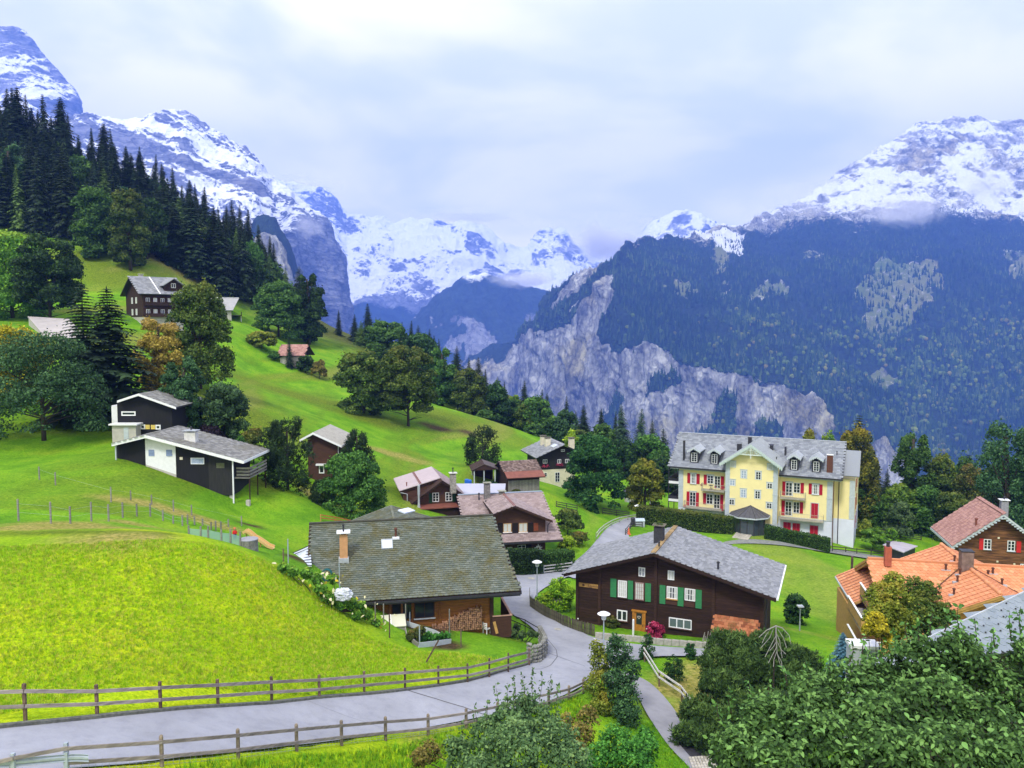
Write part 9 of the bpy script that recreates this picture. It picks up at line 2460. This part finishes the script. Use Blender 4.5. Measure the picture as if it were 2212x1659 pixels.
for i,(x,b,t,mt)in enumerate(((697,1010,868,M_GREYWOOD),(757,1015,880,M_GREYWOOD),(800,1125,955,M_POSTW),(918,1045,882,M_GREYWOOD),(1018,1190,1045,M_STEEL),(1235,1130,918,M_GREYWOOD),(1318,1190,1060,M_POSTW),(947,1030,940,M_STEEL),(437,770,590,M_STEEL),(525,960,840,M_POSTW),(318,700,600,M_GREYWOOD),(30,600,480,M_POSTW),(65,600,410,M_STEEL))):
 X,Yb=Z1(x,b);stake(X,Yb,Z1(x,t)[1],mt,'garden stake '+('under the left windows','beside the cold frame','at the left of the vegetable bed','behind the cold frame','at the front corner of the vegetable bed','before the firewood stack','right of the vegetable bed','thin and pale behind the vegetable bed','thin steel one before the tan chimney','leaning over the squash plants','among the squash leaves','left of the glazed lean-to','tall pale one before the glazed lean-to')[i])
g=Gn(*Z1(1062,1310));o=MB().bar((0,0,0),(.85,.1,1.5),.09).build('garden_stake',M_POSTW);o.location=g;tag(o,'stake leaning far over on the lawn below the vegetable bed','stake')
def garden():
 F=F_MO;R=F.root('cold_frame','pale cold frame with a translucent lid beside the ochre wall','cold frame');a=F.L(Gn(*Z1(715,1010)));b=F.L(Gn(*Z1(905,1030)));x0,x1=a.x,b.x;y=(a.y+b.y)/2-.2;z=min(a.z,b.z)
 MB().box(x0,x1,y,y+1.4,z-.3,z+.55).build('box',M_CONC,R);MB().prism([(x0-.05,y-.1,z+.56),(x1+.05,y-.1,z+.56),(x1+.05,y+1.5,z+.9),(x0-.05,y+1.5,z+.9)],(0,0,.05)).build('lid',simple('translucent_lid',(.55,.55,.42),.4,.05,1),R);MB().bar(((x0+x1)/2,y-.1,z+.63),((x0+x1)/2,y+1.5,z+.97),.05).build('lid_bar',M_WHITE,R)
 p=[Gn(*Z1(*q))for q in((905,1028),(1130,1100),(1245,1165),(1010,1195),(925,1130))];B=tag(empty('vegetable_bed',p[0]),'raised vegetable bed edged with grey boards','garden bed')
 for i in range(5):MB().bar(p[i]-p[0]+Vector((0,0,.12)),p[(i+1)%5]-p[0]+Vector((0,0,.12)),.06,.38).build('board',M_GREYW if i<3 else M_GREYWOOD,B)
 blobs('bean_plants','vegetables and herbs growing in the raised bed','plants',[Z1(x,y)+(r,d)for x,y,r,d in((1080,1120,11,57.5),(1130,1130,11,57.5),(1180,1120,9,58),(1040,1140,9,57),(1220,1110,8,58))],1500,.2,'ivy')
 blobs('compost_bush','dark brown compost bush at the left of the vegetable bed','bush',[Z1(x,y)+(r,d)for x,y,r,d in((960,1120,14,56),(1000,1090,13,56.5),(1030,1070,10,57))],1800,.18,'rust')
 c=Gn(*Z1(1505,1095));C=tag(empty('garden_chair',c,2.4),'white garden chair beside the firewood stack','chair')
 MB().box(-.24,.24,-.22,.22,.40,.44).build('seat',M_WHITE,C);g=MB().box(-.24,-.18,.2,.24,.44,.95).box(.18,.24,.2,.24,.44,.95)
 for k in range(3):g.box(-.18,.18,.2,.23,.55+k*.14,.62+k*.14)
 g.build('backrest',M_WHITE,C)
 for x in(-.2,.2):
  for y in(-.2,.2):MB().box(x-.025,x+.025,y-.025,y+.025,0,.4).build('leg',M_WHITE,C)
 p=resample([Gn(*Z12(*q))for q in((1060,545),(1085,560),(1120,562),(1160,530),(1178,490),(1150,440),(1130,400))],15);W=tag(empty('rubble_wall',p[0]),'small rubble stone retaining wall at the bend of the road','wall');r=random.Random(6)
 for i in range(14):
  for k in range(5):
   d=p[min(i+1,14)]-p[i];bm=bmesh.new();bmesh.ops.create_icosphere(bm,subdivisions=1,radius=1);s=(d.length*.62,.2,.16)
   for v in bm.verts:v.co=Vector((v.co.x*s[0]*r.uniform(.8,1.1),v.co.y*s[1]*r.uniform(.8,1.15),v.co.z*s[2]*r.uniform(.8,1.15)))
   me=bpy.data.meshes.new('stone');bm.to_mesh(me);bm.free();me.materials.append(M_STONE);o=link(bpy.data.objects.new('stone',me),W);o.location=p[i]-p[0]+Vector((0,.05*k,.1+k*.26));o.rotation_euler=(0,0,math.atan2(d.y,d.x))
 blobs('rockery_plants','low grey-green plants on top of the rubble wall','plants',[Z12(x,y)+(r,d)for x,y,r,d in((880,360,8,63),(950,355,9,62.5),(1010,365,9,62),(1070,355,8,61.5),(970,310,9,64),(1110,360,6,61))],1600,.2,'willow')
 P=[at(*Z20(x,y),62-.02*k)for k,(x,y)in enumerate(((350,268),(385,245),(430,262),(520,340),(600,385),(660,425),(720,470),(800,500)))];S_=tag(empty('slide',Vector((P[0].x,P[0].y,h1(P[0].x,P[0].y)))),'tan curved play slide on the grass beyond the meadow crest','slide');o=S_.location;m=MB();ml=MB()
 for a,b in zip(P,P[1:]):m.bar(a-o,b-o,.55,.05);ml.bar(a-o+Vector((0,-.28,.1)),b-o+Vector((0,-.28,.1)),.05,.2).bar(a-o+Vector((0,.28,.1)),b-o+Vector((0,.28,.1)),.05,.2)
 mt=simple('tan_slide_plastic',(.55,.36,.15),.5,.08,2);m.build('chute',mt,S_);ml.build('side_rim',mt,S_)
 for q in(P[1],P[4]):MB().bar(q-o+Vector((0,0,-.05)),Vector((q.x-o.x,q.y-o.y,h1(q.x,q.y)-o.z-.2)),.08).build('post',M_PINE,S_)
 c=Gd(Z20(420,520)[0],56.5);t_=at(*Z20(420,405),56.5);R=tag(empty('stone_ring',Vector((t_.x,t_.y,c.z))),'round dark stone ring with a pale cover at the meadow crest','ring');hh=max(.8,t_.z-c.z)-.15;w_=.66
 MB().lathe((0,0,0),[(w_,-.4),(w_*.97,hh)],20).build('ring',M_STONE,R);MB().lathe((0,0,hh),[(w_*1.02,0),(w_*1.02,.05),(w_*.3,.12)],20).build('cover',simple('pale_cover',(.27,.27,.30),.6,.1,2),R)
 b=at(*Z20(208,208),63);b.z=h1(b.x,b.y);h=.92
 bm=bmesh.new();J=[(0,0,.46),(0,0,.62),(0,0,.74),(0,.0,.80),(-.07,0,.44),(-.075,-.02,.24),(-.075,0,.05),(-.075,-.07,.03),(.07,0,.44),(.075,.02,.24),(.075,.04,.05),(.075,-.03,.03),(-.12,0,.73),(-.16,-.03,.58),(-.15,-.12,.50),(.12,0,.73),(.16,-.02,.58),(.15,-.10,.48)];E=[(0,1),(1,2),(2,3),(0,4),(4,5),(5,6),(6,7),(0,8),(8,9),(9,10),(10,11),(2,12),(12,13),(13,14),(2,15),(15,16),(16,17)]
 me=bpy.data.meshes.new('person');me.from_pydata(J,E,[]);o=link(bpy.data.objects.new('person',me));o.location=b;o.rotation_euler=(0,0,.4);md=o.modifiers.new('skin','SKIN');rad=[.09,.10,.09,.045,.075,.055,.04,.035,.075,.055,.04,.035,.05,.038,.026,.05,.038,.026]
 for v,q in zip(me.skin_vertices[0].data,rad):v.radius=(q,q)
 me.skin_vertices[0].data[0].use_root=True;o.modifiers.new('sub','SUBSURF').levels=1
 t=NT('clothes',.8);sp=t.n('ShaderNodeSeparateXYZ');t.l(t.coord('Object'),sp.inputs[0]);t.col(t.ramp(sp.outputs[2],[(.0,(.03,.02,.02)),(.08,(.015,.02,.10)),(.50,(.55,.02,.02))],'CONSTANT'));me.materials.append(t.m);tag(o,'small child in a red top and navy trousers standing on the grass','person')
 hd=MB().lathe((0,0,.80),[(.03,-.02),(.075,.02),(.10,.08),(.105,.13),(.08,.19),(.03,.22)],14).build('head',simple('skin_tone',(.55,.27,.17),.6,.05,2),o,True);MB().lathe((0,.015,.88),[(.112,0),(.118,.06),(.09,.13),(.03,.155)],14).build('hair',simple('sandy_hair',(.45,.14,.05),.8),o,True)
 for s in(-1,1):MB().lathe((s*.035,-.092,.885),[(.012,0),(.012,.015)],6).build('eye',M_DARKMETAL,o)
 MB().box(-.012,.012,-.125,-.09,.855,.885).build('nose',hd.data.materials[0],o)
 q=at(*Z10(848,735),48);q.z=h1(q.x,q.y);tz=at(*Z10(848,600),48).z-q.z;R=tag(empty('white_cabinet',q,-.1),'white-topped grey service cabinet beside the blue spruce','cabinet');MB().box(-.82,.82,-.5,.5,-.3,tz-.2).build('body',simple('pale_grey_panel',(.40,.43,.46),.7,.08,2),R);MB().box(-.88,.88,-.58,.58,tz-.2,tz).build('lid',M_WHITE,R)
 for k in range(1,3):MB().box(-.82+k*.55-.02,-.82+k*.55+.02,-.53,-.503,-.3,tz-.2).build('seam',M_GREYW,R)
 q=Gn(*Z18(615,222));o=MB().lathe((0,0,0),[(.3,.1),(.34,1.0),(.36,1.05),(.25,1.2)],12).build('litter_bin',M_DARKMETAL);o.location=q;tag(o,'dark round litter bin at the fence by the lane','bin')
 q=Gn(*Z18(685,228));R=tag(empty('grit_box',q),'pale blue grit box beside the litter bin','box');MB().box(-.7,.7,-.4,.4,-.2,.8).build('body',M_ZINC,R);MB().prism([(-.75,-.45,.8),(.75,-.45,.8),(.75,.45,1.05),(-.75,.45,1.05)],(0,0,.06)).build('lid',simple('pale_blue_lid',(.42,.50,.56),.5),R)
 q=Gn(*Z18(573,316));R=tag(empty('traffic_cone',q),'orange and white traffic cone on the lawn by the lane','traffic cone');MB().box(-.3,.3,-.3,.3,0,.06).lathe((0,0,.06),[(.24,0),(.05,1.0)],12).build('body',simple('cone_orange',(.62,.13,.05),.6),R);MB().lathe((0,0,.45),[(.157,0),(.117,.22)],12).build('band',M_WHITE,R)
 q=Gn(*Z2(690,1120));R=tag(empty('bollard',q),'white post beside the golden oak door','bollard');MB().lathe((0,0,0),[(.09,-.2),(.09,1.5),(.05,1.56)],10).build('shaft',M_WHITE,R)
 a,b2,c2,d2=[Gn(*Z3(*v))for v in((815,1275),(970,1300),(1035,1222),(870,1208))];R=tag(empty('paved_walk',a),'cream stone paving leading to the hotel porch','paving');r=random.Random(8)
 for i in range(6):
  for j in range(9):
   u0,u1,v0,v1=i/6+.008,(i+1)/6-.008,j/9+.008,(j+1)/9-.008;f=lambda u,v:(a.lerp(b2,u)).lerp(d2 .lerp(c2,u),v)-a+Vector((0,0,.06+r.uniform(0,.02)));MB().prism([f(u0,v0),f(u1,v0),f(u1,v1),f(u0,v1)],(0,0,.05)).build('paver',M_PAVER,R)
 a,b2,c2,d2=[Gn(*Z9(*v))for v in((1150,1740),(1420,1720),(1330,1545),(1090,1560))];R=tag(empty('stone_paving',a),'cream setts at the foot of the gravel path','paving')
 for i in range(8):
  for j in range(6):
   u0,u1,v0,v1=i/8+.01,(i+1)/8-.01,j/6+.01,(j+1)/6-.01;f=lambda u,v:(a.lerp(b2,u)).lerp(d2 .lerp(c2,u),v)-a+Vector((0,0,.07+r.uniform(0,.02)));MB().prism([f(u0,v0),f(u1,v0),f(u1,v1),f(u0,v1)],(0,0,.04)).build('paver',M_PAVER,R)
garden()
# ------------------------------------------------------------ grass with depth: short tufts on the near ground
def tuft_mesh(seed,h,n=7):
 r=random.Random(seed);m=MB()
 for i in range(n):
  a=r.uniform(0,6.28);b=r.uniform(.15,.6);x,y=r.uniform(-.5,.5),r.uniform(-.5,.5);w=.05;hh=r.uniform(.5,1)
  m.add([(x-w*math.sin(a),y+w*math.cos(a),-.05),(x+w*math.sin(a),y-w*math.cos(a),-.05),(x+b*math.cos(a)*hh,y+b*math.sin(a)*hh,hh)],[(0,1,2)])
 return m
def grass_field(name,label,n,poly,mats,hmin,hmax,kinds):
 xs=[Gn(*p)for p in poly];P=[(p.x,p.y)for p in xs];lo=np.min(P,0);hi=np.max(P,0);Q=rng.random((n*3,2))*(hi-lo)+lo;m=inpoly(Q[:,0],Q[:,1],P)
 for k in RPOLY:m&=~inpoly(Q[:,0],Q[:,1],RPOLY[k])
 Q=Q[m][:n];z=H(Q[:,0],Q[:,1]);src=[bpy.data.objects.new('grass_tuft',tuft_mesh(s,1).mesh('grass_tuft',mt))for s,mt in enumerate(mats)]
 scatter(name,np.column_stack([Q,z]),rng.uniform(hmin,hmax,len(Q)),rng.uniform(0,6.28,len(Q)),src,label)
def gm(nm,c):t=NT(nm,.8,.15);oi=t.n('ShaderNodeObjectInfo');t.col(t.ramp(oi.outputs['Random'],[(0,tuple(v*.55 for v in c)),(1,tuple(v*1.2 for v in c))]));return t.m
GH=[gm('hay_a',(.31,.54,.01)),gm('hay_b',(.43,.58,.015)),gm('hay_c',(.21,.44,.01)),gm('hay_d',(.52,.52,.08))];GG=[gm('turf_a',(.12,.34,.01)),gm('turf_b',(.18,.38,.015)),gm('turf_c',(.09,.24,.008))]
grass_field('hay_grass','short cut yellow-green grass of the near hay meadow',42000,[(-100,1560),(700,1500),(1130,1430),(800,1380),(640,1240),(400,1170),(-100,1190)],GH,.08,.22,4)
grass_field('bank_grass','taller grass on the bank below the lower road fence',9000,[(380,1659),(520,1642),(930,1592),(1250,1500),(1290,1650),(1100,1720),(380,1720)],GG+GH[:2],.12,.36,4)
grass_field('path_grass','green grass on both sides of the gravel path',5000,[(1400,1560),(1560,1500),(1620,1700),(1380,1700),(1340,1600)],GG,.08,.22,3)
# ------------------------------------------------------------ low cloud hanging about the peaks
def cloud(px,py,wpx,hpx,d,dens,seed,depth=None,thr=.48,sc=1.3):
 c=at(px,py,d);sx,sz=wpx/FOC*d/2,hpx/FOC*d/2;sy=depth or sx*.5
 bm=bmesh.new();bmesh.ops.create_icosphere(bm,subdivisions=3,radius=1);me=bpy.data.meshes.new('low_cloud');bm.to_mesh(me);bm.free();o=link(bpy.data.objects.new('low_cloud',me));o.location=c;o.scale=(sx,sy,sz)
 t=bpy.data.materials.new('cloud_vapour');t.use_nodes=True;n=t.node_tree;n.nodes.clear();out=n.nodes.new('ShaderNodeOutputMaterial');v=n.nodes.new('ShaderNodeVolumePrincipled');tc=n.nodes.new('ShaderNodeTexCoord');ns=n.nodes.new('ShaderNodeTexNoise');ln=n.nodes.new('ShaderNodeVectorMath');ln.operation='LENGTH'
 mp=n.nodes.new('ShaderNodeMapping');mp.inputs['Location'].default_value=(seed*3.1,seed,0);mp.inputs['Scale'].default_value=(2.0,2.0,2.0*min(1.0,sz/sx*1.6));n.links.new(tc.outputs['Object'],mp.inputs[0]);n.links.new(mp.outputs[0],ns.inputs['Vector']);ns.inputs['Scale'].default_value=sc;ns.inputs['Distortion'].default_value=.8;ns.inputs['Detail'].default_value=4;ns.inputs['Roughness'].default_value=.6
 n.links.new(tc.outputs['Object'],ln.inputs[0]);mr=n.nodes.new('ShaderNodeMapRange');n.links.new(ln.outputs['Value'],mr.inputs[0]);mr.inputs[1].default_value=1.0;mr.inputs[2].default_value=.2;mr.inputs[3].default_value=-.45;mr.inputs[4].default_value=.22
 ad=n.nodes.new('ShaderNodeMath');n.links.new(ns.outputs[0],ad.inputs[0]);n.links.new(mr.outputs[0],ad.inputs[1]);m2=n.nodes.new('ShaderNodeMapRange');n.links.new(ad.outputs[0],m2 .inputs[0]);m2 .inputs[1].default_value=thr;m2 .inputs[2].default_value=thr+.22;m2 .inputs[3].default_value=0;m2 .inputs[4].default_value=dens
 n.links.new(m2 .outputs[0],v.inputs['Density']);v.inputs['Color'].default_value=(.99,.99,1,1);v.inputs['Anisotropy'].default_value=-.35;n.links.new(v.outputs[0],out.inputs['Volume']);me.materials.append(t);tag(o,None,None,None,'stuff')
cloud(1325,522,330,130,5600,.008,1,thr=.36);cloud(1130,605,250,66,4700,.012,2,thr=.43);cloud(668,490,130,110,3600,.012,3,thr=.44);cloud(1010,470,330,44,7300,.006,4);cloud(1950,455,520,170,3500,.008,5,thr=.56,sc=2.6);cloud(2130,400,300,170,3900,.008,6,thr=.54,sc=2.4);cloud(1740,450,280,110,3600,.006,7,thr=.56,sc=2.6);cloud(650,400,190,50,4200,.005,8)
